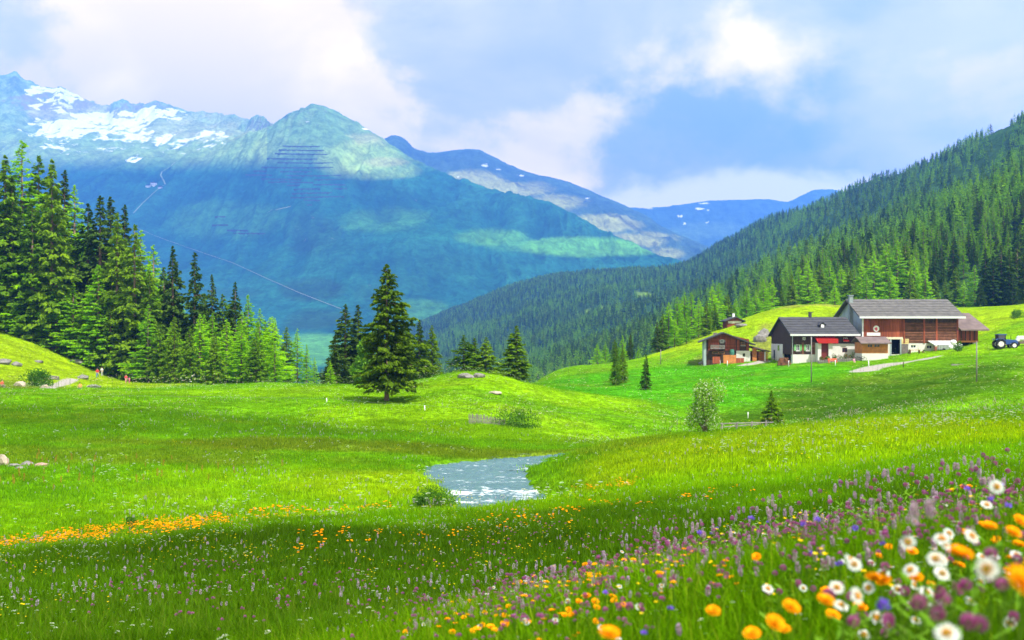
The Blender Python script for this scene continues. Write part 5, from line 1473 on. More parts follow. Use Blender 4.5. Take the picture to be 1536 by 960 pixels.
def build_chalet():
    Y = 205.0; xa, xb = X_(1060, Y), X_(1123, Y); zb = -7.8; xr = X_(1085, Y); zr = Z_(498, Y)
    zl, zrt = Z_(507, Y), Z_(511.5, Y)
    H = House('chalet', 'brown log chalet with its gable to the valley, balcony and orange board fence', 'house', (xa + xb) / 2, Y, Z_(545, Y))
    D = 11
    H.part('back_wall', MB().prism([(xa, zb), (xb, zb), (xb, zrt - .2), (xr, zr - .25), (xa, zl - .2)], 'y', Y + D, Y + D + .3), WD)
    H.part('side_wall', MB().box(xa - .55, xa - .01, Y - .2, Y + D - .01, zb, zl - .35), PG)
    H.part('side_wall', MB().box(xb - .3, xb, Y + .31, Y + D - .01, zb, zrt - .3), WD)
    zf = Z_(526, Y); zmid = Z_(519, Y)
    wn = [(X_(1081, Y), X_(1085.5, Y), Z_(513.5, Y), Z_(509.5, Y))]
    xm = X_(1104, Y)
    wn2 = [(X_(1111, Y), X_(1117, Y), Z_(517.5, Y), Z_(513, Y))]
    H.part('front_wall', wall_holes(MB(), xa, xb, zf, zl - .35, Y, Y + .3, [(w[0], w[1], w[2], min(w[3], zl - .4)) for w in wn + wn2]), WD)
    H.part('gable_wall', MB().prism([(xa, zl - .345), (xb, zl - .345), (xb, zrt - .0 if zrt > zl - .3 else zl - .34), (xr, zr - .25), (xa, zl - .2)], 'y', Y, Y + .3), WR)
    for i in range(9):
        z = zf + .05 + i * .27
        for a, c in ((xa + .4, X_(1079, Y)), (X_(1088, Y), X_(1103, Y)), (X_(1105, Y), X_(1109, Y)), (X_(1119, Y), xb - .1)):
            H.part('log', MB().box(a, c, Y - .07, Y - .002, z, z + .23), WR)
    for w in wn: window(H, *w, Y + .03, WHT, WG, True)
    for w in wn2: window(H, *w, Y + .03, WO, None, True)
    # lower storey
    lw = [(X_(1069, Y), X_(1087, Y), Z_(531, Y), Z_(525.5, Y) - .3), (X_(1113.5, Y), X_(1117, Y), Z_(535, Y), Z_(530, Y))]
    H.part('base_wall', MB().box(xa, xm, Y + .02, Y + .3, zb, Z_(533, Y)), WD)
    H.part('base_wall', wall_holes(MB(), xm + .01, xb + .2, zb, zf - .01, Y - .06, Y + .3, [lw[1]]), PL)
    H.part('timber_wall', wall_holes(MB(), xa, xm, Z_(532.9, Y), zf - .01, Y + .02, Y + .3, [lw[0]]), WD)
    window(H, *lw[0], Y + .1, WO); window(H, *lw[1], Y, WD)
    bal = H.part('balcony', MB().box(X_(1066, Y), X_(1087, Y), Y - 1.0, Y - .075, Z_(523.4, Y), Z_(522.6, Y)), WG)
    for i in range(14):
        x = X_(1066, Y) + i * (X_(1087, Y) - X_(1066, Y) - .12) / 13
        H.part('baluster', MB().box(x, x + .12, Y - 1.0, Y - .96, Z_(522.5, Y), Z_(518.2, Y)), WG, bal)
    H.part('rail', MB().box(X_(1066, Y), X_(1087, Y), Y - 1.03, Y - .93, Z_(518.2, Y), Z_(517.5, Y)), WG, bal)
    H.part('roof', MB().prism([(xa - 1.5, zl - .75), (xr, zr), (xb + 1.2, zrt - .65), (xb + 1.2, zrt - .9), (xr, zr - .25), (xa - 1.5, zl - 1.0)], 'y', Y - 1.2, Y + D + 1), RFD)
    H.part('chimney', MB().box(xa + 1.6, xa + 2.3, Y + 4, Y + 4.7, zl - .5, zl + 1.1), STN)
    # fence boards and tank in front
    Fq = House('board_fence', 'orange and brown board fence in front of the chalet', 'fence', X_(1087, Y - 3), Y - 3, Z_(543, Y - 3))
    for a, c, t, m in ((1069, 1080, 535, WR), (1085, 1095, 532.5, WO), (1095.3, 1104, 532.5, WO), (1104.3, 1110, 537, WR), (1110.3, 1116, 537, WR)):
        Fq.part('board', MB().box(X_(a, Y - 3), X_(c, Y - 3), Y - 3.06, Y - 3.0, Z_(543, Y - 3) - .3, Z_(t, Y - 3)), m)
    T = House('rain_barrel', 'round green rain barrel beside the chalet window', 'barrel', X_(1098, Y - 1), Y - 1, Z_(533, Y))
    T.part('barrel_body', MB().tube([(X_(1098, Y - 1), Y - 1, Z_(533, Y)), (X_(1098, Y - 1), Y - 1, Z_(528, Y)), (X_(1098, Y - 1), Y - 1, Z_(524, Y))], [.42, .48, .4], 12), principled('green_barrel', (.06, .22, .15), .5))
    T.part('stand', MB().box(X_(1098, Y - 1) - .4, X_(1098, Y - 1) + .4, Y - 1.4, Y - .6, zb, Z_(533, Y) - .003), WG)
    # open wood store on the right
    W2 = House('wood_store', 'open fronted log store with orange timber frame next to the chalet', 'shed', X_(1138, Y), Y, Z_(544, Y))
    s0, s1 = X_(1127, Y + 1), X_(1150, Y + 1)
    W2.part('roof', MB().prism([(s0 - .3, Z_(519, Y)), (s1 + .4, Z_(526.5, Y)), (s1 + .4, Z_(528, Y)), (s0 - .3, Z_(520.8, Y))], 'y', Y - .8, Y + 5), RFB)
    W2.part('back_wall', MB().box(s0, s1, Y + 3, Y + 3.2, zb, Z_(527, Y)), WO)
    W2.part('side_wall', MB().box(s0 + .02, s0 + .9, Y + .1, Y + .3, zb, Z_(522, Y)), WO)
    W2.part('post', MB().box(X_(1147, Y), X_(1148.5, Y), Y + .1, Y + .3, zb, Z_(527.5, Y)), WHT)
    for r in range(6):
        for c in range(9):
            zz0 = Z_(541, Y) + r * .32
            W2.part('firewood', MB().tube([(s0 + 1.4 + c * .22 + (r % 2) * .1, Y + .4, zz0), (s0 + 1.4 + c * .22 + (r % 2) * .1, Y + 1.1, zz0)], .12, 6), WO)
build_chalet()

def _turn():
    for o in scene.objects:
        if o.name == 'chalet': o.rotation_euler = (0, 0, R(-9.5))
_turn()
def build_small_buildings():
    Y = 189.5
    a, c = X_(1293, Y), X_(1332, Y)
    H = House('farm_shop', 'small orange board kiosk with brown roof against the grey barn gable', 'kiosk', (a + c) / 2, Y, Z_(536, Y))
    wn = [(X_(1301, Y), X_(1309, Y), Z_(521, Y), Z_(516, Y)), (X_(1311, Y), X_(1320, Y), Z_(521, Y), Z_(516, Y))]
    H.part('front_wall', wall_holes(MB(), a, c, Z_(530, Y), Z_(513.5, Y), Y, Y + .15, wn), WO)
    for i in range(6):
        z = Z_(529.8, Y) + i * .19
        H.part('board', MB().box(a + .02, c - .02, Y - .04, Y - .002, z, z + .165), WO)
    H.part('side_wall', MB().box(a, a + .15, Y + .151, Y + 4, Z_(530, Y), Z_(513.5, Y)), WO)
    H.part('side_wall', MB().box(c - .15, c, Y + .151, Y + 4, Z_(530, Y), Z_(513.5, Y)), WD)
    H.part('dark_inside', MB().box(a + .2, c - .2, Y + 2, Y + 2.1, Z_(530, Y), Z_(514, Y)), BLK)
    H.part('base_wall', MB().box(a - .02, c + .02, Y - .02, Y + 4, -6.5, Z_(530, Y) - .004), PL)
    H.part('roof', MB().prism([(Y - .9, Z_(514.5, Y - .9)), (Y + 2.2, Z_(505, Y + 2.2)), (Y + 4.6, Z_(512, Y + 4.6)), (Y + 4.6, Z_(513.5, Y + 4.6)), (Y + 2.2, Z_(506.5, Y + 2.2)), (Y - .9, Z_(516, Y - .9))], 'x', a - .5, c + .4), RFB)
    for w in wn: window(H, *w, Y + .05, WO)
    # hut up on the slope
    x, y, z = pt(1103, 268)
    H = House('hillside_hut', 'small log hut with low roof half hidden up on the hillside', 'hut', x, y, z)
    zt = Z_(475, y); zb = Z_(486, y); zw = Z_(480, y)
    xa, xb = X_(1091, y), X_(1113, y)
    H.part('wall', MB().prism([(xa, zb - 2), (xb, zb - 2), (xb, zw), (x, zt - .3), (xa, zw)], 'y', y, y + 6), WR)
    H.part('base_wall', MB().box(xa + .2, xb - .2, y - .12, y - .003, Z_(485, y), Z_(481.5, y)), PL)
    H.part('roof', MB().prism([(xa - .8, zw - .2), (x, zt), (xb + .8, zw - .2), (xb + .8, zw - .45), (x, zt - .25), (xa - .8, zw - .45)], 'y', y - .8, y + 6.5), RFD)
    H.part('chimney', MB().box(x - .3, x + .3, y + 2, y + 2.6, zt - .5, zt + .9), WHT)
build_small_buildings()

# ------------------------------------------------------------------ yard, vehicles, posts
def on(px, py, y0=60, y1=300):
    return hit(px, py, y0, y1)
def build_tractor():
    x, y, z = pt(1507, 171)
    z = float(ground_z(np.array([x]), np.array([y]))[0])
    T = empty('tractor', (x, y, z), R(-6)); tag(T, 'blue farm tractor parked on the slope beside the barn annexe', 'tractor')
    BL = principled('blue_tractor_paint', (0.02, 0.07, 0.26), .4, spec=.5); RB = principled('tyre_rubber', (0.02, 0.02, 0.02), .9); RM = principled('wheel_rim', (.70, .70, .66), .5)
    def wheel(px_, py_, r, w):
        me = MB().tube([(0, -w / 2, 0), (0, -w * .35, 0), (0, w * .35, 0), (0, w / 2, 0)], [r * .9, r, r, r * .9], 20)
        for k in range(16):
            a = k / 16 * 6.283
            me.box(math.cos(a) * r * .98 - .05, math.cos(a) * r * .98 + .05, -w * .45, w * .45, math.sin(a) * r * .98 - .05, math.sin(a) * r * .98 + .05)
        o = me.build('wheel', RB, T); o.location = (px_, py_, r)
        MB().tube([(0, -w / 2 - .02, 0), (0, w / 2 + .02, 0)], [r * .58, r * .58], 16).build('rim', RM, o)
    wheel(-.95, -.85, .80, .42); wheel(-.95, .85, .80, .42); wheel(1.25, -.8, .55, .32); wheel(1.25, .8, .55, .32)
    MB().prism([(-.2, .75), (2.0, .75), (2.05, 1.25), (1.75, 1.5), (-.1, 1.62)], 'y', -.38, .38).build('bonnet', BL, T)
    MB().box(-1.3, 1.7, -.28, .28, .55, .748).build('chassis', BLK, T)
    MB().prism([(-1.25, 1.2), (-.1, 1.2), (.0, 1.65), (-.15, 2.35), (-1.2, 2.35), (-1.3, 1.7)], 'y', -.62, .62).build('cab', GLS, T)
    MB().box(-1.4, .1, -.7, .7, 2.353, 2.52).build('cab_roof', BL, T)
    for sx, sy in ((-1.28, -.66), (-1.28, .66), (-.1, -.66), (-.1, .66)):
        MB().tube([(sx, sy, 1.2), (sx, sy, 2.35)], .05, 6).build('cab_post', BLK, T)
    for sy in (-.85, .85):
        MB().prism([(-1.75 + .0, 1.5), (-1.5, 1.72), (-.5, 1.72), (-.2, 1.35), (-.3, 1.3), (-.55, 1.64), (-1.45, 1.64), (-1.68, 1.45)], 'y', sy - .22, sy + .22).build('mudguard', BL, T)
    MB().tube([(.9, -.3, 1.5), (.9, -.3, 2.2)], .05, 8).build('exhaust', BLK, T)
    for sy in (-.22, .22): MB().box(2.02, 2.08, sy - .1, sy + .1, 1.1, 1.25).build('headlight', WHT, T)
    # mower beside it
    x2, y2, z2 = pt(1531, 172)
    M = empty('hay_machine', (x2, y2, z2), 0); tag(M, 'rust red hay machine with a white drum in front of the tractor', 'machine')
    MB().box(-.9, 1.2, -.4, .4, .35, .8).build('frame', RFB, M)
    MB().tube([(-.6, 0, .8), (-.4, 0, 1.3), (.5, 0, 1.3), (.7, 0, .8)], [.35, .45, .45, .35], 12).build('drum', WHT, M)
    for sx in (-.7, .9):
        MB().tube([(sx, -.5, .35), (sx, -.35, .35)], .35, 12).build('wheel', RB, M)
build_tractor()

def pole(name, px, base_py, top_py, r, label, cat, y0=80, mat=None, tilt=0):
    x, y, z = on(px, base_py, y0)
    h = Z_(top_py, y) - z
    o = MB().tube([(0, 0, -.3), (tilt * .5, 0, h * .5), (tilt, 0, h)], [r * 1.1, r, r * .85], 8).mesh(name, mat or WG, True)
    q = obj(name, o); q.location = (x, y, z); tag(q, label, cat)
    return q
pole('wooden_pole', 1217, 574, 505, .085, 'thin wooden pole on the green field before the farmhouse', 'pole')
pole('wooden_pole', 1465, 573, 512, .085, 'tall grey pole on the slope below the barn annexe', 'pole')
pole('wooden_pole', 991, 547, 524, .09, 'short pole at the upper left edge of the green field', 'pole', 150)
pole('fence_post', 1253, 549, 540, .07, 'slim white post on the lawn in front of the farmhouse garden', 'post', 150, WHT)
pole('fence_post', 1183, 550, 541, .07, 'short white post below the wood pile', 'post', 150, WHT)
pole('fence_post', 1303, 551, 541, .08, 'white post beside the gravel yard', 'post', 150, WHT)
pole('fence_post', 1355, 551, 543, .08, 'low dark post at the lower edge of the gravel yard', 'post', 150, WD)
pole('fence_post', 1080, 547, 540, .08, 'white post standing before the orange board fence', 'post', 150, WHT)
pole('fence_post', 1091, 549, 541, .08, 'second white post before the orange board fence', 'post', 150, WHT)
pole('fence_post', 637, 616, 608, .05, 'white pasture post to the right of the lone spruce', 'post', 80, WHT)
pole('fence_post', 490, 604, 597, .05, 'white pasture post left of the lone spruce', 'post', 80, WHT)
pole('fence_post', 1122, 628, 618, .05, 'thin pale stake left of the small spruce on the field', 'post', 90, WHT)
def wire():
    b = MB()
    pts = []
    for px, py in [(60, 592), (200, 596), (340, 598), (490, 600), (560, 606), (637, 611), (720, 617), (800, 618), (900, 624), (1000, 633)]:
        x, y, z = on(px, py + 6, 80); pts.append((x, y, z + .55))
    b.tube(pts, .006, 4)
    o = b.build('pasture_wire', WG)
    tag(o, 'thin white pasture wire strung across the middle meadow', 'wire')
wire()

def picket_fence():
    x0, y0, z0 = on(704, 636, 80); x1, y1, z1 = on(757, 638, 80)
    root = empty('picket_fence', (x0, y0, z0)); tag(root, 'old grey picket fence leaning in the grass above the stream', 'fence')
    n = 30
    me = MB().box(-.035, .035, -.015, .015, 0, 1.0).mesh('picket', WG)
    for i in range(n):
        t = i / (n - 1)
        h = (.95 - .35 * t) * random.uniform(.9, 1.08)
        o = obj('picket', me, root); o.location = ((x1 - x0) * t, (y1 - y0) * t, (z1 - z0) * t); o.scale = (1, 1, h); o.rotation_euler = (random.uniform(-.05, .05), random.uniform(-.06, .06), 0)
    for k in (.25, .62):
        MB().tube([(-.1, .05, k), (x1 - x0 + .1, y1 - y0 + .05, z1 - z0 + k * .7)], .03, 5).build('rail', WG, root)
picket_fence()
def bridge():
    x0, y0, z0 = on(1080, 647, 66); x1 = X_(1160, y0 + 3); y1 = y0 + 3
    z0 = max(z0, Z_(648, y0)); z1 = Z_(637, y1)
    root = empty('footbridge', (x0, y0, z0)); tag(root, 'weathered plank footbridge with slanted rail posts beside the blossoming shrub', 'bridge')
    L = Vector((x1 - x0, y1 - y0, 0)); dz = z1 - z0 - .2
    top = Z_(635.5, y0) - z0
    for s in (0,):
        MB().tube([(0, s, top), tuple(L + Vector((0, s, Z_(633.5, y1) - z0)))], .045, 6).build('handrail', WG, root)
        MB().tube([(0, s, top * .5), tuple(L * .75 + Vector((0, s, top * .5 + .05)))], .04, 6).build('rail', WG, root)
        for t in (0.03, .30, .58, .85):
            p = L * t
            MB().tube([(p.x - .12, p.y + s - .1, -.5), (p.x + .05, p.y + s, top + .02)], .07, 6).build('post', WG, root)
    n = 16
    for i in range(n):
        a = L * (i / n)
        MB().box(a.x + .02, a.x + L.x / n - .02, a.y + .2, a.y + .45, -.62 + random.uniform(-.01, .01), -.56).build('plank', WD, root)
bridge()

def rock_mesh(name, seed, sx, sy, sz, mat=STN):
    rs = np.random.RandomState(seed)
    bm = bmesh.new(); bmesh.ops.create_icosphere(bm, subdivisions=2, radius=1)
    for v in bm.verts:
        n = 1 + .35 * (rs.rand() - .5) + .3 * float(fbm(np.array([v.co.x * 1.5 + seed]), np.array([v.co.y * 1.5 + v.co.z]), 2, seed)[0])
        v.co *= n
        v.co.x *= sx; v.co.y *= sy; v.co.z *= sz
    me = bpy.data.meshes.new(name); bm.to_mesh(me); bm.free(); me.materials.append(mat)
    return me
def rock(px, py, sx, sz, label, y0=60, seed=0, mat=STN, sink=.3):
    x, y, z = on(px, py, y0)
    o = obj('rock', rock_mesh('rock', seed, sx, sx * .8, sz, mat)); o.location = (x, y, z + sz * (1 - sink) * .3)
    tag(o, label, 'rock')
SN2 = principled('pale_stone', (0.38, 0.32, 0.23), .95, .3, 2, .8, 10)
for a in [(700, 567, 1.0, .45, 'flat grey rock on the left of the mound top', 90, 1), (718, 566, .8, .4, 'smaller grey rock beside the flat one on the mound top', 90, 2), (742, 590, .9, .18, 'thin pale slab on the lower right of the mound', 90, 3, SN2),
          (3, 697, .42, .55, 'sandy boulder cut by the photo edge on the flood plain', 50, 4, SN2), (22, 700, .45, .16, 'flat pale stone next to the sandy boulder', 50, 5), (40, 698, .40, .20, 'grey stone in the middle of the stone heap on the flood plain', 50, 6), (62, 699, .45, .16, 'reddish stone at the end of the heap on the flood plain', 50, 7, principled('reddish_stone', (.34, .22, .17), .9, .4, 6)), (30, 703, .3, .12, 'small stone in front of the heap on the flood plain', 50, 8),
          (5, 545, 1.3, .7, 'dark boulder at the photo edge in the rough pasture', 120, 9), (24, 548, 1.0, .45, 'low mossy boulder in the rough pasture', 120, 10), (80, 569, .9, .6, 'round grey boulder right of the green bush in the rough pasture', 120, 11), (30, 579, .9, .6, 'light boulder beside the low wall stones', 120, 12, SN2), (68, 581, .5, .35, 'small white stone at the foot of the path', 120, 13, SN2), (57, 543, .9, .3, 'flat stone lying high in the bright pasture', 120, 14), (123, 568, 1.0, .6, 'blue grey boulder above the seated walker', 120, 15), (140, 581, 1.1, .35, 'low rock right of the seated walker', 120, 16), (172, 563, 1.8, .5, 'long pale log like rock by the edge of the wood', 140, 17, SN2), (115, 545, 1.6, .7, 'rock at the foot of the slope wood', 140, 18),
          (1139, 512, 1.6, 1.6, 'tall rock outcrop rising behind the wood store', 200, 19), (1146, 505, 1.6, 1.4, 'upper block of the rock outcrop behind the farm', 200, 20), (1118, 520, 1.2, .5, 'low rock on the slope above the chalet roof', 200, 21), (1115, 489, 1.8, .5, 'flat rock near the hillside hut', 230, 22), (1057, 546, 1.2, .5, 'dark stone heap at the left foot of the chalet', 150, 23)]:
    rock(a[0], a[1], a[2], a[3], a[4], a[5], a[6], a[7] if len(a) > 7 else STN)

# bushes
def bush_meshes(name, H, W, n, leaf, mat, seed, trunk=True, blossom=None, lobes=7, zlow=.15):
    rs = np.random.RandomState(seed)
    c = []
    for i in range(lobes):
        t = rs.rand(); a = rs.uniform(0, 6.283); r = W * .5 * rs.uniform(.15, .72) * (1 - .35 * t)
        c.append((r * math.cos(a), r * math.sin(a) * .8, H * (zlow + (1 - zlow - .15) * t), W * rs.uniform(.16, .30)))
    c = np.array(c)
    k = rs.randint(0, lobes, n)
    S = sphere_pts(n, rs); rad = c[k, 3] * rs.uniform(.35, 1.1, n) ** .5
    P = c[k, :3] + S * rad[:, None] * np.array([1, 1, 1.05])
    P[:, 2] = np.maximum(P[:, 2], .02)
    D = S + rs.normal(0, .6, (n, 3)); D[:, 2] -= .1
    cr = quads(name + '_leaves', P, D, rs.normal(0, 1, (n, 3)), leaf * rs.uniform(.7, 1.3, n), leaf * .6, mat, seed)
    bl = None
    if blossom is not None:
        m = rs.rand(n) < .17
        Q = P[m] + S[m] * .03
        bl = quads(name + '_blossom', Q, rs.normal(0, 1, (m.sum(), 3)), rs.normal(0, 1, (m.sum(), 3)), leaf * .8, leaf * .7, blossom, seed + 1)
    b = MB()
    for i in range(lobes):
        b.tube([(0, 0, -.2), (c[i, 0] * .25, c[i, 1] * .25, c[i, 2] * .45), tuple(c[i, :3])], [.03 * H, .02 * H, .006 * H], 5)
    return b.mesh(name + '_stems', BARK, True), cr, bl
LF = foliage_mat('broad_leaves', (0.06, 0.17, 0.01), (0.17, 0.34, 0.03), .3, None, .1)
LFD = foliage_mat('dark_broad_leaves', (0.035, 0.11, 0.01), (0.10, 0.24, 0.02), .25, None, .1)
def bush(name, px, base, H, W, n, leaf, mat, seed, label, y0=60, blossom=None, lobes=7, zlow=.15):
    x, y, z = on(px, base, y0)
    root = empty(name, (x, y, z)); tag(root, label, 'bush')
    st, cr, bl = bush_meshes(name, H, W, n, leaf, mat, seed, True, blossom, lobes, zlow)
    obj('stem', st, root); obj('foliage', cr, root)
    if bl: obj('blossom', bl, root)
M_BLS = petals('pale_blossom', (0.60, 0.66, 0.48), (0.82, 0.84, 0.72))
bush('flowering_shrub', 1058, 648, 3.9, 3.3, 9000, .13, foliage_mat('fresh_leaves', (0.12, 0.30, 0.015), (0.30, 0.52, 0.04), .35, None, .05), 900, 'tall shrub with pale blossom standing on the bank by the footbridge', 62, M_BLS, 22, .14)
bush('low_willow', 652, 759, .38, 2.6, 2600, .09, LFD, 901, 'dark low willow bush at the near left bank of the stream', 40, None, 9, .2)
bush('low_willow', 628, 760, .5, 1.3, 900, .09, LFD, 902, 'small willow tuft just left of the dark bush by the stream', 40, None, 6, .2)
bush('leafy_bush', 775, 640, .5, 5.0, 2600, .16, LFD, 903, 'wide leafy bush at the right end of the picket fence', 76, None, 10, .2)
bush('leafy_bush', 62, 578, 1.5, 6.0, 2200, .3, LFD, 904, 'green bush in the rough pasture beside the walkers path', 110, None, 9, .2)
bush('leafy_bush', 1527, 477, 2.0, 3.6, 1200, .3, LF, 905, 'round bush high on the pasture above the tractor', 215, None, 7, .2)
bush('leafy_bush', 198, 793, .5, .6, 500, .07, LFD, 906, 'little dark shrub above the orange flower band', 30, None, 6, .2)
bush('leafy_bush', 1436, 531, 1.8, 2.2, 900, .2, LFD, 907, 'dark bush between the white bales and the open annexe', 180, None, 6, .2)
bush('broadleaf_tree', 553, 574, 6.5, 4.5, 2600, .42, LF, 908, 'light green broadleaf tree in front of the dark spruces by the lone spruce', 120, None, 10, .25)

# ------------------------------------------------------------------ the flowers one can tell apart, close to the camera
def flower_kind(name, n):
    out = []
    for i in range(n):
        s = 600 + i * 7
        if name == 'arnica':
            out.append([('petals', join_meshes('arnica_petals', [(ray_head('h', 19, .004, .027, s, M_ORA, 0, .30, 3), (0, 0, 0))])), ('disc', ball_head('arnica_disc', 60, .0125, s + 1, M_ORC, .003, .55, 0, .5, .4)), ('calyx', ball_head('calyx', 26, .010, s + 2, M_STM, -.005, .8, -1, .9, .5))])
        elif name == 'daisy':
            out.append([('petals', ray_head('daisy_petals', 19, .006, .0245, s, M_WHT, 0, -.04, 1, .0062)), ('disc', ball_head('daisy_disc', 80, .0125, s + 1, M_YDC, .002, .45, 0, .4, .35)), ('calyx', ball_head('calyx', 20, .007, s + 2, M_STM, -.004, .6, -1, .9, .5))])
        elif name == 'clover':
            out.append([('florets', ball_head('clover_florets', 110, .0155, s, M_PUR, .004, .95, -.7, .62, .28)), ('calyx', ball_head('calyx', 14, .008, s + 2, M_STM, -.010, .7, -1, 1.2, .7))])
        elif name == 'bistort':
            out.append([('florets', spike_head('bistort_florets', 95, .045 + .008 * (i % 3), .0085, s, M_LIL, -.02))])
        elif name == 'bell':
            out.append([('petals', ball_head('bell_petals', 26, .013, s, M_VIO, 0, .9, -.6, 1.0, .8))])
    return out
FK = {k: flower_kind(k, n) for k, n in (('arnica', 4), ('daisy', 4), ('clover', 3), ('bistort', 4), ('bell', 1))}
NM = {'arnica': 'orange_flower', 'daisy': 'daisy', 'clover': 'clover', 'bistort': 'bistort', 'bell': 'bellflower'}
REAL = {'arnica': .054, 'daisy': .047, 'clover': .030, 'bistort': .052, 'bell': .026}
STEM = {}
for q in range(3):
    STEM[q] = stem_mesh('stem', 1.0, .0026, .04 + .05 * q, 6)
LEAFM = []
for q in range(3):
    rs_ = np.random.RandomState(40 + q); n_ = 7
    a_ = rs_.uniform(0, 6.28, n_); h_ = rs_.uniform(.05, .75, n_)
    C_ = np.stack([np.cos(a_) * .035, np.sin(a_) * .035, h_], 1); D_ = np.stack([np.cos(a_), np.sin(a_), np.full(n_, .8)], 1)
    LEAFM.append(quads('leaves', C_, D_, np.stack([-D_[:, 1], D_[:, 0], 0 * a_], 1), .09, .018, M_STM, q))
_fc = 0
def flower(kind, px, py, dia, label, group=None, tilt=None):
    """dia: breadth of the head in photo pixels (height for spikes)"""
    global _fc
    _fc += 1
    Y = REAL[kind] * F / dia
    X = (px - 768) / F * Y; Z = (HY - py) / F * Y
    g = float(ground_z(np.array([X]), np.array([Y]))[0])
    h = Z - g
    sc = .86 if kind in ('daisy', 'arnica') else 1.0
    if h < .12 or h > .78:        # wrong depth for a plant rooted in this slope: slide along the sight line
        best = None
        for k in np.linspace(.55, 1.9, 80):
            g2 = float(ground_z(np.array([X * k]), np.array([Y * k]))[0]); h2 = Z * k - g2
            if .15 < h2 < .72 and (best is None or abs(math.log(k)) < abs(math.log(best[0]))): best = (k, h2, g2)
        if best is None: return None
        k, h, g = best; X *= k; Y *= k; Z *= k; sc *= min(max(k, .75), 1.3)
    root = empty(NM[kind], (X, Y, g - .02)); tag(root, label, 'flower', group)
    rs = random.Random(_fc)
    hd = FK[kind][_fc % len(FK[kind])]
    ax = rs.uniform(.15, .8) if tilt is None else tilt
    if kind == 'daisy': ax = rs.uniform(.5, 1.2)
    if kind in ('bistort',): ax = rs.uniform(-.12, .12)
    az = rs.uniform(-.7, .7)
    for nm, me in hd:
        o = obj(nm, me, root); o.location = (0, 0, h + .02); o.rotation_euler = (ax, rs.uniform(-.15, .15), az); o.scale = (sc, sc, sc)
    s = obj('stem', STEM[_fc % 3], root); s.scale = (1, 1, h + .015); 
    s.rotation_euler = (0, 0, math.pi)
    s.location = (.0 + (.04 + .05 * (_fc % 3)) * 1.0, 0, 0)
    l = obj('leaves', LEAFM[_fc % 3], root); l.scale = (1, 1, h)
    return root
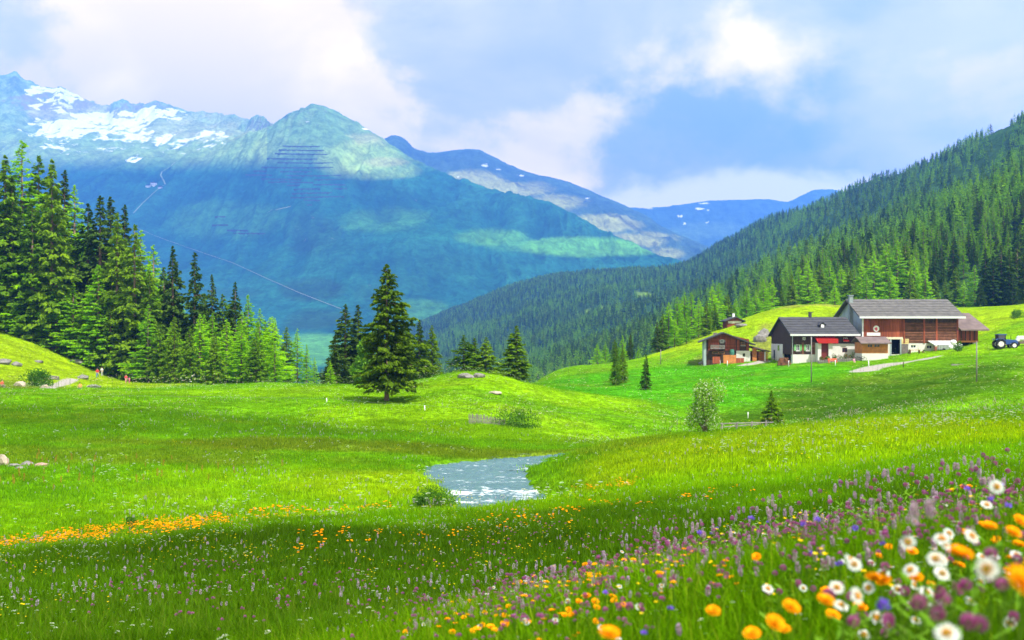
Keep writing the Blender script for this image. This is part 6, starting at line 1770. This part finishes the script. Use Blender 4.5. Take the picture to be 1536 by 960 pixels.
big = [  # kind, px, py, size, label
 ('arnica', 1440, 833, 46, 'large domed orange flower right of the daisies, seen blurred from below'), ('arnica', 1532, 876, 66, 'largest blurred orange flower cut by the photo edge'), ('arnica', 1310, 868, 30, 'orange flower of a joined pair, its left head'), ('arnica', 1325, 872, 30, 'orange flower of a joined pair, its right head'),
 ('arnica', 1186, 912, 34, 'orange flower above the lower cluster of orange heads'), ('arnica', 1162, 936, 36, 'broad orange flower in the lower cluster'), ('arnica', 1176, 945, 26, 'small orange flower tucked below the broad one'), ('arnica', 914, 952, 38, 'solitary blurred orange flower at the bottom edge of the photo'), ('arnica', 1128, 952, 32, 'orange flower at the bottom edge left of the lower cluster'),
 ('arnica', 1070, 918, 27, 'lone orange flower over dark grass left of the lower cluster'), ('arnica', 1238, 902, 33, 'orange flower left of the white yarrow like head'), ('arnica', 1249, 924, 27, 'orange flower hanging below its taller neighbour and the pale head'), ('arnica', 1290, 912, 27, 'orange flower under the pale cluster beside a violet clover'), ('arnica', 1318, 932, 28, 'low orange flower beneath the pair of purple clovers'), ('arnica', 1135, 836, 18, 'small deep orange flower standing alone over the clover slope'),
 ('arnica', 1373, 867, 28, 'flattened orange flower between two daisies'), ('arnica', 1397, 880, 24, 'orange flower low in front of the flat one between daisies'), ('arnica', 1484, 791, 28, 'orange flower of the upper blurred group, its left head'), ('arnica', 1519, 800, 30, 'orange flower of the upper blurred group, lowest head'), ('arnica', 1530, 782, 26, 'orange flower of the upper blurred group at the photo edge'), ('arnica', 1528, 818, 24, 'orange flower hanging lowest at the photo edge'), ('arnica', 1495, 811, 18, 'small orange flower under the upper blurred group'), ('arnica', 1456, 808, 24, 'orange head overlapping a daisy from the front'), ('arnica', 1445, 799, 18, 'small orange flower left of the overlapped daisy'), ('arnica', 1474, 789, 20, 'brownish orange bud behind the upper group'),
 ('arnica', 1333, 821, 15, 'small orange flower left of the high daisies'), ('arnica', 1318, 834, 12, 'tiny orange flower below the high daisies'), ('arnica', 1454, 730, 11, 'orange flower on the upper slope, left of two'), ('arnica', 1443, 731, 12, 'orange flower on the upper slope, right of two'), ('arnica', 1426, 737, 10, 'little orange flower lower on the upper slope'), ('arnica', 1459, 747, 10, 'flat orange flower on the upper slope under the pair'),
 ('arnica', 880, 895, 17, 'orange flower leading the small row on the lower slope'), ('arnica', 893, 903, 16, 'second orange flower of the small row on the lower slope'), ('arnica', 868, 903, 13, 'orange flower lowest of the small row on the lower slope'), ('arnica', 895, 912, 15, 'orange flower hanging under the small row'), ('arnica', 919, 896, 15, 'orange flower right of the small row, upper one'), ('arnica', 921, 901, 13, 'orange flower right of the small row, lower one'), ('arnica', 935, 908, 12, 'orange flower at the right end of the small row'),
 ('daisy', 1404, 838, 30, 'open daisy facing the camera below the highest pair'), ('daisy', 1481, 853, 40, 'large blurred daisy right of the domed orange flower'), ('daisy', 1421, 950, 42, 'daisy at the bottom edge facing the camera'), ('daisy', 1413, 808, 29, 'sharp flat daisy, right of the highest pair'), ('daisy', 1362, 813, 27, 'flat daisy, left of the highest pair'), ('daisy', 1458, 804, 28, 'daisy half hidden by an orange head'), ('daisy', 1366, 855, 26, 'small daisy seen from the side above the flat orange flower'), ('daisy', 1413, 860, 28, 'daisy right of the flat orange flower'), ('daisy', 1255, 881, 26, 'flat daisy on the left of the cluster'), ('daisy', 1152, 883, 20, 'lone daisy high above the lower orange cluster'),
 ('daisy', 1325, 860, 22, 'daisy behind the joined orange pair'), ('daisy', 1390, 888, 24, 'daisy low behind the small orange flower'), ('daisy', 1347, 884, 20, 'ragged daisy turned sideways'), ('daisy', 1262, 908, 26, 'daisy with a yellow rim under the pale head'), ('daisy', 1495, 730, 26, 'white blurred bloom on the upper right slope'), ('daisy', 1480, 757, 20, 'faint white bloom under the upper right one'), ('daisy', 1470, 872, 18, 'little white bloom under the large blurred daisy'), ('daisy', 1205, 882, 14, 'small white bloom left of the flat daisy'), ('daisy', 1262, 843, 12, 'tiny white bloom on the clover slope'), ('daisy', 1308, 844, 14, 'tiny white bloom left of the open daisy'), ('daisy', 1285, 893, 30, 'pale spreading white head among the orange flowers'), ('daisy', 1372, 782, 13, 'small white bloom near the blue flower'),
 ('clover', 1412, 902, 25, 'rosy purple clover, right one of a close pair'), ('clover', 1378, 905, 24, 'pale purple clover, left one of a close pair'), ('clover', 1405, 923, 25, 'dull mauve clover under the close pair'), ('clover', 1452, 935, 26, 'purple clover low on the right, left one of two'), ('clover', 1468, 938, 26, 'bright purple clover low on the right, right one of two'), ('clover', 1503, 880, 22, 'dark purple clover on its own near the photo edge'), ('clover', 1448, 880, 20, 'dark mauve clover under the blurred daisy'), ('clover', 1436, 886, 18, 'small mauve clover beside the dark one'), ('clover', 1333, 937, 18, 'small purple clover low between orange and clover pair'), ('clover', 1351, 948, 16, 'violet clover at the bottom of the cluster'), ('clover', 1520, 927, 18, 'faded clover near the lower right edge'), ('clover', 1174, 853, 11, 'small purple clover over the slope left of the daisies'), ('clover', 944, 911, 13, 'magenta clover beside the small orange row'), ('clover', 1525, 840, 16, 'dark clover by the edge under the upper orange group'),
 ('bell', 1325, 907, 18, 'violet bloom between orange flower and clover'), ('bell', 1283, 792, 9, 'vivid blue flower on the clover slope'), ('bell', 1217, 830, 7, 'small blue flower lower on the clover slope'),
 ('bistort', 1372, 776, 30, 'tall lilac spike, left of the two tallest on the right slope'), ('bistort', 1394, 764, 30, 'tall lilac spike, right of the two tallest on the right slope'), ('bistort', 1062, 887, 18, 'lilac spike alone above the lower orange cluster'), ('bistort', 1302, 716, 14, 'lilac spike standing out of the ridge of the slope'), ('bistort', 829, 860, 15, 'lilac spike under the orange dot at the left end of the slope'), ('bistort', 1018, 945, 20, 'lilac spike at the bottom edge right of the solitary orange flower')]
for b in big:
    flower(b[0], b[1], b[2], b[3], b[4], 'flowers standing close to the camera')
rq = random.Random(3)
for i in range(46):
    px = rq.uniform(1230, 1536); py = rq.uniform(790, 958)
    if py < 1075 - .19 * px - rq.uniform(0, 10): continue
    k = ['daisy', 'arnica', 'clover', 'daisy', 'clover'][i % 5]
    zn = 'upper right' if py < 850 else ('by the photo corner' if px > 1400 else 'lower middle')
    flower(k, px, py, rq.uniform(14, 27) * (.75 if k == 'clover' else 1), 'small %s in the blurred cluster, %s' % ({'daisy': 'white daisy', 'arnica': 'orange flower', 'clover': 'mauve clover'}[k], zn), 'small blooms filling the blurred cluster')
def slope_fill(kind, n, x0, x1, label, group, d0, d1, sc):
    """more of a kind on the clover slope, from the ridge line downwards"""
    for i in range(n):
        px = rq.uniform(x0, x1)
        ridge = np.interp(px, [560, 800, 1000, 1200, 1536], [945, 860, 790, 735, 668])
        t = rq.random() ** 1.3
        py = ridge + t * (955 - ridge) * sc
        dia = (d0 + (d1 - d0) * t) * (.8 + .5 * (px - 560) / 976)
        zn = ['slope bottom', 'under the lone small orange flower', 'left of the daisies', 'above the daisies', 'top of the slope'][int(np.searchsorted([820, 1020, 1200, 1380], px))]
        rw = 'on the ridge line' if t < .12 else ('a little below the ridge' if t < .4 else 'well below the ridge')
        flower(kind, px, py, dia, '%s %s, %s' % (label, rw, zn), group)
slope_fill('bistort', 230, 620, 1530, 'slim lilac spike', 'lilac spikes on the near slope', 9, 15, .55)
slope_fill('clover', 190, 600, 1530, 'small purple clover', 'clover heads on the near slope', 5.5, 9, .75)
slope_fill('arnica', 34, 590, 900, 'small orange flower', 'orange flowers at the lower end of the near slope', 9, 14, .9)
slope_fill('daisy', 30, 600, 1000, 'small white daisy in the drift', 'daisies at the lower end of the near slope', 7, 11, .9)

# ------------------------------------------------------------------ people
SKIN = principled('skin', (0.55, 0.33, 0.22), .6); HAIR = principled('hair', (0.08, 0.045, 0.025), .8)
def skinned(name, joints, edges, radii, mat, parent, level=1):
    me = bpy.data.meshes.new(name); me.from_pydata(joints, edges, []); me.materials.append(mat)
    o = obj(name, me, parent)
    md = o.modifiers.new('Skin', 'SKIN'); md.use_smooth_shade = True
    bm = bmesh.new(); bm.from_mesh(me); lay = bm.verts.layers.skin.verify()
    bm.verts.ensure_lookup_table()
    for i, v in enumerate(bm.verts):
        v[lay].radius = (radii[i], radii[i]); v[lay].use_root = (i == 0)
    bm.to_mesh(me); bm.free()
    s = o.modifiers.new('Sub', 'SUBSURF'); s.levels = level; s.render_levels = level
    return o
def person(px, py, y0, label, shirt, trousers, pose='walk', h=1.72, rz=0.0, Y=None):
    if Y: x, y, z = pt(px, Y)
    else: x, y, z = on(px, py, y0)
    root = empty('person', (x, y, z), rz, h / 1.72); tag(root, label, 'person')
    S = principled('shirt_cloth', shirt, .9); T = principled('trouser_cloth', trousers, .9)
    if pose == 'sit':
        hip = Vector((0, 0, .42)); kn = [Vector((-.12, -.42, .50)), Vector((.12, -.42, .50))]; an = [Vector((-.13, -.48, .08)), Vector((.13, -.5, .08))]
    else:
        hip = Vector((0, 0, .92)); st = .16 if pose == 'walk' else .03
        kn = [Vector((-.10, -st, .50)), Vector((.10, st * .4, .49))]; an = [Vector((-.11, -st * 1.3, .08)), Vector((.11, st * 1.9, .10))]
    ch = hip + Vector((0, -.03, .42)); nk = hip + Vector((0, -.02, .58)); hd = hip + Vector((0, -.04, .74))
    sh = [ch + Vector((s * .19, 0, .08)) for s in (-1, 1)]
    el = [ch + Vector((-.26, -.05, -.20)), ch + Vector((.26, .04, -.20))]; wr = [ch + Vector((-.24, -.24, -.36)), ch + Vector((.27, -.08, -.46))]
    hn = [w + (w - e).normalized() * .14 for w, e in zip(wr, el)]
    ft = [a + Vector((0, -.17, -.04)) for a in an]
    J = [hip, hip + Vector((0, 0, .2)), ch, nk, hd, hd + Vector((0, 0, .10)), sh[0], el[0], wr[0], hn[0], sh[1], el[1], wr[1], hn[1], hip + Vector((-.1, 0, -.04)), kn[0], an[0], ft[0], hip + Vector((.1, 0, -.04)), kn[1], an[1], ft[1]]
    E = [(0, 1), (1, 2), (2, 3), (3, 4), (4, 5), (2, 6), (6, 7), (7, 8), (8, 9), (2, 10), (10, 11), (11, 12), (12, 13), (0, 14), (14, 15), (15, 16), (16, 17), (0, 18), (18, 19), (19, 20), (20, 21)]
    Rr = [.12, .11, .13, .05, .09, .075, .055, .04, .03, .03, .055, .04, .03, .03, .085, .06, .04, .035, .085, .06, .04, .035]
    skinned('body', [tuple(j) for j in J], E, Rr, SKIN, root)
    Jt = [hip + Vector((0, 0, .02)), hip + Vector((0, 0, .2)), ch, ch + Vector((0, 0, .08)), sh[0], el[0], sh[1], el[1]]
    skinned('shirt', [tuple(j) for j in Jt], [(0, 1), (1, 2), (2, 3), (2, 4), (4, 5), (2, 6), (6, 7)], [.14, .135, .15, .09, .075, .055, .075, .055], S, root)
    Jl = [hip + Vector((0, 0, .05)), hip, hip + Vector((-.1, 0, -.05)), kn[0], an[0], hip + Vector((.1, 0, -.05)), kn[1], an[1]]
    skinned('trousers', [tuple(j) for j in Jl], [(0, 1), (1, 2), (2, 3), (3, 4), (1, 5), (5, 6), (6, 7)], [.145, .14, .10, .075, .055, .10, .075, .055], T, root)
    hb = MB().ball((hd.x, hd.y + .025, hd.z + .065), .105, 10, 6, (1, 1, .95)); hb.build('hair', HAIR, root, True)
    return root
person(146, 572, 130, 'walker in a red shirt and blue trousers striding along the slope path', (.70, .04, .04), (.05, .12, .40), 'walk', 1.75, R(10), 186)
person(153, 558, 130, 'standing walker in white at the upper edge of the bright pasture by the wood', (.80, .80, .78), (.55, .55, .52), 'stand', 1.75, R(-20), 194)
person(189, 572, 130, 'walker in red bending beside a child in pink below the wood', (.72, .06, .08), (.60, .30, .25), 'walk', 1.6, R(30), 182)
person(194, 574, 130, 'child in pink standing beside the red walker below the wood', (.80, .20, .35), (.60, .12, .22), 'stand', 1.2, R(-30), 181)
person(120, 582, 110, 'seated walker with an orange top and dark trousers on the stones', (.85, .32, .10), (.10, .14, .22), 'sit', 1.7, R(15), 140)
person(3, 580, 110, 'walker in a red jacket cut by the photo edge', (.60, .12, .06), (.12, .10, .08), 'sit', 1.7, R(60), 139)
person(1281, 541, 150, 'child in pink sitting on the lawn before the farmhouse garden', (.85, .35, .50), (.80, .40, .50), 'sit', 1.3, 0, 184)
person(1404, 532, 150, 'person in white by the awning posts of the barn', (.75, .75, .72), (.45, .10, .08), 'stand', 1.7, 0, 193)

# ------------------------------------------------------------------ yard things
def yard():
    Y = 191.0
    g = lambda px, Y: float(ground_z(np.array([X_(px, Y)]), np.array([Y]))[0])
    # wood pile at the farmhouse corner
    x, z = X_(1176, Y), g(1176, Y)
    root = empty('wood_pile', (x, Y, z)); tag(root, 'round brown heap of split firewood at the left corner of the farmhouse', 'wood pile')
    me = MB().tube([(0, -.5, 0), (0, .5, 0)], .13, 7).mesh('firewood', WL)
    for r in range(6):
        for c in range(9 - r // 2):
            if (c in (0, 8)) and r > 3: continue
            o = obj('firewood', me, root); o.location = (-1.1 + c * .27 + (r % 2) * .12, 0, .12 + r * .24); o.scale = (random.uniform(.8, 1.1),) * 3
    # garden wall with shrubs in front of the farmhouse
    Yw = 190.0; a, c = X_(1227, Yw), X_(1292, Yw)
    W3 = House('garden_wall', 'low dry stone wall edging the farmhouse garden', 'wall', a, Yw, g(1250, Yw))
    n = 20
    for i in range(n):
        for r in range(2):
            xx = a + (c - a) * i / n; w = (c - a) / n; zz = g(1227 + 65 * i / n, Yw)
            W3.part('stone', MB().box(xx + .02, xx + w - .03, Yw - .25 + random.uniform(-.04, .04), Yw + .2, zz - .2 + r * .42, zz + .2 + r * .42 + random.uniform(-.04, .03)), STN)
    cols = [((.75, .05, .05), 'red flowering'), ((.85, .45, .1), 'orange flowering'), ((.8, .3, .5), 'pink flowering'), ((.7, .1, .35), 'magenta flowering')]
    for i, px in enumerate((1232, 1241, 1251, 1261, 1270, 1278, 1288)):
        col, nm = cols[i % 4]
        m = petals('garden_bloom_%d' % i, col, tuple(min(1, v * 1.3) for v in col))
        x, y, z = X_(px, Yw + .9), Yw + .9, g(px, Yw + .9)
        st, cr, bl = bush_meshes('garden_plant', 1.15 + .3 * (i % 3), 1.5, 420, .15, LFD, 950 + i, True, m, 5)
        root = empty('garden_plant', (x, y, z)); tag(root, '%s garden plant in the farmhouse bed, %s' % (nm, ['by the porch wall', 'left of the red bench', 'behind the red bench', 'under the plain white wall', 'below the small red window', 'behind the child in pink', 'against the corner of the kiosk'][i]), 'plant')
        obj('stem', st, root); obj('foliage', cr, root); obj('blossom', bl, root)
    # red bench
    x, y = X_(1249, 188), 188.0; z = g(1249, 188)
    root = empty('garden_bench', (x, y, z)); tag(root, 'red wooden bench on the lawn before the garden wall', 'bench')
    OR = principled('orange_red_paint', (.80, .14, .05), .6)
    for k in range(3): MB().box(-.85, .85, -.30 + k * .17, -.16 + k * .17, .42, .46).build('seat_board', OR, root)
    for k in range(2): MB().box(-.85, .85, .22, .26, .58 + k * .2, .72 + k * .2).build('back_board', OR, root)
    for sx in (-.7, .7):
        MB().box(sx - .04, sx + .04, -.28, -.2, 0, .418).build('leg', OR, root); MB().box(sx - .04, sx + .04, .265, .32, 0, .92).build('leg', OR, root)
    # crates and bales by the barn
    Yb = 195.0
    x = X_(1414, Yb); z = g(1414, Yb)
    root = empty('livestock_crate', (x, Yb, z)); tag(root, 'grey metal box trailer with two wheels under the pale awning', 'trailer')
    MB().box(-1.0, 1.0, -.5, .5, .35, 1.15).build('box', MET, root)
    for sx in (-.66, 0, .66): MB().box(sx - .03, sx + .03, -.53, -.503, .35, 1.15).build('rib', WG, root)
    for sy in (-.6, .6): MB().tube([(0, sy - .07, .3), (0, sy + .07, .3)], .3, 12).build('wheel', BLK, root)
    for i, (px, dz) in enumerate(((1427, 0), (1433, 0), (1430, .95), (1439, -.1))):
        x = X_(px, Yb); z = g(px, Yb) + dz
        me = MB().ball((0, 0, 0), .62, 12, 8, (1, .9, .85)).mesh('hay_bale', WHT, True)
        o = obj('hay_bale', me); o.location = (x, Yb, z + .5); tag(o, ['white wrapped bale beside the awning post', 'white wrapped bale in the middle of the stack', 'white wrapped bale on top of the two others', 'small white bale nearest the open annexe'][i], 'bale')
    # flower tubs and table by the stable door
    x = X_(1372, 195); z = g(1372, 195)
    root = empty('wooden_table', (x, 195, z)); tag(root, 'wooden table and red wheels set before the white barn base', 'table')
    MB().box(-1.0, 1.0, -.4, .4, .7, .78).build('tabletop', WO, root)
    for sx in (-.9, .9): MB().box(sx - .05, sx + .05, -.3, .3, 0, .698).build('leg', WL, root)
    for i, px in enumerate((1364, 1385)):
        x = X_(px, 195.5); z = g(px, 195.5)
        st, cr, bl = bush_meshes('pot_plant', .9, .9, 260, .12, LF, 970 + i, True, petals('pot_bloom%d' % i, (.75, .06, .04), (.9, .12, .08)), 4)
        root = empty('pot_plant', (x, 195.5, z)); tag(root, ['red flowering pot plant right of the brown stable door', 'red flowering pot plant against the barn wall beside the awning'][i], 'plant')
        obj('stem', st, root); obj('foliage', cr, root); obj('blossom', bl, root)
        MB().tube([(0, 0, 0), (0, 0, .35)], [.22, .3], 10).build('pot', principled('clay_pot', (.45, .18, .09), .9), root)
    # bicycles leaning at the kiosk
    for i, px in enumerate((1287, 1294)):
        x = X_(px, 188.3); z = g(px, 188.3)
        root = empty('bicycle', (x, 188.3, z), R(20 * i)); tag(root, ['dark bicycle leaning at the kiosk corner', 'second bicycle parked close to the kiosk wall'][i], 'bicycle')
        for sx in (-.52, .52):
            pts = [(sx + .33 * math.cos(t * math.pi / 8), 0, .34 + .33 * math.sin(t * math.pi / 8)) for t in range(17)]
            MB().tube(pts, .03, 5, False).build('wheel', BLK, root)
        MB().tube([(-.52, 0, .34), (-.15, 0, .75), (.38, 0, .78), (.52, 0, .34)], .03, 5).tube([(-.15, 0, .75), (0, 0, .3), (.38, 0, .78)], .03, 5).build('frame', BLK, root)
        MB().tube([(.38, -.25, 1.0), (.38, 0, .98), (.38, .25, 1.0)], .025, 5).tube([(.38, 0, .78), (.38, 0, .98)], .025, 5).build('handlebar', MET, root)
        MB().box(-.3, -.05, -.07, .07, .86, .93).build('saddle', BLK, root)
    # long trough on the slope
    x0, y0, z0 = on(1427, 549, 110); 
    root = empty('timber_trough', (x0, y0, z0)); tag(root, 'long grey timber beam on short legs lying across the slope below the barn', 'trough')
    L = 45 / F * y0
    zt = Z_(547, y0) - z0
    MB().box(0, L, -.15, .15, zt - .12, zt + .08).build('beam', WG, root)
    for t in (.1, .35, .75, .95): MB().box(L * t - .06, L * t + .06, -.1, .1, -1.2, zt - .122).build('leg', WG, root)
yard()

# ------------------------------------------------------------------ works on the far mountain
def far_works():
    dk = principled('snow_barrier_steel', (0.07, 0.08, 0.08), .9)
    rows = [(424, 480, 220), (418, 488, 226), (412, 492, 232), (400, 478, 239), (396, 500, 245), (372, 500, 252), (380, 470, 258), (368, 512, 264), (392, 516, 270), (402, 470, 275), (430, 520, 279), (440, 520, 285), (400, 428, 273), (438, 500, 291), (436, 520, 297), (436, 480, 301), (340, 372, 347), (350, 400, 352), (322, 338, 326), (318, 342, 338), (440, 470, 308)]
    for a, c, y in rows:
        pts = []
        for px in np.arange(a, c + 1, 4.0):
            P = MAIN.hit(px, y + .8 * math.sin(px * .03 + y)); pts.append(P)
        b = MB()
        for k in range(len(pts) - 1):
            if (k // 5 + int(y)) % 7 == 0: continue
            p, q = pts[k], pts[k + 1]
            if abs(p[1] - q[1]) > 150: continue
            hgt = 6.5
            b.add([(p[0], p[1], p[2] - 3), (q[0], q[1], q[2] - 3), (q[0], q[1], q[2] + hgt), (p[0], p[1], p[2] + hgt), (p[0], p[1] + 2, p[2] - 3), (q[0], q[1] + 2, q[2] - 3), (q[0], q[1] + 2, q[2] + hgt), (p[0], p[1] + 2, p[2] + hgt)],
                  [(0, 1, 2, 3), (7, 6, 5, 4), (3, 2, 6, 7), (0, 3, 7, 4), (1, 5, 6, 2)])
        if b.n:
            o = b.build('avalanche_barrier', dk)
            tag(o, 'row of dark avalanche barriers along the slope under the green peak', 'barrier', 'avalanche barriers under the peak')
    pale = principled('gravel_track', (0.26, 0.32, 0.22), 1.0)
    for line, lb, w in [([(262, 244), (256, 250), (243, 258), (241, 263), (245, 270), (248, 277), (240, 281), (230, 290), (214, 305), (200, 320)], 'pale track', 2.4), ([(200, 340), (240, 357), (300, 378), (350, 395), (400, 418), (450, 440), (512, 464)], 'long track', .25), ([(402, 319), (408, 315)], 'short', 8), ([(414, 315), (436, 310)], 'short', 8)]:
        L = []
        for (a, b_), (c, d) in zip(line[:-1], line[1:]):
            n = max(2, int(math.hypot(c - a, d - b_) / 2))
            for k in range(n): L.append((a + (c - a) * k / n, b_ + (d - b_) * k / n))
        L.append(line[-1])
        V = []
        for px, py in L:
            P = MAIN.hit(px, py); V += [(P[0] - w * .7, P[1] - 4, P[2] + 1.0 - w * .4), (P[0] + w * .7, P[1] + 4, P[2] + 2 + w * .4)]
        Fc = [(2 * i, 2 * i + 1, 2 * i + 3, 2 * i + 2) for i in range(len(L) - 1)]
        o = obj('mountain_path', mesh_np('mountain_path', V, np.array(Fc), pale)); tag(o, 'pale track crossing the far slope', kind='structure')
    for px, py, w, h, lb in [(222, 279, 26, 10, 'small outbuilding left of the mountain hotel on the blue slope'), (230, 278, 30, 20, 'white mountain hotel with dark roof on the blue slope'), (240, 281, 22, 9, 'low building right of the mountain hotel on the blue slope')]:
        P = MAIN.hit(px, py + 2)
        root = empty('mountain_hotel', P); tag(root, lb, 'building')
        MB().box(-w / 2, w / 2, 0, 14, -8, h).build('wall', WHT, root)
        MB().prism([(-w / 2 - 2, h), (0, h + 7), (w / 2 + 2, h)], 'y', -2, 16).build('roof', RFD, root)
        for k in range(3): MB().box(-w / 2 + 3 + k * w / 3, -w / 2 + 6 + k * w / 3, -.3, -.01, h * .4, h * .7).build('window', BLK, root)
far_works()
